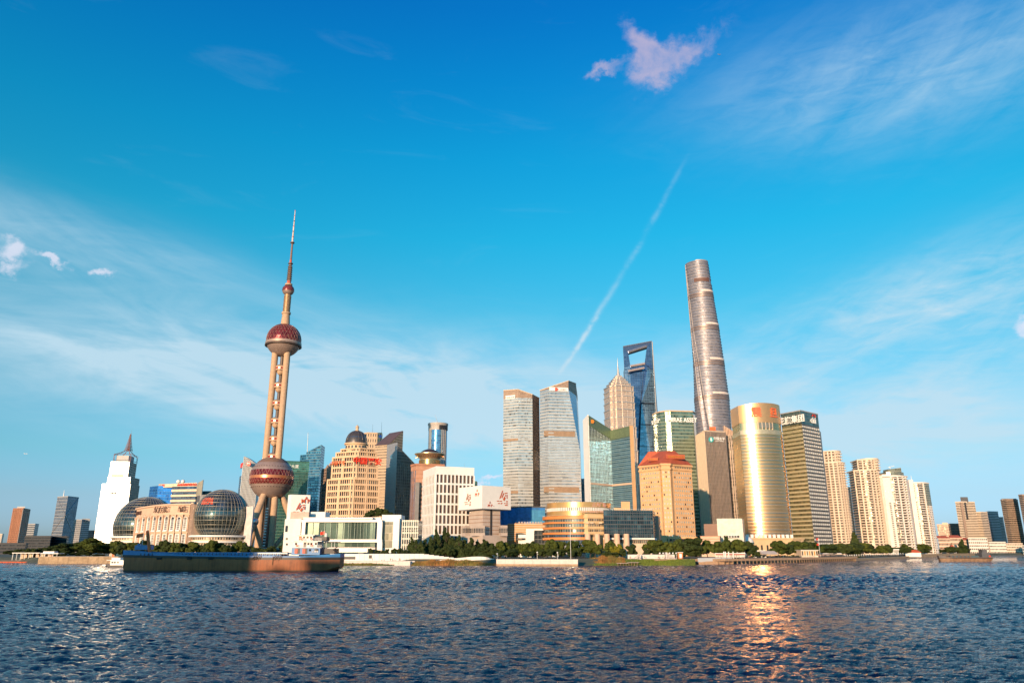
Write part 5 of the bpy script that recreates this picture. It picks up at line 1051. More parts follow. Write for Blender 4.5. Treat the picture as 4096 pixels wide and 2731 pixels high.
def two(a, b, z0, z1, nm):
    m_ = MB(); L = 0
    for i in range(len(a)):
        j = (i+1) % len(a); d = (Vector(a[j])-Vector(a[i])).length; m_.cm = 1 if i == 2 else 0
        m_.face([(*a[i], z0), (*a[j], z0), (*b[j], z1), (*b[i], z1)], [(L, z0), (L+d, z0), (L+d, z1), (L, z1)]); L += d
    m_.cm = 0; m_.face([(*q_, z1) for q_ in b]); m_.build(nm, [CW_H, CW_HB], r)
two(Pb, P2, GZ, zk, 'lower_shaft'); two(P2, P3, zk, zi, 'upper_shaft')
nfl = 50
for k in range(nfl):
    z_ = GZ+(zi-GZ)*k/nfl; t = max(0, (z_-zk)/(zi-zk)); pp = [(P2[i][0]+(P3[i][0]-P2[i][0])*t, P2[i][1]+(P3[i][1]-P2[i][1])*t) for i in range(6)]; o = outset(pp, .3)
    MB().prism([o[0], o[1], o[2], (pp[2][0]-3, pp[2][1]+5), (pp[0][0]+3, pp[0][1]+5)], z_, z_+1.5).build('floor_band', BANDC, r)
for y in (1722, 1946):
    z_ = Zp(y+22, Yi); t = max(0, (z_-zk)/(zi-zk)); xr = P2[2][0]+(P3[2][0]-P2[2][0])*t-3
    MB().prism([(Xp(2176, y, Yi), Yi-1.0), (xr, Yi-.2+5), (xr, Yi+7), (Xp(2176, y, Yi), Yi+7)], z_, Zp(y, Yi)).build('louvre_band', BANDB, r)
zc = [Zp(1561, Yi+14), Zp(1549, Yi), Zp(1523, Yi+6), Zp(1534, Yi+50), Zp(1556, Yi+50), Zp(1560, Yi+50)]
MB().prism(P3, zi-.2, zc, cap=False).build('crown_screen', MATS['crown_louvre'], r)
a, b = Vector(P3[1]), Vector(P3[2]); MB().prism([(a.x+1, a.y-1), (b.x-.5, b.y-1), (b.x-.5, b.y), (a.x+1, a.y)], Zp(1562, Yi), Zp(1548, Yi)).build('sign_panel', SIGNW, r)
c = a+(b-a)*.34; cz = Zp(1555.5, Yi); s = 2.5; hexg = MB()
for sx_ in (-1, 1): hexg.face([(c.x+sx_*4.6, c.y-1.3, cz), (c.x+sx_*2.1, c.y-1.3, cz+sx_*s), (c.x, c.y-1.3, cz), (c.x+sx_*2.1, c.y-1.3, cz-sx_*s)][::1])
for sz_ in (-1, 1): hexg.face([(c.x, c.y-1.3, cz), (c.x+2.1*sz_, c.y-1.3, cz+s*sz_), (c.x-2.1*sz_, c.y-1.3, cz+s*sz_)])
hexg.build('hexagon_logo', RED, r); text('HSBC', 4.3, GREY, r, a, b, .72, Zp(1559.5, Yi), out=1.2, bold=.04)
for i in (0, 1, 2): A_, B_ = edge(P3, i); MB().tube((A_.x, A_.y, zc[i]), (B_.x, B_.y, zc[i+1]), .8, n=6).build('crown_rail', CREAM, r)
# small white slab between
r, p, z = simple_tower('office_slab', 'narrow white slab with vertical letters right of the twin towers', [(2322, 1912, 1120), (2342, 1912, 1110), (2350, 1918, 1130)], WHITE, None)
text('中\n信', 5, GREY, r, Vector(p[0]), Vector(p[1]), .5, z-12, out=.4)

# -- teal two wing tower
Yt_ = 850
CW_T = curtain('teal_tower_curtain', [(.06, .18, .28), (.09, .24, .36), (.14, .28, .38)], 4.2, 1.7, (.12, .20, .25), .22, .16, .07, .55)
CW_T1 = curtain('teal_left_curtain', [(.02, .045, .06), (.035, .065, .085), (.13, .17, .18)], 4.2, 1.7, (.08, .10, .11), .2, .16, .10, .5, pick=(0, .5, .8))
A0, A1, A2 = (Xp(2351, 1662, Yt_-6), Yt_-6), (Xp(2441, 1719, Yt_+22), Yt_+22), (Xp(2519, 1705, Yt_-4), Yt_-4)
z0_, z1_, z1b, z2_ = Zp(1662, Yt_-6), Zp(1719, Yt_+22), Zp(1724, Yt_+22), Zp(1706, Yt_-4)
r = thing('glass_tower', 'teal two winged glass tower with white and orange edges', 'tower', (A1[0], A1[1], GZ))
MB().prism([A0, A1, (A1[0]+2, A1[1]+18), (A0[0]+4, A0[1]+22)], GZ, [z0_, z1_, z1_, z0_]).build('left_wing', CW_T1, r); MB().prism([A1, A2, (A2[0]+3, A2[1]+22), (A1[0]+2, A1[1]+17)], GZ, [z1b, z2_, z2_, z1b]).build('right_wing', CW_T, r)
MB().prism([(A0[0]-4.6, A0[1]+14), (A0[0]-.2, A0[1]-.6), (A0[0]+.8, A0[1]-.6), (A0[0]+.6, A0[1]+16)], GZ, [z0_-3, z0_+1, z0_+1, z0_-3]).build('white_edge', WHITE, r)
MB().prism([(A2[0]-.4, A2[1]-.8), (A2[0]+4.2, A2[1]+1.5), (A2[0]+5, A2[1]+20), (A2[0]-.2, A2[1]+20)], GZ, z2_+1.5).build('orange_edge', PEACH, r)
vA0, vA1, vA2 = Vector(A0), Vector(A1), Vector(A2)
n_ = 15
for k in range(n_+1):
    t = k/n_; c = vA0+(vA1-vA0)*t; MB().box((c.x, c.y-.2, (GZ+z0_+(z1_-z0_)*t)/2), (.7, .7, z0_+(z1_-z0_)*t-GZ), atan2((vA1-vA0).y, (vA1-vA0).x)).build('mullion', mat('mullion_pale', (.34, .40, .40), .35, .4), r)
for k in range(31):
    z_ = GZ+(z1_-GZ-12)*k/31+3; c = (vA1+vA2)/2; MB().box((c.x, c.y-.25, z_), ((vA2-vA1).length, .5, .8), atan2((vA2-vA1).y, (vA2-vA1).x)).build('floor_band', mat('band_teal', (.24, .36, .40), .3, .4), r)
    c = (vA0+vA1)/2; MB().box((c.x, c.y-.12, z_), ((vA1-vA0).length, .3, .6), atan2((vA1-vA0).y, (vA1-vA0).x)).build('floor_band', mat('band_teal', (0, 0, 0)), r)
for (a, b, za, zb_) in ((vA0, vA1, z0_, z1_), (vA1, vA2, z1b, z2_)):
    e_ = (b-a).normalized(); nn = Vector((e_.y, -e_.x))*.9
    MB().prism([(a.x+nn.x, a.y+nn.y), (b.x+nn.x, b.y+nn.y), (b.x, b.y), (a.x, a.y)], [za-11, zb_-11, zb_-11, za-11], [za+.6, zb_+.6, zb_+.6, za+.6]).build('crown_louvre', mat('olive_louvre', (.15, .20, .12), .4, .3, var=.2, vs=.5), r)
    zq = Zp(1934, Yt_); MB().prism([(a.x+nn.x*.9, a.y+nn.y*.9), (b.x+nn.x*.9, b.y+nn.y*.9), (b.x, b.y), (a.x, a.y)], zq-1, zq+1).build('copper_band', SAND, r)
c = vA0+(vA1-vA0)*.17; MB().tube((c.x+.3, c.y-1.2, Zp(1687, Yt_)), (c.x+.5, c.y-2.0, Zp(1687, Yt_)), 2.5, n=6).build('orange_logo', mat('logo_orange', (.65, .22, .02), .4), r)

# -- tiered pagoda tower with spire
Yj = 1587; kj = Yj/2960
CW_J = curtain('pagoda_curtain', [(.46, .36, .30), (.38, .30, .27), (.30, .27, .28)], 4.0, 1.6, (.56, .44, .35), .16, .3, .30, .5, .03)
cj = (Xp(2475, 1560, Yj+28), Yj+28); r = thing('tiered_tower', 'silvery tiered tower with stepped crown and spire', 'tower', (*cj, GZ))
yt = [2100, 1935, 1860, 1800, 1750, 1706, 1668, 1636, 1608, 1583, 1562, 1542, 1529, 1518, 1509, 1501, 1494]
hw = [64, 62, 61, 60, 59, 58, 57.5, 57, 56.5, 56, 55.5, 45, 36, 28, 20, 14, 9]
RIB = mat('steel_rib', (.60, .50, .44), .35, .7)
def oct_(h, n_): # notched square, rotated
    a = h; b = h*.62; c = h*.86
    P = [(-b, -a), (-b*.3, -a), (-b*.3, -a*1.05), (b*.3, -a*1.05), (b*.3, -a), (b, -a), (b, -c), (c, -c), (c, -b), (a, -b), (a, b), (c, b), (c, c), (b, c), (b, a), (-b, a), (-b, c), (-c, c), (-c, b), (-a, b), (-a, -b), (-c, -b), (-c, -c), (-b, -c)]
    t = radians(14); return [(cj[0]+x*cos(t)-y*sin(t), cj[1]+x*sin(t)+y*cos(t)) for x, y in P]
for i in range(len(yt)-1):
    z0_, z1_ = max(GZ, Zp(yt[i], Yj)), Zp(yt[i+1], Yj); h = hw[i]*kj*.93; a, b = oct_(h, 0), oct_(h*1.035, 0)
    tr_ = MB().prism(a, z0_, z1_, b).build('tier', CW_J, r); MB().prism(oct_(h*1.07, 0), z1_-1.2, z1_+.7).build('tier_cornice', RIB, tr_)
    for j in (0, 1, 2, 3, 4, 5, 6, 7, 8, 20, 21, 22, 23): MB().tube((*a[j], z0_), (*b[j], z1_+1), .55, .55, 4).build('corner_rib', RIB, tr_)
zs0 = Zp(1496, Yj); 
for t in range(8): MB().tube((cj[0]+4*cos(t*pi/4), cj[1]+4*sin(t*pi/4), zs0), (cj[0]+1.2*cos(t*pi/4), cj[1]+1.2*sin(t*pi/4), Zp(1456 if t % 2 else 1468, Yj)), .9, .3, 5).build('spire_blade', STEEL, r)
MB().tube((*cj, zs0), (*cj, Zp(1419, Yj)), 2.2, .25, 8).build('spire', STEEL, r)

# -- tower with a trapezoid opening at the top
Yw_ = 1708
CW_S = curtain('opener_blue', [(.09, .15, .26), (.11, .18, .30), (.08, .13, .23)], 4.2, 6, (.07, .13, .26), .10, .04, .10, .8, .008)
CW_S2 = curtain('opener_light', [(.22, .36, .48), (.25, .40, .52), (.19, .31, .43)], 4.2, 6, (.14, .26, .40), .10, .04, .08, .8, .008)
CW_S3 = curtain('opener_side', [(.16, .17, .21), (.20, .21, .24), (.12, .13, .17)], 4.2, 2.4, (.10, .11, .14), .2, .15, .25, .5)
r = thing('opener_tower', 'tall blue glass tower with a trapezoid opening at its top', 'tower', (Xp(2570, 1700, Yw_), Yw_+30, GZ))
def S(x, y, dY=0): X, Z = px(x, y, Yw_+dY); return Vector((X, Yw_+dY, Z))
tl, trr = S(2492, 1388, 12), S(2606, 1366, 12)
ap = [S(2513.5, 1413, 12), S(2587, 1390, 12), S(2579, 1451, 12), S(2521, 1461, 12)]       # opening corners
bk = Vector((2, 16, 0))
def plate(nm, pts, m_, par=r, b_=bk):
    pts = [Vector(p_) for p_ in pts]; n_ = len(pts); v = pts+[p_+b_ for p_ in pts]
    o = MB(); d0 = pts[0]
    for idx in [list(range(n_))]: o.face([v[i] for i in idx], [(v[i].x, v[i].z) for i in idx])
    o.face([v[n_+i] for i in reversed(range(n_))])
    for i in range(n_): j = (i+1) % n_; o.face([v[j], v[i], v[n_+i], v[n_+j]], [(0, v[j].z), (0, v[i].z), (16, v[n_+i].z), (16, v[n_+j].z)])
    return o.build(nm, m_, par)
DBL = mat('opener_frame', (.08, .11, .19), .25, .6)
plate('top_beam', [tl, ap[0], ap[1], trr][0:1]+[ap[0]]+[ap[1]]+[trr], DBL)
plate('left_pillar', [tl, S(2497, 1470, 12), ap[3], ap[0]], CW_S); plate('right_pillar', [ap[1], ap[2], S(2607, 1455, 12), trr], CW_S)
MB().tube(S(2492, 1386, 12), S(2607, 1364.5, 12), 1.2, n=6).build('roof_edge', STEEL, r)
MB().tube(ap[0]+Vector((0, -1, 3)), ap[1]+Vector((0, -1, 3)), 3.2, n=6).build('opening_lintel', STEEL, r); MB().tube(ap[3]+Vector((0, -1, -2)), ap[2]+Vector((0, -1, -2)), 2.8, n=6).build('opening_sill', mat('sill_pale', (.5, .42, .4), .4, .4), r)
MB().tube(S(2512, 1484, -1), S(2577, 1471, -1), 2.6, n=6).build('sky_deck', mat('sill_pale', (0, 0, 0)), r)
# body facets: main face, lighter ridge facet, right side
yb = 2080
b0, b1, b2, b3 = S(2553, yb, 30), S(2545, yb, -20), S(2650, yb, -6), S(2668, yb, 44)
m0, m1 = S(2497, 1470, 12), ap[3]
ridge_t = S(2590, 1468, 10)
lft = lambda y: S(2492+(y-1388)*.066, y, 14)
m_ = MB()
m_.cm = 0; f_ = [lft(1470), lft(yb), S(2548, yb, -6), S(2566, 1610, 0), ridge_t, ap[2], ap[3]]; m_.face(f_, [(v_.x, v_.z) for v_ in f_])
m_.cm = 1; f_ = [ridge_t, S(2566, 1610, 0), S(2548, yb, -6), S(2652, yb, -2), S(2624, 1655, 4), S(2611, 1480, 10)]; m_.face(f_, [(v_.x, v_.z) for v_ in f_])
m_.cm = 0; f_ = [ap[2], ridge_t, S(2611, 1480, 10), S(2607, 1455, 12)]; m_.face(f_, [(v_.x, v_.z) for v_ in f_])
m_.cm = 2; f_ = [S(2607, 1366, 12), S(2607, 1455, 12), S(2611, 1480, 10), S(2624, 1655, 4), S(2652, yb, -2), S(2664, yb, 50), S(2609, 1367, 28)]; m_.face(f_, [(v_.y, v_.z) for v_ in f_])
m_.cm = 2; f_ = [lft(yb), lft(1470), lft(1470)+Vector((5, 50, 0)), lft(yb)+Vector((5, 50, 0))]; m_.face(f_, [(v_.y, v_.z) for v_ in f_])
m_.face([lft(1470), ap[3], ap[2], S(2607, 1455, 12), S(2608, 1455, 34), S(2500, 1470, 40)])
m_.face([S(2608, 1455, 34), S(2664, yb, 60), lft(yb)+Vector((5, 50, 0)), lft(1470)+Vector((5, 50, 0))])
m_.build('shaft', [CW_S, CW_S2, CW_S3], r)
for y0, x0, x1 in ((1612, 2566, 2620), (1697, 2560, 2628), (1785, 2557, 2633)): MB().tube(S(x0, y0, -3), S(x1, y0+1, 2), .9, n=5).build('dark_band', DARK, r)
MB().tube(S(2609, 1367, 9), S(2625.5, 1655, 1), 1.3, n=5).build('edge_fin', GREY, r)

# -- twisting tallest tower
Ys = 1516
r = thing('twisting_tower', 'tallest twisting silver glass tower tapering to a slanted top', 'tower', (Xp(2812, 1700, Ys+30), Ys+30, GZ))
CW_SH = curtain('twist_curtain', [(.24, .24, .29), (.19, .20, .25), (.29, .27, .29)], 4.4, 2.2, (.19, .17, .18), .2, .12, .36, .4, .06)
RINGM = mat('twist_ring', (.35, .32, .34), .5, .3, var=.06); BELT = mat('twist_belt', (.24, .17, .15), .4, .4)
edg = [(1036, 2742, 2831), (1180, 2755, 2853), (1311, 2764, 2874), (1449, 2773, 2893), (1594, 2776, 2912), (1714, 2782, 2921), (1900, 2788, 2936), (2080, 2792, 2950)]
def sh_at(z):
    # centre and radius at height z from the tapering outline
    for (ya, la, ra), (yb_, lb, rb_) in zip(edg, edg[1:]):
        za, zb_ = Zp(ya, Ys), Zp(yb_, Ys)
        if z >= zb_ or (yb_ == 2080):
            t = min(1, max(-.2, (za-z)/(za-zb_))); y = ya+(yb_-ya)*t; l_ = la+(lb-la)*t; rr = ra+(rb_-ra)*t
            return Xp((l_+rr)/2, y, Ys+30), (Xp(rr, y, Ys+30)-Xp(l_, y, Ys+30))/2*.985
NS_ = 72
def sh_ring(z, out=0.0):
    X, R = sh_at(z); ph_ = radians(12-118*(z/632)); P = []
    for k in range(NS_):
        a = 2*pi*k/NS_; rr = R*(1+.035*cos(3*a))*1.0-.0
        if min(k, NS_-k) <= 1: rr *= .90 if k == 0 else .955
        P.append((X+(rr+out)*cos(a-pi/2+ph_), Ys+30+(rr+out)*sin(a-pi/2+ph_)))
    return P
belts = [GZ, 120, Zp(1594, Ys), Zp(1455, Ys), Zp(1313, Ys), Zp(1180, Ys), Zp(1120, Ys), Zp(1036, Ys)]
for zi_ in range(len(belts)-1):
    z0_, z1_ = belts[zi_], belts[zi_+1]; n_ = max(2, int((z1_-z0_)/8.8)); m_ = MB(); L0 = [k*2*pi*30/NS_ for k in range(NS_+1)]
    for s_ in range(n_):
        za, zb_ = z0_+(z1_-z0_)*s_/n_, z0_+(z1_-z0_)*(s_+1)/n_; a, b = sh_ring(za), sh_ring(zb_)
        for k in range(NS_): j = (k+1) % NS_; m_.face([(*a[k], za), (*a[j], za), (*b[j], zb_), (*b[k], zb_)], [(L0[k], za), (L0[k+1], za), (L0[k+1], zb_), (L0[k], zb_)])
    zone = m_.build('glass_zone', CW_SH, r, smooth=25)
    nr_ = max(2, int((z1_-z0_)/6.2))
    if zi_ > 0 or True:
        for s_ in range(1, nr_):
            za = z0_+(z1_-z0_)*s_/nr_
            if za < 90: continue
            MB().prism(sh_ring(za, .9), za, za+1.25, cap=True).build('floor_ring', RINGM, zone)
    if zi_ in (2, 3, 4, 5):
        for dz, hh in ((-1, 3.0), (4.5, 3.4)): MB().prism(sh_ring(z0_+dz, 1.1), z0_+dz, z0_+dz+hh).build('belt', BELT, r)
        P = sh_ring(z0_+10.5, 1.3); sel = [k for k in range(NS_) if P[k][1] < Ys+26 and P[k][0] > sh_at(z0_)[0]-6]
        m_ = MB()
        for k in sel: j = (k+1) % NS_; m_.face([(*P[k], z0_+10), (*P[j], z0_+10), (*P[j], z0_+14.5), (*P[k], z0_+14.5)])
        m_.build('light_balcony', mat('balcony_pale', (.66, .56, .50), .4), r)
za = Zp(1120, Ys); P = sh_ring(za, .6); m_ = MB()
for k in range(NS_):
    j = (k+1) % NS_
    if P[k][1] < Ys+14 and abs(P[k][0]-sh_at(za)[0]+2) < 16: m_.face([(*P[k], za-1), (*P[j], za-1), (*P[j], za+9), (*P[k], za+9)])
m_.build('dark_louvre', mat('louvre_rust', (.13, .06, .045), .6), r)
a = sh_ring(belts[-1], .5); zt_ = [belts[-1]+(4 if p_[0] > sh_at(belts[-1])[0]-10 else 0)+3*(p_[1]-Ys-30)/25 for p_ in a]
MB().prism(a, belts[-1]-2, zt_, cap=False).build('top_rim', RINGM, r); MB().face([(*p_, belts[-1]-6) for p_ in sh_ring(belts[-1]-6)]).build('roof', GREY, r)
# spiral notch edges
for off in (-2, 2):
    m_ = MB(); prev = None
    for s_ in range(60):
        z_ = 110+(belts[-1]-112)*s_/59; P = sh_ring(z_, .6); c_ = Vector((*P[off % NS_], z_))
        if prev is not None: m_.tube(prev, c_, .8, n=4, cap=False)
        prev = c_
    m_.build('spiral_edge', mat('spiral_pale', (.62, .50, .42), .4, .5), r)

# -- green glass tower with rounded left corner
Ya_ = 915
pts_ = [(2610, 1658, Ya_+26), (2622, 1652, Ya_+14), (2640, 1648, Ya_+5), (2660, 1645, Ya_), (2680, 1644, Ya_-2), (2770, 1646, Ya_+2), (2780, 1650, Ya_+14)]
pl = foot(pts_, 40); z = Zp(1645, Ya_)
CW_M = curtain('mirae_curtain', [(.18, .25, .18), (.24, .31, .23), (.10, .14, .10)], 4.3, 1.9, (.22, .26, .19), .22, .07, .09, .7, .02)
r = bldg('glass_tower', 'green glass tower with rounded corner and white roof letters', pl, GZ, 'tower')
MB().prism(pl, GZ, z).build('glass_walls', CW_M, r, smooth=20); floors(r, pl, GZ, z-10, 38, .16, .2, mat('green_mullion', (.26, .29, .22), .35, .4)); MB().prism(outset(pl, .6), z-.4, z+1.2).build('parapet', TAN, r)
a, b = edge(pl, 4); text('MIRAE ASSET', 7.6, SIGNW, r, a, b, .52, z-13.5, out=.9, ext=.4, bold=.12, sx=.86)
text('未来资产', 6.2, SIGNW, r, Vector(pl[0]), Vector(pl[2]), .55, z-13, out=1.8, ext=.3)
MB().prism([(Xp(2776, 1700, Ya_-1), Ya_-.4), (Xp(2785, 1700, Ya_+2), Ya_+4), (Xp(2785, 1700, Ya_+12), Ya_+14), (Xp(2776, 1700, Ya_+12), Ya_+12)], GZ, z-4).build('pale_corner', WSTONE, r)

# -- peach hotel tower with red hipped roof
Yh = 715
cs = [(2556, 1862, Yh+22), (2637, 1842, Yh+2), (2644, 1842, Yh-2), (2678, 1840, Yh-2), (2686, 1840, Yh+2), (2764, 1846, Yh+16)]
pl = foot(cs, 34); z = Zp(1858, Yh); r = bldg('hotel_tower', 'peach hotel tower with red hipped roof and square windows', pl, GZ, 'hotel')
MB().prism(pl, GZ, z).build('stone_walls', PEACH, r)
zrow = Zp(1880, Yh)
HW = pane('hotel_window', [(.74, .66, .52), (.60, .55, .45), (.06, .06, .06)], .12, .5, (0, .45, .82))
for i, nc in ((0, 8), (4, 8)):
    a, b = edge(pl, i); e_ = b-a; windows(r, a+e_*.06, b-e_*.04, GZ+12, zrow, nc, 16, .46, .42, HW, d=.12)
a, b = edge(pl, 2); windows(r, a, b, GZ+12, zrow, 3, 16, .40, .42, HW, d=.12)
MB().prism(outset(pl, .9), zrow+.5, zrow+2.0).build('cornice', PEACH, r); MB().prism(outset(pl, 1.2), z-.8, z+1.0).build('cornice', PEACH, r)
for i, nc in ((0, 6), (4, 7)):
    a, b = edge(pl, i); e_ = b-a; windows(r, a+e_*.12, b-e_*.03, zrow+2.5, z-1.2, nc, 2, .62, .72, pane('teal_window', [(.08, .16, .16), (.10, .20, .20), (.05, .10, .10)], .08, .6) if i == 0 else MATS['teal_window'], 'tall_window', d=.2)
for k in range(5): c = (Vector(pl[1])+Vector(pl[2]))/2; MB().box((c.x+.6, c.y-1.2, zrow-3-5.2*k), (2.0, .8, 2.6)).build('gold_emblem', mat('gold_sign', (.60, .26, .03), .35, .4), r) if k else None
zr1 = Zp(1801, Yh+16); o = outset(pl, 1.0); rl = [(Xp(2598, 1805, Yh+18), Yh+24), (Xp(2700, 1800, Yh+16), Yh+18), (Xp(2704, 1800, Yh+24), Yh+26), (Xp(2602, 1805, Yh+26), Yh+32)]
base_ = [o[0], o[2], o[3], o[5], o[6], o[7]]; top_ = [rl[0], (rl[0][0]*.55+rl[1][0]*.45, rl[0][1]), (rl[0][0]*.3+rl[1][0]*.7, rl[1][1]), rl[1], rl[2], rl[3]]
rf = MB().prism(base_, z+1, zr1, top_).build('hipped_roof', ROOFR, r)
MB().prism(foot([(2664, 1822, Yh+3), (2740, 1828, Yh+6)], 3), Zp(1834, Yh+3), Zp(1816, Yh+3)).build('sign_board', ROOFR, rf); text('SHANGRI-LA', 3.0, mat('gold_sign', (0, 0, 0)), r, (Xp(2664, 1822, Yh+2.8), Yh+2.8), (Xp(2740, 1828, Yh+5.8), Yh+5.8), .55, Zp(1830, Yh+3), out=.3)
MB().prism(foot([(2592, 1832, Yh+10), (2632, 1826, Yh+5)], 3), Zp(1842, Yh+6), Zp(1828, Yh+6)).build('sign_board', ROOFR, rf); text('SHANGRI-LA', 1.8, mat('gold_sign', (0, 0, 0)), r, (Xp(2592, 1832, Yh+9.8), Yh+9.8), (Xp(2632, 1826, Yh+4.8), Yh+4.8), .5, Zp(1838, Yh+6), out=.3)
for x0, x1, ytop in ((2672, 2790, 2146), (2645, 2672, 2140), (2700, 2770, 2155)): MB().prism(foot([(x0, 2150, Yh-10), (x1, 2150, Yh-8)], 14), GZ, Zp(ytop, Yh-8)).build('podium_wing', PEACH, r)
for k in range(8): MB().prism(foot([(2680+13*k, 2160, Yh-11), (2686+13*k, 2160, Yh-11)], 3), Zp(2164, Yh-9), Zp(2154, Yh-9)).build('podium_window', GLASSD, r)

# -- light ribbed tower with round tree logo and its dark lower half
Yx = 872
pl = foot([(2783, 1735, Yx+40), (2818, 1722, Yx), (2900, 1722, Yx+10)]); z = Zp(1722, Yx)
CW_R = curtain('ribbed_curtain', [(.08, .075, .075), (.13, .115, .10), (.04, .04, .045)], 4.2, 1.5, (.16, .13, .115), .14, .12, .10, .5)
r = bldg('office_tower', 'ribbed grey office tower with round green logo', pl, GZ, 'tower')
MB().prism(pl, GZ, z).build('walls', CW_R, r); a, b = edge(pl, 0); piers(r, a, b, GZ, z, 20, .9, .7, CREAM, 'rib'); a, b = edge(pl, 1); piers(r, a, b, GZ, z, 15, .8, .8, mat('rib_grey', (.30, .25, .22), .4, .3), 'rib')
MB().prism(outset(pl, .5), z-1.0, z+.6).build('parapet', CREAM, r)
def on(a, b, t, out): e_ = (b-a).normalized(); c = a+(b-a)*t; return Vector((c.x+e_.y*out, c.y-e_.x*out)), atan2((b-a).y, (b-a).x)
c, rz = on(a, b, .25, 1.2); zl = Zp(1757, Yx)
MB().tube((c.x, c.y, zl), (c.x+.1, c.y-.6, zl), 3.2, n=24).build('round_logo', mat('logo_green', (.03, .38, .40), .4), r)
tre = MB()
for k in range(3): tre.face([(c.x-1.7+.35*k, c.y-.75, zl-1.2+1.1*k), (c.x+1.7-.35*k, c.y-.75, zl-1.2+1.1*k), (c.x, c.y-.75, zl+.5+1.1*k)])
tre.box((c.x, c.y-.75, zl-1.7), (.7, .1, 1.2)); tre.build('tree_mark', SIGNW, r)
text('中国太平', 4.0, SIGNW, r, a, b, .66, Zp(1756, Yx), out=1.2, bold=.06); text('CHINA TAIPING', 1.8, SIGNW, r, a, b, .66, Zp(1763, Yx), out=1.2)
MB().prism(foot([(2832, 1714, Yx+14), (2866, 1714, Yx+14)], 16), z, z+2.5).build('helipad_base', ROOFR, r); MB().prism(foot([(2838, 1708, Yx+12), (2862, 1708, Yx+12)], 14), z+2.5, Zp(1706, Yx+12)).build('helipad', REDORANGE, r)
r, p, z = simple_tower('office_tower', 'dark striped tower with slatted pale crown left of the golden tower', [(2899, 1742, 900), (2955, 1740, 892), (2965, 1742, 915)], curtain('dark_stripe_curtain', [(.10, .085, .07), (.30, .27, .23), (.05, .05, .05)], 3.9, 2.3, (.15, .12, .10), .25, .2, .10, .5), mat('dark_mullion', (.16, .13, .11), .4, .2), 7.8, .1, .2)
a, b = edge(p, 0); piers(r, a, b, GZ, z, 7, .9, .7, mat('rib_brown', (.34, .27, .22), .4, .2), 'rib')
for k in range(8):
    t = k/7; c = a+(b-a)*(t*.75+.02); zz = Zp(1700+30*t, 896); MB().box((c.x, c.y+2, (z+zz)/2), (.9, 6, max(.5, zz-z))).build('crown_slat', SAND, r)
# brown and grey low blocks before it
r, p, z = simple_tower('low_block', 'plain brown cube block left of the ribbed grey box', [(2815, 2096, 690), (2870, 2094, 684), (2895, 2094, 690)], mat('brown_metal', (.22, .13, .10), .35, .3, var=.06), None, cat='building')
pl = foot([(2867, 2074, 668), (2968, 2073, 664), (2975, 2074, 690)]); r = bldg('low_block', 'pale ribbed metal box with row of windows before the dark tower', pl, GZ); z = Zp(2073, 666)
MB().prism(pl, GZ, z).build('walls', mat('sage_metal', (.42, .43, .38), .5, .2), r)
for k in range(20): MB().prism(outset(pl, .15), z-1.1*k-.5, z-1.1*k).build('rib_panel', mat('sage_metal_b', (.50, .50, .45), .45, .2), r)
MB().prism(foot([(2903, 2143, 663.6), (2958, 2143, 663.4)], 3), Zp(2150, 664), Zp(2140, 664)).build('window_row', SIGNW, r)
for k in range(5): MB().prism(foot([(2904+11*k, 2143, 663.2), (2913+11*k, 2143, 663.2)], 3), Zp(2149, 664), Zp(2141, 664)).build('window', GLASSW, r)
r, p, z = simple_tower('low_block', 'low brick red pavilion block behind the big round tree', [(2802, 2144, 640), (2878, 2142, 636), (2884, 2142, 660)], SAND, None, cat='building')
for k in range(4): MB().prism(outset(p, .4), z-2.2*k-.5, z-2.2*k).build('brick_course', BRICK, r)

# -- golden curved tower
Yo = 745
r = thing('golden_tower', 'golden curved glass tower glaring in the sun with red characters', 'tower', (Xp(3045, 2100, Yo), Yo+20, GZ))
xl, xr = Xp(2953, 1616, Yo+8), Xp(3130, 1610, Yo+8); zt = Zp(1608, Yo); ztl = Zp(1616, Yo)
A, B = Vector((xl, Yo+10)), Vector((xr, Yo+10+(xr-xl)*.165)); NA = 40
mid = (A+B)/2; e_ = (B-A).normalized(); nn = Vector((e_.y, -e_.x)); hwid = (B-A).length/2; RA = hwid/sin(.86); cen = mid-nn*(RA*cos(.86))
arc = []
for k in range(NA+1):
    t = -.86+1.72*k/NA; arc.append((cen.x+RA*(e_.x*sin(t)+nn.x*cos(t)), cen.y+RA*(e_.y*sin(t)+nn.y*cos(t))))
poly = arc+[(B.x-2, B.y+34), (A.x+2, A.y+34)]
def gold(nm, base, fh, gap, rough, gapc, ww=1.4):
    m_ = bpy.data.materials.new(nm); m_.use_nodes = True; t = NT(m_.node_tree); b = t.n['Principled BSDF']
    u, v, _ = t.sep(t.node('ShaderNodeUVMap').outputs[0]); cv = t.m('DIVIDE', v, fh); fr = t.m('LESS_THAN', t.m('FRACT', cv), gap)
    wn = t.node('ShaderNodeTexWhiteNoise', noise_dimensions='2D'); t.l.new(t.comb(t.m('FLOOR', t.m('DIVIDE', u, ww)), t.m('FLOOR', cv), 0.0), wn.inputs['Vector'])
    t.l.new(t.mix(fr, base, gapc), b.inputs['Base Color']); b.inputs['Metallic'].default_value = .92
    t.l.new(t.m('ADD', rough, t.m('MULTIPLY', wn.outputs['Value'], .06)), b.inputs['Roughness'])
    off = t.vm('MULTIPLY', t.vm('SUBTRACT', wn.outputs['Color'], (.5, .5, .5)), (.014,)*3)
    t.l.new(t.vm('NORMALIZE', t.vm('ADD', t.node('ShaderNodeNewGeometry').outputs['Normal'], off)), b.inputs['Normal']); return m_
GOLDG = gold('gold_glass', (.88, .43, .20), 4.0, .22, .17, (.54, .42, .32)); GOLDP = mat('gold_plain', (.76, .42, .20), .36, .7, var=.03)
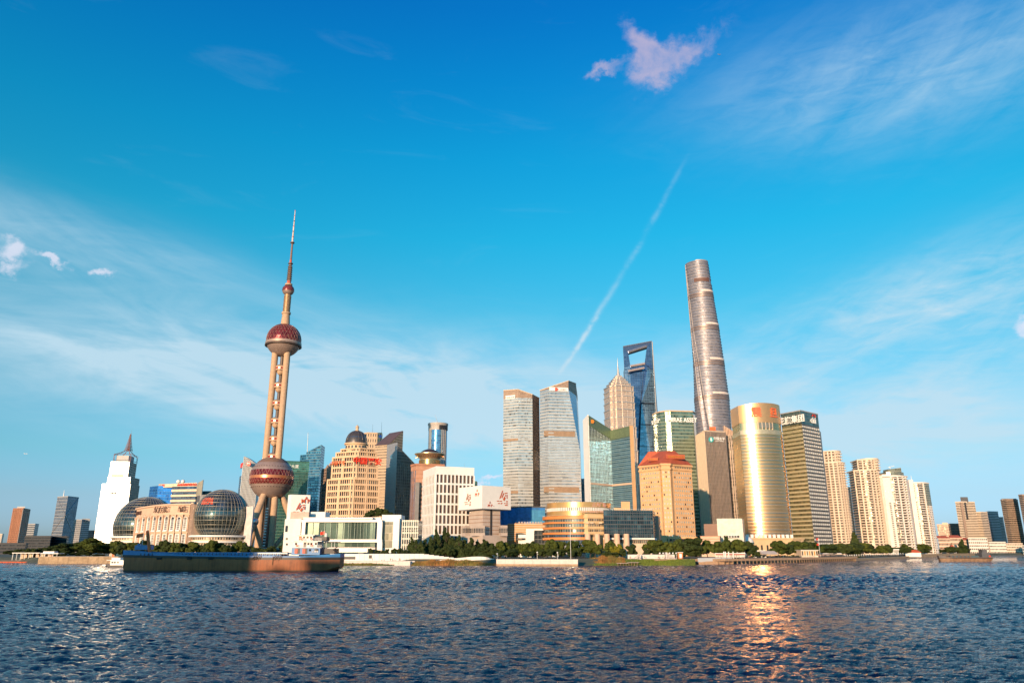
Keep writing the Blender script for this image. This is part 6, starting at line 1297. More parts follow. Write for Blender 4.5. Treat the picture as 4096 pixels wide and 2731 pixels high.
zk1, zk2, zk3 = Zp(1686, Yo), Zp(1715, Yo), Zp(1733, Yo)
MB().prism(poly, zk1, [ztl+(zt-ztl)*min(1, k/(NA*.4)) if k <= NA else zt for k in range(NA+3)]).build('crown', GOLDP, r, smooth=30)
MB().prism(outset(poly, -.5), zk2, zk1).build('belt_storey', gold('gold_belt', (.60, .46, .26), 20, .0, .25, (.4, .35, .3)), r, smooth=30)
MB().prism(outset(poly, .1), zk3, zk2).build('pale_band', mat('pale_gold', (.60, .50, .34), .35, .6), r, smooth=30)
MB().prism(poly, GZ+9, zk3).build('glass_shaft', GOLDG, r, smooth=30)
for k in range(14, 28): c = Vector(arc[k]); t = -.86+1.72*k/NA; MB().box((c.x, c.y+.1, (zk1+zk2)/2), (.6, .8, zk1-zk2), atan2(e_.y, e_.x)+t).build('belt_post', CREAM, r) if k % 3 == 2 else None
m_ = MB()
for k in range(15, 27): m_.face([(arc[k][0], arc[k][1]-.15, zk2+1.5), (arc[k+1][0], arc[k+1][1]-.15, zk2+1.5), (arc[k+1][0], arc[k+1][1]-.15, zk1-.5), (arc[k][0], arc[k][1]-.15, zk1-.5)])
m_.build('belt_windows', GLASSW, r)
nfl = 34
for k in range(nfl):
    z_ = GZ+9+(zk3-GZ-9)*k/nfl; o = MB(); oo = outset(poly, .16)
    for i in range(NA): o.faces([(*oo[i], z_), (*oo[i+1], z_), (*oo[i+1], z_+.7), (*oo[i], z_+.7), (*poly[i], z_+.7), (*poly[i+1], z_+.7)], [(0, 1, 2, 3), (3, 2, 5, 4)])
    o.build('floor_band', mat('gold_band', (.68, .43, .24), .35, .7), r, smooth=30)
RS = mat('crown_sign', (.72, .14, .05), .5)
for ch, k in (('震', 13), ('旦', 28)):
    a, b = Vector(arc[k]), Vector(arc[k+1]); text(ch, 11.0, RS, r, a, b, .5, Zp(1661, Yo), out=.6, ext=.3, bold=.15)
# lattice side slab at left
ps = foot([(2944, 1694, Yo+26), (2966, 1694, Yo+14), (2972, 1694, Yo+30)]); zs = Zp(1694, Yo+16); MB().prism(ps, GZ, zs).build('side_slab', GOLDP, r); nfl = 46
for k in range(nfl): z_ = GZ+6+(zs-GZ-6)*k/nfl; MB().prism(outset(ps, .35), z_, z_+1.3).build('lattice_bar', mat('gold_bar', (.62, .38, .14), .4, .6), r)
for y in (1765, 1950): MB().prism(outset(ps, .6), Zp(y+16, Yo), Zp(y, Yo)).build('slab_panel', mat('gold_panel2', (.70, .46, .20), .35, .6), r)
pd = foot([(2950, 2160, Yo-6), (3010, 2160, Yo-14), (3170, 2160, Yo-4), (3215, 2160, Yo+8)], 30); zp = Zp(2152, Yo-8)
MB().prism(pd, GZ, zp).build('podium', mat('podium_cream', (.66, .46, .26), .65, var=.06), r); MB().prism(outset(pd, .8), zp-1, zp+.4).build('podium_cornice', MATS['podium_cream'], r)
for k in range(11): MB().box((Xp(2990+19*k, 2148, Yo-6), Yo-6+.9*k, zp+2.0), (2.6, 2.0, 3.4)).build('colonnade_pier', WSTONE, r)
MB().prism(foot([(2985, 2148, Yo-1), (3200, 2148, Yo+4)], 20), zp, GZ+12).build('colonnade_back', DARK, r)
a, b = edge(pd, 1); windows(r, a, b, GZ, zp-3, 7, 1, .3, .5, GLASSD, d=.2)
MB().lathe([(7*cos(t), 6.0*sin(t)+zp-4) for t in [pi/2*k/8 for k in range(9)]], 20, (Xp(2984, 2165, Yo-20), Yo-20)).build('entrance_canopy', WHITE, r, smooth=True)

# -- green and white corner tower with white roof signs
Yq = 770
pl = foot([(3122, 1652, Yq+22), (3201, 1641, Yq), (3271, 1658, Yq+24)]); z = Zp(1641, Yq)
CW_C1 = curtain('citi_green', [(.22, .22, .13), (.14, .15, .10), (.30, .29, .18)], 4.2, 1.8, (.30, .28, .18), .2, .08, .08, .55, .02)
CW_C2 = curtain('citi_dark', [(.10, .09, .08), (.14, .12, .10), (.07, .06, .06)], 4.2, 2.0, (.15, .13, .12), .2, .2, .15, .4)
r = bldg('office_tower', 'tower with green left face, dotted right face and white roof signs', pl, GZ, 'tower')
m_ = MB(); L = 0
for i in range(4):
    j = (i+1) % 4; d = (Vector(pl[j])-Vector(pl[i])).length; m_.cm = 1 if i == 1 else 0; m_.face([(*pl[i], GZ), (*pl[j], GZ), (*pl[j], z-14), (*pl[i], z-14)], [(L, GZ), (L+d, GZ), (L+d, z-14), (L, z-14)]); L += d
m_.build('glass_walls', [CW_C1, CW_C2], r)
MB().prism(pl, z-14, z).build('glass_crown', curtain('crown_teal', [(.10, .16, .16), (.13, .20, .20), (.08, .12, .12)], 4, 2, (.13, .17, .17), .1, .1, .1, .6), r); MB().prism(outset(pl, .3), z-.5, z+.6).build('roof_edge', GREY, r)
a, b = edge(pl, 0); nfl = 32
for k in range(nfl): z_ = GZ+(z-14-GZ)*k/nfl; c = (a+b)/2; MB().box((c.x-.2, c.y-.25, z_+.5), ((b-a).length, .6, 1.1), atan2((b-a).y, (b-a).x)).build('floor_band', mat('olive_band', (.44, .40, .27), .4, .2), r)
text('花旗集团', 8.6, SIGNW, r, a, b, .52, z-11.5, out=.6, ext=.3, bold=.15)
a, b = edge(pl, 1); windows(r, a, b, GZ+6, z-15, 9, 33, .58, .5, mat('white_fin', (.70, .66, .60), .4, .1), 'white_panel', d=.3, tilt=0)
text('citi', 9.5, SIGNW, r, a, b, .66, z-11, out=.6, ext=.3, bold=.15)
c, rz = on(a, b, .72, .7); arcm = MB(); prev = None
for k in range(9):
    t = pi*(k+.5)/9; v = Vector((c.x+cos(rz)*3.6*cos(t), c.y+sin(rz)*3.6*cos(t), z-4.2+2.6*sin(t)))
    if prev is not None: arcm.tube(prev, v, .5, n=5)
    prev = v
arcm.build('red_arc', RED, r)
MB().prism([(pl[2][0], pl[2][1]), (pl[2][0]+4.5, pl[2][1]+8), (pl[2][0]+3, pl[2][1]+22), (pl[2][0]-3, pl[2][1]+22)], GZ, z-18).build('brown_corner', BROWN, r)
MB().prism(outset(pl, 1.2), GZ, GZ+8).build('podium', BROWN, r)
# ================================================================== APARTMENT TOWERS, right
RESC = mat('apartment_cream', (.70, .56, .43), .65, var=.06); RESW = mat('apartment_white', (.74, .67, .60), .6, var=.05)
RGL = curtain('apartment_glass', [(.10, .085, .07), (.06, .055, .05), (.34, .28, .20)], 3.3, 1.6, (.34, .26, .19), .10, .12, .10, .4, pick=(0, .45, .80))
def arc_pts(xl, xr, y, Y, bulge, n=8):
    a, b = Vector((Xp(xl, y, Y), Y)), Vector((Xp(xr, y, Y), Y)); out = []
    for k in range(n+1):
        t = k/n; out.append((a.x+(b.x-a.x)*t, Y-bulge*sin(pi*t)))
    return out
def apartment(label, Y, tiers, fh=3.35, stone=RESC, crown=True, slots=(), win=None, group='riverside apartment towers', balc=()):
    """tiers: (xl, xr, ytop, bulge) from bottom to top; curved front with balcony slabs and stone piers"""
    x0, x1, y, b = tiers[0]; root = thing('apartment_tower', label, 'tower', (Xp((x0+x1)/2, 2100, Y), Y+12, GZ), group); z0 = GZ
    for ti, (xl, xr, yt, bu) in enumerate(tiers):
        yr = yt+60 if ti == 0 else yt+15; ap_ = arc_pts(xl, xr, yr, Y, bu); poly = ap_+[(ap_[-1][0]-3, Y+26), (ap_[0][0]+3, Y+26)]; z1 = Zp(yt, Y); n = max(1, int(round((z1-z0)/fh))); f_ = (z1-z0)/n
        core = MB().prism(outset(poly, -1.1), z0, z1).build('apartment_core', RGL, root)
        me = ring_mesh(poly, f_*.32, .25, stone, 'balcony_slab')
        for k in range(n): inst(me, 'balcony_slab', core, (0, 0, 0)).location = Vector((0, 0, z0+f_*k))-org(core)
        for s in slots:
            i0 = s*8; i = int(i0); t = i0-i; a, b_ = Vector(ap_[min(i, 7)]), Vector(ap_[min(i+1, 8)]); c = a+(b_-a)*t
            MB().box((c.x, c.y, (z0+z1)/2), (1.7, 1.6, z1-z0), atan2((b_-a).y, (b_-a).x)).build('stone_pier', stone, core)
        for s in balc:
            i0 = s*8; i = int(i0); t = i0-i; a, b_ = Vector(ap_[min(i, 7)]), Vector(ap_[min(i+1, 8)]); c = a+(b_-a)*t; bm = MB().lathe([(3.0, 0), (3.0, .9), (2.7, .9)], 8, (0, 0), -pi, 0).mesh('round_balcony', stone)
            for k in range(n): inst(bm, 'round_balcony', core, (c.x, c.y, z0+f_*k+.1), atan2((b_-a).y, (b_-a).x))
        MB().prism(outset(poly, 1.0), z1-.8, z1+.9).build('cornice', stone, core)
        z0 = z1+.4
    return root, z0, ap_, poly
SL = (0, .16, .32, .5, .66, .82, 1.0)
r, z, ap_, pl = apartment('cream apartment tower with round top right of the green faced tower', 985, [(3303, 3384, 1852, 9), (3297, 3362, 1806, 8)], slots=SL, balc=(.58, .74, .9))
cc_ = ((ap_[0][0]+ap_[-1][0])/2+2, 991); MB().lathe([(9.3, z-6), (9.3, z-2), (11, z-.5), (11, z+1), (.01, z+1.4)], 24, cc_).build('round_crown', RESC, r, smooth=40)
apartment('slim cream apartment tower behind the round topped one', 1075, [(3380, 3407, 1950, 3)], slots=(0, .5, 1), group='riverside apartment towers')
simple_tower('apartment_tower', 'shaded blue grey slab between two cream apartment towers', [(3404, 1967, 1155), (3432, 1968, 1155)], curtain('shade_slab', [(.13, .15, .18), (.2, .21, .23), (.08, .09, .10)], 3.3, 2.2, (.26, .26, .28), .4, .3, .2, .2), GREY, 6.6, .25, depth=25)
r, z, ap_, pl = apartment('tallest cream apartment tower with columned round crown', 980, [(3424, 3526, 1882, 9), (3432, 3516, 1840, 8)], slots=SL, balc=(.08, .42, .74, .9), fh=3.3)
a, b = Vector(ap_[2]), Vector(ap_[5]); windows(r, a-Vector((0, .9)), b-Vector((0, .9)), GZ, z-16, 2, 30, .25, .3, GLASSD)
cc_ = ((ap_[0][0]+ap_[-1][0])/2+4, 985); MB().lathe([(9, z-8), (9, z), (11, z+.8), (11, z+2.0), (.01, z+2.4)], 24, cc_).build('round_crown', RESC, r, smooth=40)
for k in range(9): t = -pi+pi*k/8; MB().tube((cc_[0]+9.4*cos(t), cc_[1]+9.4*sin(t), z-9), (cc_[0]+9.4*cos(t), cc_[1]+9.4*sin(t), z+.5), .5, n=6).build('crown_column', RESC, r)
# paired white towers
GTOP = curtain('green_top_glass', [(.24, .25, .19), (.18, .19, .15), (.30, .30, .22)], 3.3, 1.6, (.34, .32, .25), .16, .12, .12, .5)
r, z, ap_, pl = apartment('white apartment tower with curved green glass crest', 975, [(3527, 3636, 1906, 10)], slots=(.04, .5, .72, .9, 1.0), stone=RESW, fh=3.3, balc=(.4, .62, .8))
a, b = Vector(ap_[0]), Vector(ap_[1]); MB().prism([(ap_[0][0]-.4, ap_[0][1]), (ap_[0][0]+1.5, ap_[0][1]-3.5), (ap_[2][0], ap_[2][1]-1.2), (ap_[2][0], ap_[2][1]+6)], GZ, z-2).build('white_corner', RESW, r)
windows(r, Vector((ap_[2][0]-6.5, ap_[2][1]-1.1)), Vector((ap_[4][0], ap_[4][1]-1.0)), GZ, Zp(2008, 975), 3, 28, .45, .42, GLASSW)
MB().prism([(p_[0]-2, p_[1]+3) for p_ in ap_[2:]]+[(ap_[-1][0]-4, 995), (ap_[2][0], 995)], z-1, Zp(1888, 975)).build('green_stage', GTOP, r)
gz = Zp(1872, 975); MB().prism([(ap_[3][0], 978), (ap_[7][0], 978), (ap_[7][0], 991), (ap_[3][0], 991)], z, [gz-1, gz+1, gz+1, gz-1]).build('green_crest', GTOP, r)
MB().prism([(ap_[0][0]+2, 973), (ap_[4][0], 969), (ap_[4][0], 987), (ap_[0][0]+2, 987)], z, Zp(1897, 975)).build('roof_house', RESW, r)
MB().tube((ap_[4][0]+2, 983, gz-4), (ap_[4][0]+1, 983, Zp(1862, 975)), .35, n=5).build('crane_post', WHITE, r); MB().tube((ap_[4][0]-1, 983, gz+2), (ap_[5][0]+3, 983, gz+4), .3, n=5).build('crane_arm', WHITE, r)
r, z, ap_, pl = apartment('white apartment tower with tall thin fin on its left corner', 1088, [(3632, 3722, 1932, 9)], slots=(.3, .62), stone=RESW, fh=3.3, balc=(.45,))
MB().prism([(Xp(3641, 1950, 1077), 1079), (Xp(3656, 1950, 1077), 1077), (Xp(3657, 1950, 1077), 1097), (Xp(3642, 1950, 1077), 1097)], GZ, Zp(1918, 1079)).build('tall_fin', RESW, r); MB().tube((Xp(3648, 1916, 1081), 1083, Zp(1918, 1079)), (Xp(3647, 1902, 1081), 1083, Zp(1900, 1081)), .4, .2, 5).build('antenna', WHITE, r)
MB().prism([(p_[0]+.2, p_[1]-.8) for p_ in ap_[5:]]+[(ap_[-1][0]+2, 1101), (ap_[5][0], 1101)], Zp(2022, 1088), z+.6).build('green_corner', GTOP, r)
MB().prism([(p_[0]+.2, p_[1]-1.0) for p_ in ap_[6:]]+[(ap_[-1][0]+2, 1101), (ap_[6][0], 1101)], GZ, Zp(2022, 1088)).build('white_corner', RESW, r); windows(r, Vector((ap_[6][0], ap_[6][1]-1.2)), Vector((ap_[8][0], ap_[8][1]-1.1)), GZ, Zp(2025, 1088), 2, 20, .45, .42, GLASSW)
MB().prism([(Xp(3625, 1950, 1095), 1095), (Xp(3642, 1950, 1095), 1093), (Xp(3645, 1950, 1111), 1111), (Xp(3628, 1950, 1111), 1111)], GZ, Zp(1921, 1095)).build('stair_core', RESW, r)

# -- far right cluster
r, p, z = simple_tower('apartment_block', 'far low pinkish block left of the white far tower', [(3748, 2101, 1630), (3793, 2099, 1620), (3800, 2100, 1650)], RGL, SAND, 3.4, .45, cat='building')
MB().prism(foot([(3768, 2090, 1625), (3790, 2090, 1625)], 15), z, Zp(2089, 1625)).build('roof_house', RESC, r)
simple_tower('apartment_block', 'shaded brown far block beside the white far tower', [(3795, 2098, 1680), (3840, 2096, 1680)], RGL, BROWN, 3.4, .45, depth=25, cat='building')
r, p, z = simple_tower('apartment_tower', 'far white tower with dark stripe and black roof cube', [(3821, 2009, 1580), (3845, 2008, 1570), (3898, 2007, 1580)], RGL, RESC, 3.4, .5, .3, depth=30)
MB().prism(foot([(3841, 1990, 1574), (3871, 1990, 1574)], 14), z, Zp(1987, 1574)).build('roof_cube', DGREY, r)
a, b = edge(p, 1); c = a+(b-a)*.25; MB().box((c.x, c.y-.4, (z+Zp(2075, 1572))/2), (4, 1, z-Zp(2075, 1572))).build('dark_stripe', DARK, r); c = a; MB().box((c.x, c.y-.2, (z+GZ)/2), (5, 1, z-GZ)).build('dark_stripe', BROWN, r)
simple_tower('apartment_tower', 'far cream tower right of the dark striped white tower', [(3898, 2052, 1620), (3922, 2049, 1610), (3948, 2047, 1625)], RGL, RESC, 3.4, .5, .3)
simple_tower('apartment_tower', 'far blue grey shaded slab beside the cream far tower', [(3944, 2048, 1660), (3958, 2047, 1650), (3992, 2050, 1660)], CW_GREY, mat('pale_grey', (.46, .45, .46), .6), 3.4, .45, .3, depth=25)
simple_tower('apartment_tower', 'small dark far slab left of the corner towers', [(3988, 2070, 1700), (4012, 2070, 1700)], CW_GREY, GREY, 3.4, .45, depth=25)
r, p, z = simple_tower('apartment_tower', 'dark brown glass tower near the right edge with pale top', [(4002, 2000, 1530), (4022, 1999, 1515), (4070, 1996, 1525)], RGL, mat('dusk_brown', (.36, .26, .20), .6), 3.6, .40, .3, depth=30)
MB().prism(foot([(4006, 1996, 1523), (4066, 1994, 1523)], 20), z, Zp(1993, 1523)).build('pale_top', STEEL, r)
simple_tower('apartment_tower', 'brown balcony tower cut by the right edge of the view', [(4074, 1982, 1480), (4088, 1980, 1470), (4150, 1976, 1480)], RGL, mat('dusk_brown', (0, 0, 0)), 3.5, .45, .4, depth=30)

# -- low riverside houses at far right
def lowrise(label, xl, xr, yt, Y, stone, nfl, nc, roof=None, name='riverside_building'):
    pl = foot([(xl, yt, Y), (xr, yt, Y)], 18); z = Zp(yt, Y); r = bldg(name, label, pl, GZ*.6); MB().prism(pl, GZ*.6, z).build('walls', stone, r); a, b = edge(pl, 0); fh = (z-GZ*.6)/nfl
    windows(r, a, b, GZ*.6, z, nc, nfl, .62, .5, GLASSW, d=.15)
    for k in range(nfl+1): MB().prism(outset(pl, .4), GZ*.6+fh*k-.25, GZ*.6+fh*k+.25).build('floor_band', RESW, r)
    if roof:
        m = ((a+b)/2); h = (b-a).length; MB().prism(outset(pl, .8), z, z+4.5, [(a.x+h*.12, Y+8), (b.x-h*.12, Y+8), (b.x-h*.12, Y+10), (a.x+h*.12, Y+10)]).build('roof', roof, r)
    return r
lowrise('peach house with red roof left of the far white tower', 3752, 3800, 2152, 1300, SAND, 4, 9, ROOFR)
lowrise('second peach house with red roofs by the riverside', 3800, 3850, 2150, 1310, SAND, 4, 9, ROOFR)
lowrise('white terraced riverside building behind the barge', 3872, 3948, 2150, 1370, RESW, 5, 10)
lowrise('long white riverside building with window bands at right', 3955, 4022, 2166, 1430, RESW, 4, 12)
lowrise('cream riverside building at the right edge', 4024, 4090, 2172, 1450, RESC, 4, 10); lowrise('low grey riverside block cut by the right edge', 4088, 4150, 2180, 1400, GREY, 3, 8)
lowrise('brick house behind the far trees near the barge', 3845, 3880, 2160, 1390, SAND, 3, 6, ROOFR)
r = thing('riverside_pavilion', 'small columned pavilion with red pyramid roof near the barge', 'pavilion', (Xp(3810, 2200, 1230), 1230, GZ)); X0 = Xp(3810, 2205, 1230)
for k in range(6): MB().tube((X0-4.5+1.8*k, 1227, GZ), (X0-4.5+1.8*k, 1227, Zp(2196, 1230)), .3, n=6).build('column', WSTONE, r)
MB().prism([(X0-6, 1225), (X0+6, 1225), (X0+6, 1235), (X0-6, 1235)], Zp(2196, 1230), Zp(2178, 1230), [(X0-.5, 1229), (X0+.5, 1229), (X0+.5, 1231), (X0-.5, 1231)]).build('pyramid_roof', ROOFR, r)
MB().prism([(X0-4, 1229), (X0+4, 1229), (X0+4, 1234), (X0-4, 1234)], GZ, Zp(2197, 1230)).build('inner_wall', SAND, r)
Yh2 = 925; r = thing('boat_house', 'white house with bright red roof on the quay', 'house', (Xp(3652, 2225, Yh2), Yh2, 1)); pl = foot([(3622, 2215, Yh2), (3684, 2213, Yh2-4)], 14)
MB().prism(pl, 1, Zp(2209, Yh2)).build('wall', mat('house_white', (.8, .77, .7), .5), r); zz = Zp(2209, Yh2); MB().prism(outset(pl, .8), zz, zz+3.2, [(pl[0][0]+2, pl[0][1]+5), (pl[1][0]-3, pl[1][1]+6), (pl[2][0]-2, pl[2][1]-4), (pl[3][0]+2, pl[3][1]-4)]).build('roof', mat('house_red', (.62, .10, .03), .6), r)
r = thing('colonnade', 'pale open colonnade behind the quay near the red roofed house', 'colonnade', (Xp(3575, 2205, 885), 885, GZ))
for k in range(9): MB().tube((Xp(3556+4.6*k, 2205, 885), 885, GZ), (Xp(3556+4.6*k, 2205, 885), 885, Zp(2199, 885)), .35, n=6).build('column', WSTONE, r)
MB().prism(foot([(3553, 2198, 883), (3597, 2198, 883)], 6), Zp(2199, 884), Zp(2194.5, 884)).build('lintel', WSTONE, r)

# ================================================================== RIVERSIDE SMALL THINGS
r = thing('pergola', 'white pergola with four posts rising through its roof', 'pergola', (Xp(2918, 2220, 522.0), 522.0, GZ)); xa, xb = Xp(2861, 2215, 522.0), Xp(2977, 2215, 522.0)
for k in range(12): MB().box((xa+(xb-xa)*k/11, 522.0, (GZ+Zp(2213, 522.0))/2), (.25, .25, Zp(2213, 522.0)-GZ)).build('post', WHITE, r)
MB().box(((xa+xb)/2, 524.0, Zp(2213, 522.0)), (xb-xa+1, 6, .6)).build('roof_slab', WHITE, r); MB().box(((xa+xb)/2, 521.0, Zp(2216, 522.0)), (xb-xa, .2, .7)).build('red_band', mat('fascia_red', (.35, .08, .06), .6), r)
for k in range(11): MB().box((xa+(xb-xa)*(k+.5)/11, 522.0, GZ+1.6), ((xb-xa)/11-.8, .15, 2.2)).build('panel', RESW, r)
for x in (2894, 2913, 2931, 2900): MB().box((Xp(x, 2210, 521.0), 520.4, (GZ+Zp(2205, 521.0))/2), (.6, .6, Zp(2205, 521.0)-GZ)).build('tall_post', WHITE, r)
for x in (2798, 2815, 2830, 2845, 2858, 2872):
    X0 = Xp(x, 2240, 508.0); tag(MB().tube((X0, 508.0, 2.0), (X0, 508.0, Zp(2231, 508.0)), .35, .3, 8).build('mooring_post', WHITE, o=(X0, 508.0, 2)), 'white mooring post on the landing stage', 'post', 'mooring posts on the landing stage')
r = thing('tent_pavilion', 'cream awning pavilion before the big trees', 'pavilion', (Xp(3066, 2215, 560.0), 560.0, GZ)); xa, xb = Xp(3038, 2212, 560.0), Xp(3104, 2212, 560.0); zz = Zp(2217, 560.0)
MB().prism([(xa, 555.0), (xb, 555.0), (xb, 567.0), (xa, 567.0)], zz, zz+.3, [(xa, 555.0), (xb, 555.0), (xb, 567.0), (xa, 567.0)]).build('soffit', CREAM, r)
MB().prism([(xa, 554.0), (xb, 554.0), (xb, 567.0), (xa, 567.0)], zz+.3, zz+2.6, [(xa+1, 562.0), (xb-.5, 562.0), (xb-.5, 566.0), (xa+1, 566.0)]).build('awning', mat('canvas', (.70, .56, .44), .8), r)
for k in range(5): MB().tube((xa+.4+(xb-xa-.8)*k/4, 555.0, GZ), (xa+.4+(xb-xa-.8)*k/4, 555.0, zz), .15, n=6).build('post', DGREY, r)
MB().prism([(xa-2, 564.0), (xa+6, 564.0), (xa+6, 571.0), (xa-2, 571.0)], GZ, Zp(2200, 565.0)).build('kiosk_wall', WHITE, r)
r = thing('riverside_kiosk', 'striped orange and cream kiosk between the trees', 'kiosk', (Xp(3240, 2210, 600.0), 600.0, GZ)); xa, xb = Xp(3205, 2210, 600.0), Xp(3272, 2210, 600.0); MB().prism([(xa, 600.0), (xb, 600.0), (xb, 610.0), (xa, 610.0)], GZ, Zp(2200, 600.0)).build('wall', RESC, r)
for k in range(7): MB().box((xa+(xb-xa)*(k+.5)/7, 599.9, GZ+3.0), ((xb-xa)/7*.55, .3, 3.2)).build('panel', ORM if k % 2 else GLASSW, r)
MB().prism([(xa-.6, 599.0), (xb+.6, 599.0), (xb+.6, 611.0), (xa-.6, 611.0)], Zp(2200, 600.0), Zp(2198, 600.0)).build('roof', WSTONE, r)
r = thing('orange_kiosk', 'small orange white kiosk at the foot of the terrace stairs', 'kiosk', (Xp(2722, 2225, 488.0), 488.0, GZ)); xa = Xp(2714, 2228, 488.0); MB().box((xa+1.3, 489.0, GZ+1.9), (2.9, 2.6, 3.8)).build('wall', mat('kiosk_orange', (.65, .22, .08), .6), r); MB().box((xa+1.3, 487.6, GZ+1.8), (1.4, .2, 2.6)).build('door', SIGNW, r); MB().box((xa+1.3, 489.0, GZ+4.0), (3.4, 3.2, .3)).build('roof', WSTONE, r)
# flag pole with two red flags
r = thing('flagpole', 'tall pole with two red flags on the promenade', 'flagpole', (Xp(3281, 2225, 617.0), 617.0, GZ)); X0 = Xp(3281, 2225, 617.0); MB().tube((X0, 617.0, GZ), (X0, 617.0, Zp(2150, 617.0)), .16, .08, 8).build('pole', WHITE, r)
def flag(root, X, Y, z, w_, h, m_, s=1):
    g = MB()
    for k in range(6):
        a, b = k/6, (k+1)/6; f = lambda t, v: (X+s*w_*t, Y+.35*sin(t*5)*t, z-v*h-.25*t*h)
        g.face([f(a, 1), f(b, 1), f(b, 0), f(a, 0)])
    return g.build('flag', m_, root, smooth=True)
flag(r, X0, 617.0, Zp(2151, 617.0), 1.8, 1.4, RED, -1); flag(r, X0, 617.0, Zp(2172, 617.0), 1.9, 1.4, RED, -1)
# umbrellas
UMB = mat('umbrella_canvas', (.78, .72, .66), .8); um_c = MB().lathe([(1.7, 2.2), (1.0, 2.75), (.05, 3.1)], 10).mesh('canopy', UMB); um_p = MB().tube((0, 0, 0), (0, 0, 3), .05, n=6).mesh('pole', DGREY); um_t = MB().lathe([(.6, .72), (.6, .78), (.01, .78)], 10).mesh('table_top', WHITE)
for k in range(17):
    x = 3288+4.6*k+random.uniform(-1, 1); Y = SY(x, 12)+random.uniform(0, 8); X0 = Xp(x, 2225, Y); u_ = thing('parasol', 'open white cafe parasol right of the red flags', 'parasol', (X0, Y, GZ), 'white parasols on the promenade'); inst(um_c, 'canopy', u_, (X0, Y, GZ)); inst(um_p, 'pole', u_, (X0, Y, GZ)); inst(um_t, 'table_top', u_, (X0, Y, GZ))
# street lamps
def lamp(x, yt, Y, lab, grp):
    X0 = Xp(x, 2220, Y); r = thing('street_lamp', lab, 'street lamp', (X0, Y, GZ), grp); zt = Zp(yt, Y); MB().tube((X0, Y, GZ), (X0, Y, zt), .14, .09, 6).build('pole', WHITE, r); MB().lathe([(.08, zt), (.42, zt+.2), (.42, zt+.7), (.05, zt+.95)], 8, (X0, Y)).build('lamp_head', SIGNW, r); MB().box((X0+.4, Y, zt-.6), (.9, .1, .1)).build('arm', WHITE, r)
for x, yt, l in ((1989, 2217, 'white lamp at the right end of the museum ramp'), (2149, 2211, 'tall white lamp before the dense hedge of trees'), (2230, 2212, 'white lamp above the right end of the white wall'), (2283, 2104, 'very tall white pole before the round mall')): lamp(x, yt, 490, l, None)
for x in range(2640, 2720, 13): lamp(x, 2214, 492, 'short white lamp on the raised terrace', 'lamps on the raised terrace')
for k in range(26): lamp(3380+9.3*k, 2222-.35*k, SY(3380+9.3*k, 6), 'small white lamp along the right quay railing', 'lamps along the right quay')
# people on the promenade and deck
def make_person():
    V = [(0, 0, .92), (0, 0, 1.2), (0, .01, 1.42), (0, .01, 1.52), (0, -.01, 1.66), (.2, 0, 1.4), (.26, -.03, 1.12), (.25, -.12, .9), (-.2, 0, 1.4), (-.26, .03, 1.12), (-.25, -.06, .88), (.1, 0, .88), (.12, -.06, .48), (.12, .02, .06), (.12, -.14, .03), (-.1, 0, .88), (-.12, .08, .48), (-.12, .14, .07), (-.12, -.02, .03)]
    E = [(0, 1), (1, 2), (2, 3), (3, 4), (2, 5), (5, 6), (6, 7), (2, 8), (8, 9), (9, 10), (0, 11), (11, 12), (12, 13), (13, 14), (0, 15), (15, 16), (16, 17), (17, 18)]
    R_ = [.15, .15, .14, .055, .105, .07, .05, .04, .07, .05, .04, .095, .07, .05, .045, .095, .07, .05, .045]
    me = bpy.data.meshes.new('person'); me.from_pydata(V, E, []); o = bpy.data.objects.new('tmp', me); C.objects.link(o); md = o.modifiers.new('s', 'SKIN')
    for i, rr in enumerate(R_): me.skin_vertices[0].data[i].radius = (rr, rr*.8)
    me.skin_vertices[0].data[0].use_root = True; sb = o.modifiers.new('u', 'SUBSURF'); sb.levels = 1
    dg = bpy.context.evaluated_depsgraph_get(); dg.update(); out = bpy.data.meshes.new_from_object(o.evaluated_get(dg)); bpy.data.objects.remove(o)
    res = {}
    for nm, tc, lc in (('white', (.75, .72, .68), (.05, .06, .09)), ('navy', (.04, .06, .16), (.30, .26, .2)), ('red', (.55, .05, .04), (.04, .04, .05)), ('cream', (.7, .6, .42), (.03, .03, .04)), ('blue', (.10, .22, .5), (.05, .05, .06)), ('black', (.025, .025, .03), (.10, .10, .12))):
        m_ = bpy.data.materials.new('clothes_'+nm); m_.use_nodes = True; t = NT(m_.node_tree); b = t.n['Principled BSDF']; z_ = t.sep(t.node('ShaderNodeTexCoord').outputs['Object'])[2]
        c_ = t.mix(t.m('GREATER_THAN', z_, .9), lc, tc); c_ = t.mix(t.m('GREATER_THAN', z_, 1.47), c_, (.45, .27, .19)); c_ = t.mix(t.m('GREATER_THAN', z_, 1.68), c_, (.03, .02, .02)); t.l.new(c_, b.inputs['Base Color']); b.inputs['Roughness'].default_value = .8
        me2 = out.copy(); me2.materials.clear(); me2.materials.append(m_); res[nm] = me2
    return res
pm_ = make_person(); PN = [0]
def person(x, Y, z, label, grp):
    PN[0] += 1; nm = list(pm_)[PN[0] % 6]; o = inst(pm_[nm], 'person', None, (Xp(x, 2240, Y), Y, z), random.uniform(0, 6.3)); tag(o, label.replace('person', 'person in %s top' % nm), 'person', grp)
for k in range(44): x = random.uniform(2960, 3425); person(x, SY(x, random.uniform(.5, 6)), GZ-.15, 'person strolling on the boardwalk behind its railing', 'people on the boardwalk')
for k in range(12): person(random.uniform(2520, 2690), random.uniform(484, 487), GZ, 'person on the path below the raised terrace', 'people below the raised terrace')
for k in range(9): person(random.uniform(1480, 1680), 473.5+random.uniform(-.6, .6), Zp(2242, 474), 'person on the pale walk below the white terrace', 'people on the terrace walk')
BUSH = None

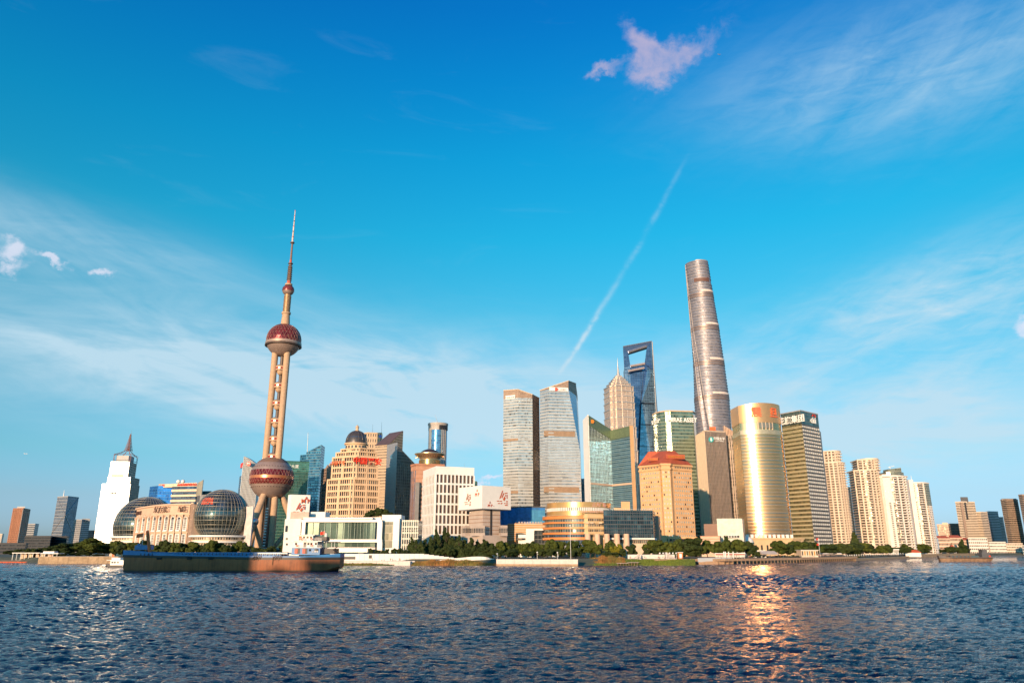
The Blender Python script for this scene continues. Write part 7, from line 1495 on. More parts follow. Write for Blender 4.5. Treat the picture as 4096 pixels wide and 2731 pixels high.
# ================================================================== TREES
def leaf_mat(name, c0, c1):
    m_ = bpy.data.materials.new(name); m_.use_nodes = True; t = NT(m_.node_tree); b = t.n['Principled BSDF']; oi = t.node('ShaderNodeObjectInfo').outputs['Random']
    pos = t.node('ShaderNodeNewGeometry').outputs['Position']; n = t.smooth(t.noise(pos, .35, 3), .35, .65)
    t.l.new(t.mix(t.m('ADD', t.m('MULTIPLY', oi, .6), t.m('MULTIPLY', n, .5)), c0, c1), b.inputs['Base Color']); b.inputs['Roughness'].default_value = .75; b.inputs['Specular IOR Level'].default_value = .2
    return m_
LEAF = leaf_mat('leaf_green', (.034, .056, .011), (.092, .112, .020)); LEAFY = leaf_mat('leaf_yellow', (.13, .14, .015), (.24, .21, .02)); LEAFD = leaf_mat('leaf_dark', (.020, .038, .011), (.050, .068, .018))
BARK = mat('bark', (.07, .05, .035), .9)
def crown_mesh(name, kind, seed, m_):
    rg = np.random.default_rng(seed); cl = []
    if kind == 'round':
        for _ in range(22):
            a = rg.uniform(0, 2*pi); h = rg.uniform(-.8, .95); rr = sqrt(max(.05, 1-h*h))*rg.uniform(.35, .95); cl.append((rr*cos(a), rr*sin(a), h*.78, rg.uniform(.16, .36)))
        cl.append((0, 0, -.05, .48))
    else:
        for k in range(16): h = -1+2*k/15; rr = (1-h)*.30+.05; a = rg.uniform(0, 2*pi); cl.append((rr*.7*cos(a), rr*.7*sin(a), h*.95, .12+(1-h)*.17))
    V = []
    for cx, cy, cz, r in cl:
        n = int(620*r*r/.14)+60; d = rg.normal(size=(n, 3)); d /= np.linalg.norm(d, axis=1)[:, None]; rad = r*rg.uniform(.62, 1.08, n)[:, None]; c = np.array([cx, cy, cz])+d*rad
        nn = d+rg.normal(size=(n, 3))*.45; nn /= np.linalg.norm(nn, axis=1)[:, None]; u = np.cross(nn, rg.normal(size=(n, 3))); u /= np.linalg.norm(u, axis=1)[:, None]; v = np.cross(nn, u); s = rg.uniform(.035, .075, n)[:, None]
        V.append(np.stack([c-u*s-v*s*.7, c+u*s-v*s*.7, c+u*s*.8+v*s*.9, c-u*s*.8+v*s*.9], 1))
    V = np.concatenate(V).reshape(-1, 3); me = bpy.data.meshes.new(name); nq = len(V)//4
    me.from_pydata(V.tolist(), [], np.arange(len(V)).reshape(-1, 4).tolist()); me.materials.append(m_); return me
CR = [crown_mesh('crown', 'round', 10+k, LEAF) for k in range(6)]; CRY = crown_mesh('crown', 'round', 31, LEAFY); CRD = [crown_mesh('crown', 'round', 40+k, LEAFD) for k in range(2)]; CC = [crown_mesh('crown', 'cone', 20+k, LEAFD) for k in range(3)]
def trunk_mesh(seed):
    rr = random.Random(seed); m_ = MB(); m_.tube((0, 0, -.3), (rr.gauss(0, .03), rr.gauss(0, .03), .45), .032, .022, 7)
    for k in range(5): a = rr.uniform(0, 6.28); m_.tube((0, 0, .3+.03*k), (.22*cos(a), .22*sin(a), .62+.05*k), .016, .006, 5)
    return m_.mesh('trunk', BARK)
TRK = [trunk_mesh(k) for k in range(3)]
tree_n = 0
def tree(x, ytop, wpx, Y, label, grp, kind='r', zb=GZ):
    """a tree whose top is seen at row ytop, crown wpx wide in the view"""
    global tree_n; tree_n += 1; Y = max(Y, SY(x, 26 if wpx > 30 else 14))
    X0 = Xp(x, 2200, Y); zt = Zp(ytop, Y); h = zt-zb; wr = wpx/3040*Y/2
    o = thing('tree', label, 'tree', (X0, Y, zb), grp); rz = random.uniform(0, 6.28)
    me = CC[tree_n % 3] if kind == 'c' else CRY if kind == 'y' else CRD[tree_n % 2] if kind == 'd' else CR[tree_n % 6]
    hh = h*.5 if kind == 'c' else h*.44; inst(me, 'crown', o, (X0, Y, zt-hh*(1.0 if kind == 'c' else .93)), rz, 0, (wr*(2.4 if kind == 'c' else 1.02), wr*(2.4 if kind == 'c' else 1.02), hh)); inst(TRK[tree_n % 3], 'trunk', o, (X0, Y, zb), rz, 0, (h, h, h))
def row(x0, x1, step, y0, y1, Y, wpx, label, grp, kinds='r', jy=5, jY=6):
    n = max(1, int(abs(x1-x0)/step))
    for k in range(n):
        t = (k+.5)/n; tree(x0+(x1-x0)*t+random.uniform(-.3, .3)*step, y0+(y1-y0)*t+random.uniform(-jy*1.5, jy*1.3), wpx*random.uniform(.75, 1.3), Y+random.uniform(-jY, jY), label, grp, kinds[k % len(kinds)])
tree(362, 2153, 122, 640, 'largest round tree at left beside the white tower', None); tree(265, 2172, 100, 650, 'broad dark tree left of the largest left tree', None, 'd'); tree(318, 2166, 80, 655, 'tree leaning against the largest left tree', None, 'd'); tree(420, 2172, 90, 650, 'dark tree just right of the largest left tree', None, 'd')
row(110, 240, 30, 2188, 2180, 700, 46, 'low dark tree behind the left pontoon', 'low trees at far left', 'd'); row(20, 130, 30, 2200, 2196, 760, 44, 'low tree behind the pontoon at the left edge', 'low trees at the left edge', 'd')
row(160, 420, 40, 2212, 2212, 625, 40, 'small shrub like tree on the left river wall', 'shrubs on the left river wall', 'd')
row(455, 1000, 27, 2168, 2172, 575, 50, 'dense tree before the peach hall behind the cargo ship', 'trees before the peach hall', 'rdr', 7); row(440, 560, 40, 2182, 2176, 585, 60, 'dark tree before the left globe', 'trees before the left globe', 'd')
row(995, 1175, 30, 2190, 2184, 560, 48, 'low dark tree under the pearl tower', 'trees under the pearl tower', 'd', 8)
row(1468, 1640, 22, 2196, 2196, 508, 28, 'low shrub on the white museum terrace', 'shrubs on the museum terrace', 'd', 3, 1)
for x, yt, wd in ((1645, 2150, 26), (1662, 2160, 30), (1683, 2165, 30)): tree(x, yt, wd, 512, 'slim tree before the right end of the museum hall', 'slim trees by the museum hall', 'c')
for x, yt, wd in ((1700, 2158, 30), (1722, 2148, 34), (1742, 2118, 26), (1752, 2140, 30), (1778, 2112, 28), (1790, 2130, 32), (1810, 2150, 36), (1835, 2142, 32), (1858, 2160, 40), (1884, 2152, 34), (1910, 2166, 40), (1936, 2158, 34)): tree(x, yt, wd, 530+random.uniform(-8, 8), 'tall dark conifer before the white gridded block', 'conifers before the gridded block', 'c')
row(1690, 1990, 24, 2185, 2190, 522, 46, 'bushy dark tree under the conifers', 'bushy trees under the conifers', 'd'); row(1930, 2010, 26, 2168, 2170, 528, 44, 'green tree before the stone museum tower', 'trees before the stone museum tower', 'rd')
row(1985, 2200, 25, 2172, 2166, 530, 50, 'green tree before the white low building', 'trees before the white low building', 'rrd', 5); row(1990, 2330, 30, 2200, 2200, 516, 42, 'dark shrub tree behind the long white wall', 'shrubs behind the white wall', 'd', 4)
row(2180, 2300, 34, 2164, 2160, 525, 66, 'large green tree left of the tall white pole', 'large trees left of the mall pole', 'r'); row(2290, 2450, 36, 2166, 2162, 525, 66, 'large green tree before the round mall', 'large trees before the round mall', 'r', 6)
tree(2470, 2174, 54, 520, 'bright yellow green tree before the mall columns', None, 'y'); tree(2530, 2176, 52, 520, 'thin brownish tree right of the yellow green tree', None, 'd'); tree(2490, 2195, 40, 514, 'low dark tree under the yellow green tree', None, 'd'); row(2410, 2480, 30, 2204, 2206, 508, 50, 'clipped dark hedge tree on the bank', 'clipped hedge trees', 'd', 2)
row(2560, 2640, 30, 2190, 2176, 525, 46, 'reddish low tree before the glass mall wing', 'low trees before the glass wing', 'd'); row(2600, 2730, 33, 2162, 2162, 530, 70, 'spreading tree before the peach hotel', 'spreading trees before the hotel', 'r', 5)
tree(2768, 2151, 105, 508, 'biggest dark round tree right of the terrace stairs', None, 'd'); tree(2795, 2168, 70, 516, 'round tree leaning on the biggest dark tree', None, 'r')
row(2810, 2960, 36, 2166, 2160, 525, 66, 'broad green tree behind the white pergola', 'trees behind the pergola', 'r', 7); tree(2910, 2148, 40, 545, 'tall pointed tree behind the white pergola', None, 'c'); tree(2990, 2164, 60, 520, 'round tree left of the golden tower podium', None, 'd'); tree(3010, 2180, 60, 515, 'dark tree left of the cream awning pavilion', None, 'd'); tree(3030, 2205, 30, 508, 'low bush tree by the cream awning', None, 'd')
row(3105, 3380, 34, 2168, 2172, 540, 70, 'rounded tree between awning and apartment towers', 'trees right of the awning', 'rd', 6); row(3370, 3570, 30, 2174, 2176, 580, 62, 'dense dark tree below the cream apartment towers', 'trees below the apartment towers', 'rd', 5)
row(3570, 3800, 26, 2184, 2196, 760, 46, 'small tree behind the red roofed house', 'small trees behind the red roofed house', 'd', 3); row(3780, 3870, 22, 2185, 2192, 880, 34, 'far dark tree beside the red roofed pavilion', 'far trees by the pavilion', 'd', 3); tree(3852, 2157, 26, 900, 'tall far conifer behind the barge', None, 'c'); row(3600, 3760, 40, 2178, 2180, 830, 50, 'tree in front of the white apartment towers', 'trees before the white apartment towers', 'r', 3)
for x, yt in ((1462, 2050), (1482, 2038), (1505, 2030), (1528, 2034), (1546, 2046)): tree(x, yt, 40, 655, 'tree rising above the museum hall roof', 'trees above the museum roof', 'd', Zp(2074, 655))
tree(3424, 2130, 34, 640, 'tall dark tree between two cream apartment towers', None, 'c')
row(3000, 3200, 18, 2222, 2219, 506, 20, 'low green bush behind the boardwalk', 'bushes behind the boardwalk', 'rd', 2); row(2690, 2800, 26, 2205, 2200, 506, 40, 'low shrub at the terrace stairs', 'shrubs at the terrace stairs', 'd', 3)
# ================================================================== BOATS
def rust_mat():
    m_ = mat('rusty_hull', (.28, .11, .05), .6); t = NT(m_.node_tree); b = t.n['Principled BSDF']; pos = t.node('ShaderNodeNewGeometry').outputs['Position']
    st = t.smooth(t.noise(t.vm('MULTIPLY', pos, (1.6, 1, .12)), .8, 6, .7), .40, .68); pt = t.smooth(t.noise(pos, .35, 6, .7), .35, .7); wl = t.smooth(t.sep(pos)[2], .2, 1.1)
    c = t.mix(t.m('MULTIPLY', st, .75), (.30, .09, .032), (.13, .042, .02)); c = t.mix(t.m('MULTIPLY', pt, .5), c, (.33, .125, .05)); c = t.mix(wl, (.06, .04, .03), c)
    t.l.new(c, b.inputs['Base Color']); return m_
RUST = rust_mat(); BLK = mat('black_hull', (.025, .022, .024), .5, var=.3); BLUEP = mat('blue_paint', (.02, .17, .42), .45, var=.12); WP = mat('white_paint', (.78, .76, .73), .45, var=.06, vs=.6); ORP = mat('orange_paint', (.75, .13, .03), .5)
def hull(root, x0, x1, Y, beam, sheer, wl_top, band, mats, names):
    """lofted hull along +X; sheer(t) gives deck height, wl_top(t) the top of the lower strake"""
    N = 30; L = x1-x0; rows = []
    for k in range(N+1):
        t = k/N; hb = beam/2*min(1, (.35+4.2*t) if t < .15 else 1)*min(1, (.55+2.6*(1-t)) if t > .82 else 1)
        under = 0 if t < .9 else (t-.9)/.1
        xk = x0+L*t; zb = -1.2+under*2.6; ww = hb*(.94-under*.25); wt, sh = wl_top(t), sheer(t)
        rake = -1.6*max(0, (.06-t)/.06)
        rows.append([(xk+rake*0, ww, zb), (xk+rake*.4, hb, zb+.9), (xk+rake*.7, hb, wt), (xk+rake, hb+.12, wt+.01), (xk+rake, hb+.12, wt+band), (xk+rake*1.1, hb+.05, sh)])
    for idx, (j0, j1, nm) in enumerate(((0, 2, names[0]), (3, 4, names[1]), (4, 5, names[2]))):
        m_ = MB()
        for s in (-1, 1):
            for a, b in zip(rows, rows[1:]):
                for j in range(j0, j1):
                    q4 = [(a[j][0], Y+s*a[j][1], a[j][2]), (b[j][0], Y+s*b[j][1], b[j][2]), (b[j+1][0], Y+s*b[j+1][1], b[j+1][2]), (a[j+1][0], Y+s*a[j+1][1], a[j+1][2])]
                    m_.face(q4 if s < 0 else q4[::-1])
        for rr, sg in ((rows[0], 1), (rows[-1], -1)):
            for j in range(j0, j1):
                q4 = [(rr[j][0], Y+rr[j][1], rr[j][2]), (rr[j][0], Y-rr[j][1], rr[j][2]), (rr[j+1][0], Y-rr[j+1][1], rr[j+1][2]), (rr[j+1][0], Y+rr[j+1][1], rr[j+1][2])]; m_.face(q4 if sg > 0 else q4[::-1])
        m_.build(nm, mats[idx], root, smooth=35)
    m_ = MB()
    for a, b in zip(rows, rows[1:]): m_.face([(a[5][0], Y-a[5][1]+.2, a[5][2]-.5), (b[5][0], Y-b[5][1]+.2, b[5][2]-.5), (b[5][0], Y+b[5][1]-.2, b[5][2]-.5), (a[5][0], Y+a[5][1]-.2, a[5][2]-.5)])
    m_.build('deck', mats[3], root)
Y0 = 338.0; xs0, xs1 = Xp(478, 2280, Y0-7), Xp(1352, 2270, Y0-7)
ship = thing('cargo_ship', 'long rusty brown cargo ship with blue trim and white bridge', 'ship', ((xs0+xs1)/2, Y0, 0)); LN = xs1-xs0; yf = Y0-7.5
hull(ship, xs0, xs1, Y0, 15, lambda t: 8.9-1.9*min(1, t*3.2)+.0*t if t < .3125 else 7.0-(t-.31)*1.1+max(0, t-.82)*7, lambda t: 6.0-1.0*min(1, t*1.6), 1.0, [RUST, BLK, BLUEP, mat('ship_deck', (.12, .07, .05), .8)], ['lower_hull', 'black_strake', 'blue_bulwark'])
X_ = lambda x: Xp(x, 2215, yf)
# hatch coaming and cargo
cm = MB().box((X_(860), Y0, 7.2), (X_(1080)-X_(560), 11.5, 1.7)).build('hatch_coaming', BLUEP, ship)
for k in range(40): MB().box((X_(562)+(X_(1150)-X_(562))*k/39, Y0-7.15, 7.15), (.22, .35, 1.0)).build('bulwark_stay', DARK, ship)
MB().box((X_(1085), Y0-3, 7.6), (X_(1146)-X_(1026), 6, .5)).build('hatch_cover', WP, ship)
# forecastle
fc = MB().box((X_(545), Y0-1, 10.1), (5.5, 6, 1.9)).build('forecastle_house', BLUEP, ship); MB().box((X_(532), Y0-3, 10.4), (1.0, 1.2, 2.6)).build('windlass', BLUEP, ship)
MB().tube((X_(543), Y0-3, 10.8), (X_(543), Y0-3, 16.0), .12, n=6).build('jackstaff', WP, ship); flag(ship, X_(543), Y0-3, 16.2, 2.8, 1.7, ORP, -1)
MB().tube((X_(583), Y0-4, 8.0), (X_(561.5), Y0-4, 17.2), .75, .65, 8).build('orange_boom', ORP, ship); MB().tube((X_(575), Y0-4, 7.5), (X_(560), Y0-3, 10.5), .35, n=6).build('boom_stay', DARK, ship)
# aft superstructure
x0, x1, x2 = X_(1162), X_(1276), X_(1318); zd = 7.6
lo = MB().prism([(x0, Y0-6.3), (x1, Y0-6.3), (x1, Y0+6.3), (x0, Y0+6.3)], zd-.6, 10.0).build('lower_house', BLUEP, ship)
mi = MB().prism([(x0+.4, Y0-5.6), (x1-1.5, Y0-5.6), (x1-1.5, Y0+5.6), (x0+.4, Y0+5.6)], 10.0, 12.6).build('middle_house', WP, ship)
up = MB().prism([(x0+1.6, Y0-4.6), (X_(1240), Y0-4.6), (X_(1240), Y0+4.6), (x0+1.6, Y0+4.6)], 12.9, 15.2).build('wheelhouse', WP, ship)
MB().box(((x0+X_(1250))/2, Y0, 15.35), (X_(1252)-x0-.6, 11, .3)).build('wheelhouse_roof', WP, up); MB().box(((x0+x1)/2, Y0, 12.75), (x1-x0+1.0, 13, .3)).build('bridge_deck', WP, ship); MB().box(((x0+x1)/2, Y0, 10.05), (x1-x0+1.2, 13.4, .2)).build('boat_deck', WP, ship)
wmd = MB().box((0, 0, 0), (.9, .12, .9)).mesh('window', GLASSD)
for x in (1190, 1204, 1218, 1232): inst(wmd, 'window', up, (X_(x), Y0-4.65, 14.3))
for x in (1176, 1226, 1238, 1256): inst(wmd, 'window', mi, (X_(x), Y0-5.65, 11.6))
for x in (1236, 1258, 1266): inst(wmd, 'window', lo, (X_(x), Y0-6.35, 9.0))
MB().box((X_(1212), Y0-5.66, 11.2), (1.2, .15, 2.1)).build('door', DARK, mi); MB().box((X_(1188), Y0-4.66, 14.0), (1.0, .15, 1.7)).build('door', ORP, up)
for x in (1186, 1216): MB().box((X_(x), Y0-6.36, 8.6), (2.0, .15, 2.2)).build('doorway', DARK, lo); 
for x in (1181, 1212): MB().box((X_(x), Y0-6.5, 8.6), (1.3, .2, 2.0)).build('red_door', mat('door_red', (.5, .07, .04), .5), lo)
rl = MB()
for zz, xa, xb, yy in ((12.9, x0-.3, x1+.3, Y0-6.4), (10.15, x0-.4, x1+.5, Y0-6.6)):
    for k in range(22): xx = xa+(xb-xa)*k/21; rl.box((xx, yy, zz+.5), (.07, .07, 1.0))
    for h in (.5, 1.0): rl.box(((xa+xb)/2, yy, zz+h), (xb-xa, .06, .06))
rl.build('railing', WP, ship)
rg = MB().lathe([(.34, -.1), (.5, 0), (.34, .1), (.24, 0), (.34, -.1)], 14).mesh('lifebuoy', ORP)
for x, zz in ((1183, 10.8), (1242, 10.8), (1203, 13.5), (1240, 13.5)): inst(rg, 'lifebuoy', ship, (X_(x), Y0-6.75, zz), 0, pi/2)
MB().prism([(X_(1246), Y0-3), (X_(1292), Y0-3), (X_(1292), Y0+3), (X_(1246), Y0+3)], 12.9, 14.6).build('funnel_casing', DARK, ship); MB().tube((X_(1285), Y0-1, 12), (X_(1285), Y0-1, 16.2), .5, n=8).build('funnel', WP, ship); MB().tube((X_(1262), Y0, 14), (X_(1262), Y0, 17.4), .1, n=5).build('mast', WP, ship); flag(ship, X_(1279), Y0-1, 17.0, 1.9, 1.3, RED, -1); MB().tube((X_(1279), Y0-1, 12.9), (X_(1279), Y0-1, 17.1), .07, n=5).build('ensign_staff', WP, ship)
MB().prism([(X_(1290), Y0-4.5), (X_(1330), Y0-4.5), (X_(1330), Y0+4.5), (X_(1290), Y0+4.5)], 7.5, 9.6).build('stern_house', DARK, ship)
for x in (1296, 1318, 1330): MB().tube((X_(x), Y0-4.6, 9.5), (X_(x), Y0-4.6, 12.4), .09, n=5).build('awning_post', WP, ship)
MB().box((X_(1312), Y0, 12.4), (X_(1336)-X_(1292), 9.6, .2)).build('awning', DARK, ship); MB().tube((X_(1325), Y0-5, 9), (X_(1347), Y0-5, 10.6), .2, .1, 5).build('davit', DARK, ship)
MB().prism([(X_(1318), Y0-.4), (X_(1342), Y0-.4), (X_(1342), Y0+.4), (X_(1318), Y0+.4)], -1, 1.3).build('rudder', BLK, ship)
for x in (640, 760, 846, 1024): MB().box((X_(x), Y0-7.75, 5.6), (2.0, .6, 1.0), .0, .3).build('tyre_fender', DARK, ship)
for x in (1022, 1104):
    m_ = MB()
    for k in range(5): m_.tube((X_(x)+k*.7, Y0-7.8, 6.6), (X_(x)+k*.9-1.5, Y0-8.2, 5.2-.4*(k % 2)), .12, n=4)
    m_.build('rope_bundle', mat('rope', (.20, .12, .07), .9), ship)
MB().tube((X_(1094), Y0-8.0, 6.4), (X_(1093), Y0-8.0, 2.8), .12, n=5).build('hanging_rope', mat('rope', (0, 0, 0)), ship)
text('汉港货', 1.0, WP, ship, (X_(1240), Y0-6.4), (X_(1270), Y0-6.4), .55, 8.0, name='hull_letters', out=.1, ext=.02)
# small white boat behind the bow
Yb_ = 420; bt = thing('small_boat', 'small white work boat behind the bow of the cargo ship', 'boat', (Xp(460, 2260, Yb_), Yb_, 0)); xa, xb = Xp(422, 2262, Yb_), Xp(500, 2262, Yb_)
MB().prism([(xa, Yb_), (xa+2, Yb_-2), (xb, Yb_-2.2), (xb, Yb_+2.2), (xa+2, Yb_+2)], -.3, 1.1).build('hull', BLK, bt); MB().prism([(Xp(448, 2250, Yb_), Yb_-1.8), (xb, Yb_-1.8), (xb, Yb_+1.8), (Xp(448, 2250, Yb_), Yb_+1.8)], 1.1, Zp(2240, Yb_)).build('cabin', WP, bt)
MB().box((Xp(468, 2236, Yb_), Yb_, Zp(2239, Yb_)), (9, 4.2, .25)).build('roof', WP, bt); MB().box((Xp(470, 2233, Yb_), Yb_, Zp(2234, Yb_)), (4.5, 3, 1.3)).build('upper_cabin', WP, bt)
for x in (456, 466, 478): MB().box((Xp(x, 2250, Yb_), Yb_-1.85, Zp(2248, Yb_)), (.9, .1, .8)).build('window', GLASSD, bt)
MB().tube((Xp(448, 2230, Yb_), Yb_, Zp(2236, Yb_)), (Xp(446, 2215, Yb_), Yb_, Zp(2215, Yb_)), .07, n=5).build('mast', WP, bt); flag(bt, Xp(446, 2215, Yb_), Yb_, Zp(2216, Yb_), 1.6, 1.1, ORP, 1)
# barge at the right
Yg_ = 520; bx0, bx1 = Xp(3762, 2240, Yg_), Xp(3966, 2240, Yg_); bg_ = thing('river_barge', 'small rusty brown river barge at right', 'barge', ((bx0+bx1)/2, Yg_, 0))
Yg_ = Yw(2244.5); bx0, bx1 = Xp(3762, 2238, Yg_), Xp(3966, 2238, Yg_); bg_.location = ((bx0+bx1)/2, Yg_, 0)
TANH = mat('barge_hull', (.22, .13, .075), .7, var=.3, vs=.5)
hull(bg_, bx0, bx1, Yg_, 8, lambda t: 3.4+1.4*max(0, .15-t)/.15+.9*max(0, t-.8)/.2, lambda t: 2.4, .5, [TANH, BLK, mat('barge_trim', (.10, .09, .09), .6), BLK], ['lower_hull', 'rubbing_strake', 'bulwark'])
MB().box(((bx0+bx1)/2-2, Yg_, 3.8), ((bx1-bx0)*.55, 5.5, 1.4)).build('hatch', mat('barge_hatch', (.05, .10, .12), .6), bg_)
MB().prism([(bx1-9, Yg_-3), (bx1-2.5, Yg_-3), (bx1-2.5, Yg_+3), (bx1-9, Yg_+3)], 3, 7.0).build('deckhouse', DGREY, bg_); MB().prism([(bx1-8, Yg_-2.5), (bx1-4, Yg_-2.5), (bx1-4, Yg_+2.5), (bx1-8, Yg_+2.5)], 7, 9.2).build('wheelhouse', DGREY, bg_); MB().box((bx1-6, Yg_, 9.3), (5.4, 6, .2)).build('roof', DGREY, bg_)
MB().tube((bx1-6, Yg_, 9), (bx1-6, Yg_, 13), .1, n=5).build('mast', DGREY, bg_); MB().tube((bx0+2, Yg_, 3), (bx0+2, Yg_, 7.5), .12, n=5).build('foremast', DGREY, bg_)
for k in range(7): MB().box((bx0+4+3.1*k, Yg_-3.6, 3.9), (1.4, .6, .8)).build('deck_crate', mat('crate', (.15, .09, .07), .7), bg_)
MB().box((bx1-3, Yg_-3.3, 4.2), (1.2, .3, 1.2)).build('red_box', RED, bg_)
# left pontoon with shed roof, orange boom line
Yp_ = 590; pn = thing('landing_pontoon', 'open roofed landing pontoon at far left', 'pontoon', (Xp(150, 2235, Yp_), Yp_, 0))
Xq = lambda x: Xp(x, 2230, Yp_)
MB().prism([(Xq(18), Yp_-4), (Xq(235), Yp_-4), (Xq(235), Yp_+6), (Xq(18), Yp_+6)], -.5, 1.6).build('pontoon_hull', mat('pontoon_hull', (.05, .045, .04), .6), pn)
MB().prism([(Xq(55), Yp_-3), (Xq(165), Yp_-3), (Xq(165), Yp_+5), (Xq(55), Yp_+5)], Zp(2212, Yp_), Zp(2209, Yp_)).build('shed_roof', WSTONE, pn); MB().prism([(Xq(168), Yp_-3), (Xq(240), Yp_-3), (Xq(240), Yp_+5), (Xq(168), Yp_+5)], Zp(2214, Yp_), Zp(2211, Yp_)).build('shed_roof', WSTONE, pn)
MB().prism([(Xq(172), Yp_-1), (Xq(216), Yp_-1), (Xq(216), Yp_+4), (Xq(172), Yp_+4)], Zp(2211, Yp_), Zp(2204, Yp_)).build('roof_house', WP, pn)
for k in range(12): MB().tube((Xq(58+16*k), Yp_-2.5, 1.5), (Xq(58+16*k), Yp_-2.5, Zp(2212, Yp_)), .22, n=6).build('post', WSTONE, pn)
for k in range(5): MB().box((Xq(90+24*k), Yp_+3, 4), (6.5, .4, 4.6)).build('wall_panel', CREAM if k % 2 else SAND, pn)
for k in range(7): MB().box((Xq(96+22*k), Yp_-4.2, 1.0), (4.2, .6, 1.6)).build('dark_fender', DARK, pn)
bm = thing('floating_boom', 'thin orange floating boom along the left waterline', 'boom', (Xp(100, 2252, 575), 575, 0))
sg = MB().tube((-2.3, 0, .3), (2.3, 0, .3), .32, n=6).mesh('boom_float', ORP)
for k in range(15): inst(sg, 'boom_float', bm, (Xp(-30, 2252, 574)+4.8*k, 574, .05))
sg = None
r = thing('timber_jetty', 'low grey timber jetty below the reed bank', 'jetty', (Xp(2530, 2255, 464), 464, 0))
for k in range(14): MB().box((Xp(2470+6.2*k, 2255, 464), 464, 1.4+.4*(k > 6)), (.95, 6, .25)).build('plank', CONC, r)
for k in range(8): MB().tube((Xp(2472+11*k, 2255, 461.5), 461.5, -1.5), (Xp(2472+11*k, 2255, 461.5), 461.5, 1.6), .22, n=6).build('pile', PILE, r)
# far airliner and a kite
X0, Z0 = px(103, 1814, 3000); ar = thing('airliner', 'tiny white airliner low in the left sky', 'airplane', (X0, 3000, Z0))
MB().tube((X0-7, 3000, Z0), (X0+5.5, 3000, Z0), .9, .9, 10).build('fuselage', WP, ar); MB().tube((X0+5.5, 3000, Z0), (X0+8, 3000, Z0+.1), .9, .2, 10).build('nose', WP, ar); MB().faces([(X0-1.5, 2993, Z0+.4), (X0+1.0, 3000, Z0-.3), (X0-1.5, 3007, Z0+.4), (X0-3, 3007, Z0+.4), (X0-2, 3000, Z0-.3), (X0-3, 2993, Z0+.4)], [(0, 1, 4, 5), (1, 2, 3, 4)]).build('wing', WP, ar); MB().prism([(X0-7, 2999.9), (X0-5, 2999.9), (X0-5, 3000.1), (X0-7, 3000.1)], Z0+.6, Z0+3, [(X0-7.4, 2999.9), (X0-6.4, 2999.9), (X0-6.4, 3000.1), (X0-7.4, 3000.1)]).build('tail_fin', WP, ar)
X0, Z0 = px(2876, 219, 5000); ja = thing('airliner', 'tiny dark airliner high beside the pink cloud', 'airplane', (X0, 5000, Z0)); JG = mat('jet_grey', (.12, .16, .22), .5)
MB().tube((X0+2, 4990, Z0-14), (X0-2, 5010, Z0+14), 2.0, 1.4, 8).build('fuselage', JG, ja)
for s in (-1, 1):
    MB().faces([(X0, 4997, Z0-5), (X0, 5001, Z0+3), (X0+s*16, 5001, Z0+6), (X0+s*16, 5000, Z0+3)], [(0, 1, 2, 3), (3, 2, 1, 0)]).build('wing', JG, ja); MB().faces([(X0-1, 5007, Z0+10), (X0-2, 5010, Z0+13), (X0-1+s*7, 5010, Z0+15), (X0-1+s*7, 5009, Z0+13)], [(0, 1, 2, 3), (3, 2, 1, 0)]).build('tailplane', JG, ja)
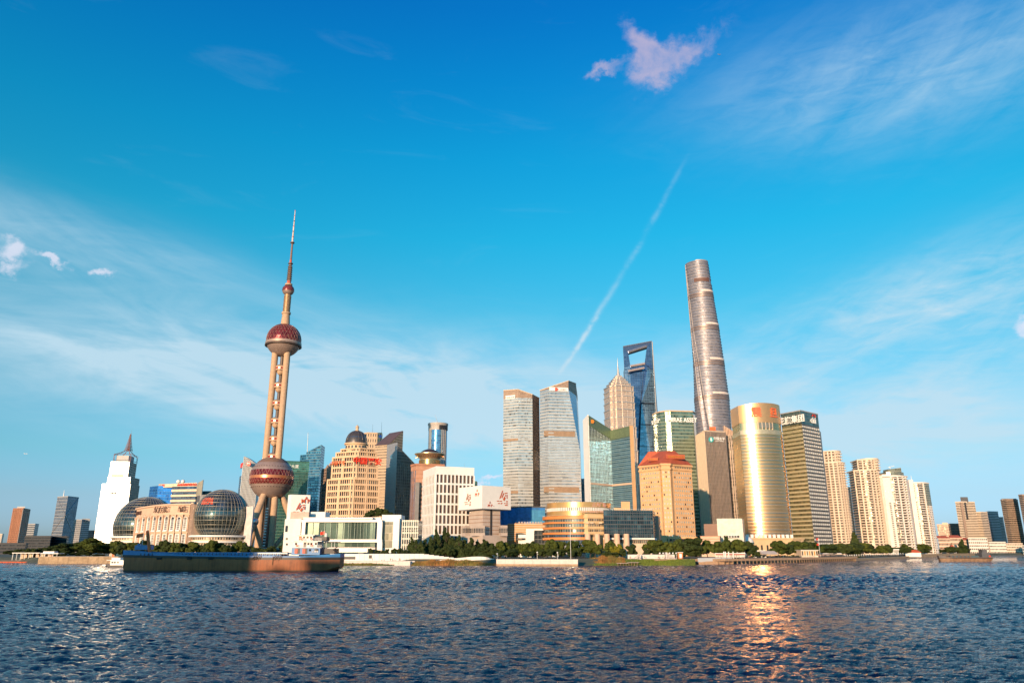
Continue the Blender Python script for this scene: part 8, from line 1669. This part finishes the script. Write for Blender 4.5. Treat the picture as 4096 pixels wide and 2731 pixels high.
# ================================================================== BUND: stone buildings behind the camera that shade the river
BST = mat('bund_stone', (.36, .31, .26), .8, var=.1)
bund = [(-460, 66, 40), (-386, 62, 78), (-322, 34, 77), (-287, 32, 44), (-254, 34, 65), (-212, 50, 52), (-150, 56, 46), (-80, 70, 40), (10, 70, 36), (100, 66, 44), (190, 90, 36)]
look = ['plain grey', 'arched', 'tall stepped', 'green roofed', 'towered', 'narrow', 'low banded', 'pillared', 'corner domed', 'long low', 'last wide']
for (bxx, wd, ht), lk in zip(bund, look):
    pl = [(bxx, -130), (bxx, -100), (bxx+wd, -100), (bxx+wd, -130)][::-1]; pl = [(bxx+wd, -100), (bxx, -100), (bxx, -130), (bxx+wd, -130)]
    r = bldg('bund_building', lk+' stone building on the near bank behind the viewpoint', pl, 7.4); MB().prism(pl, 7.4, ht).build('wall', BST, r); windows(r, Vector((bxx+wd, -100)), Vector((bxx, -100)), 9, ht-2, 8, max(3, int(ht/6)), .45, .55, GLASSD); MB().prism(outset(pl, 1), ht-1, ht+1).build('cornice', BST, r)
    if lk == 'towered': MB().lathe([(8, ht), (8, ht+14), (5, ht+16), (5, ht+24), (.01, ht+32)], 8, (bxx+wd/2, -115)).build('clock_tower', BST, r)
    if lk == 'green roofed': MB().prism(pl, ht+1, ht+20, [(bxx+wd/2+2, -113), (bxx+wd/2-2, -113), (bxx+wd/2-2, -117), (bxx+wd/2+2, -117)]).build('pyramid_roof', mat('copper_green', (.10, .22, .16), .6), r)
    if lk == 'corner domed': MB().lathe([(10*cos(t), ht+1+10*sin(t)) for t in [pi/2*k/8 for k in range(9)]], 16, (bxx+wd/2, -115)).build('dome', BST, r, smooth=True)
# ordinals single out things that stand in a row
ORD = ['leftmost', 'second', 'third', 'fourth', 'fifth', 'sixth', 'seventh', 'eighth', 'ninth', 'tenth', 'eleventh', 'twelfth', 'thirteenth', 'fourteenth', 'fifteenth', 'sixteenth', 'seventeenth', 'eighteenth', 'nineteenth', 'twentieth', 'twenty first', 'twenty second', 'twenty third', 'twenty fourth', 'twenty fifth', 'twenty sixth']
rows_ = {}
for o in list(bpy.data.objects):
    if '_w' in o: del o['_w']
    if o.parent is None and 'group' in o: rows_.setdefault((o['group'], o['label']), []).append(o)
for (g_, l_), os_ in rows_.items():
    if 1 < len(os_) <= len(ORD):
        for k, o in enumerate(sorted(os_, key=lambda o: o.location.x/o.location.y)): o['label'] = l_+(', leftmost one' if k == 0 else ', rightmost one' if k == len(os_)-1 else ', %s from the left' % ORD[k])
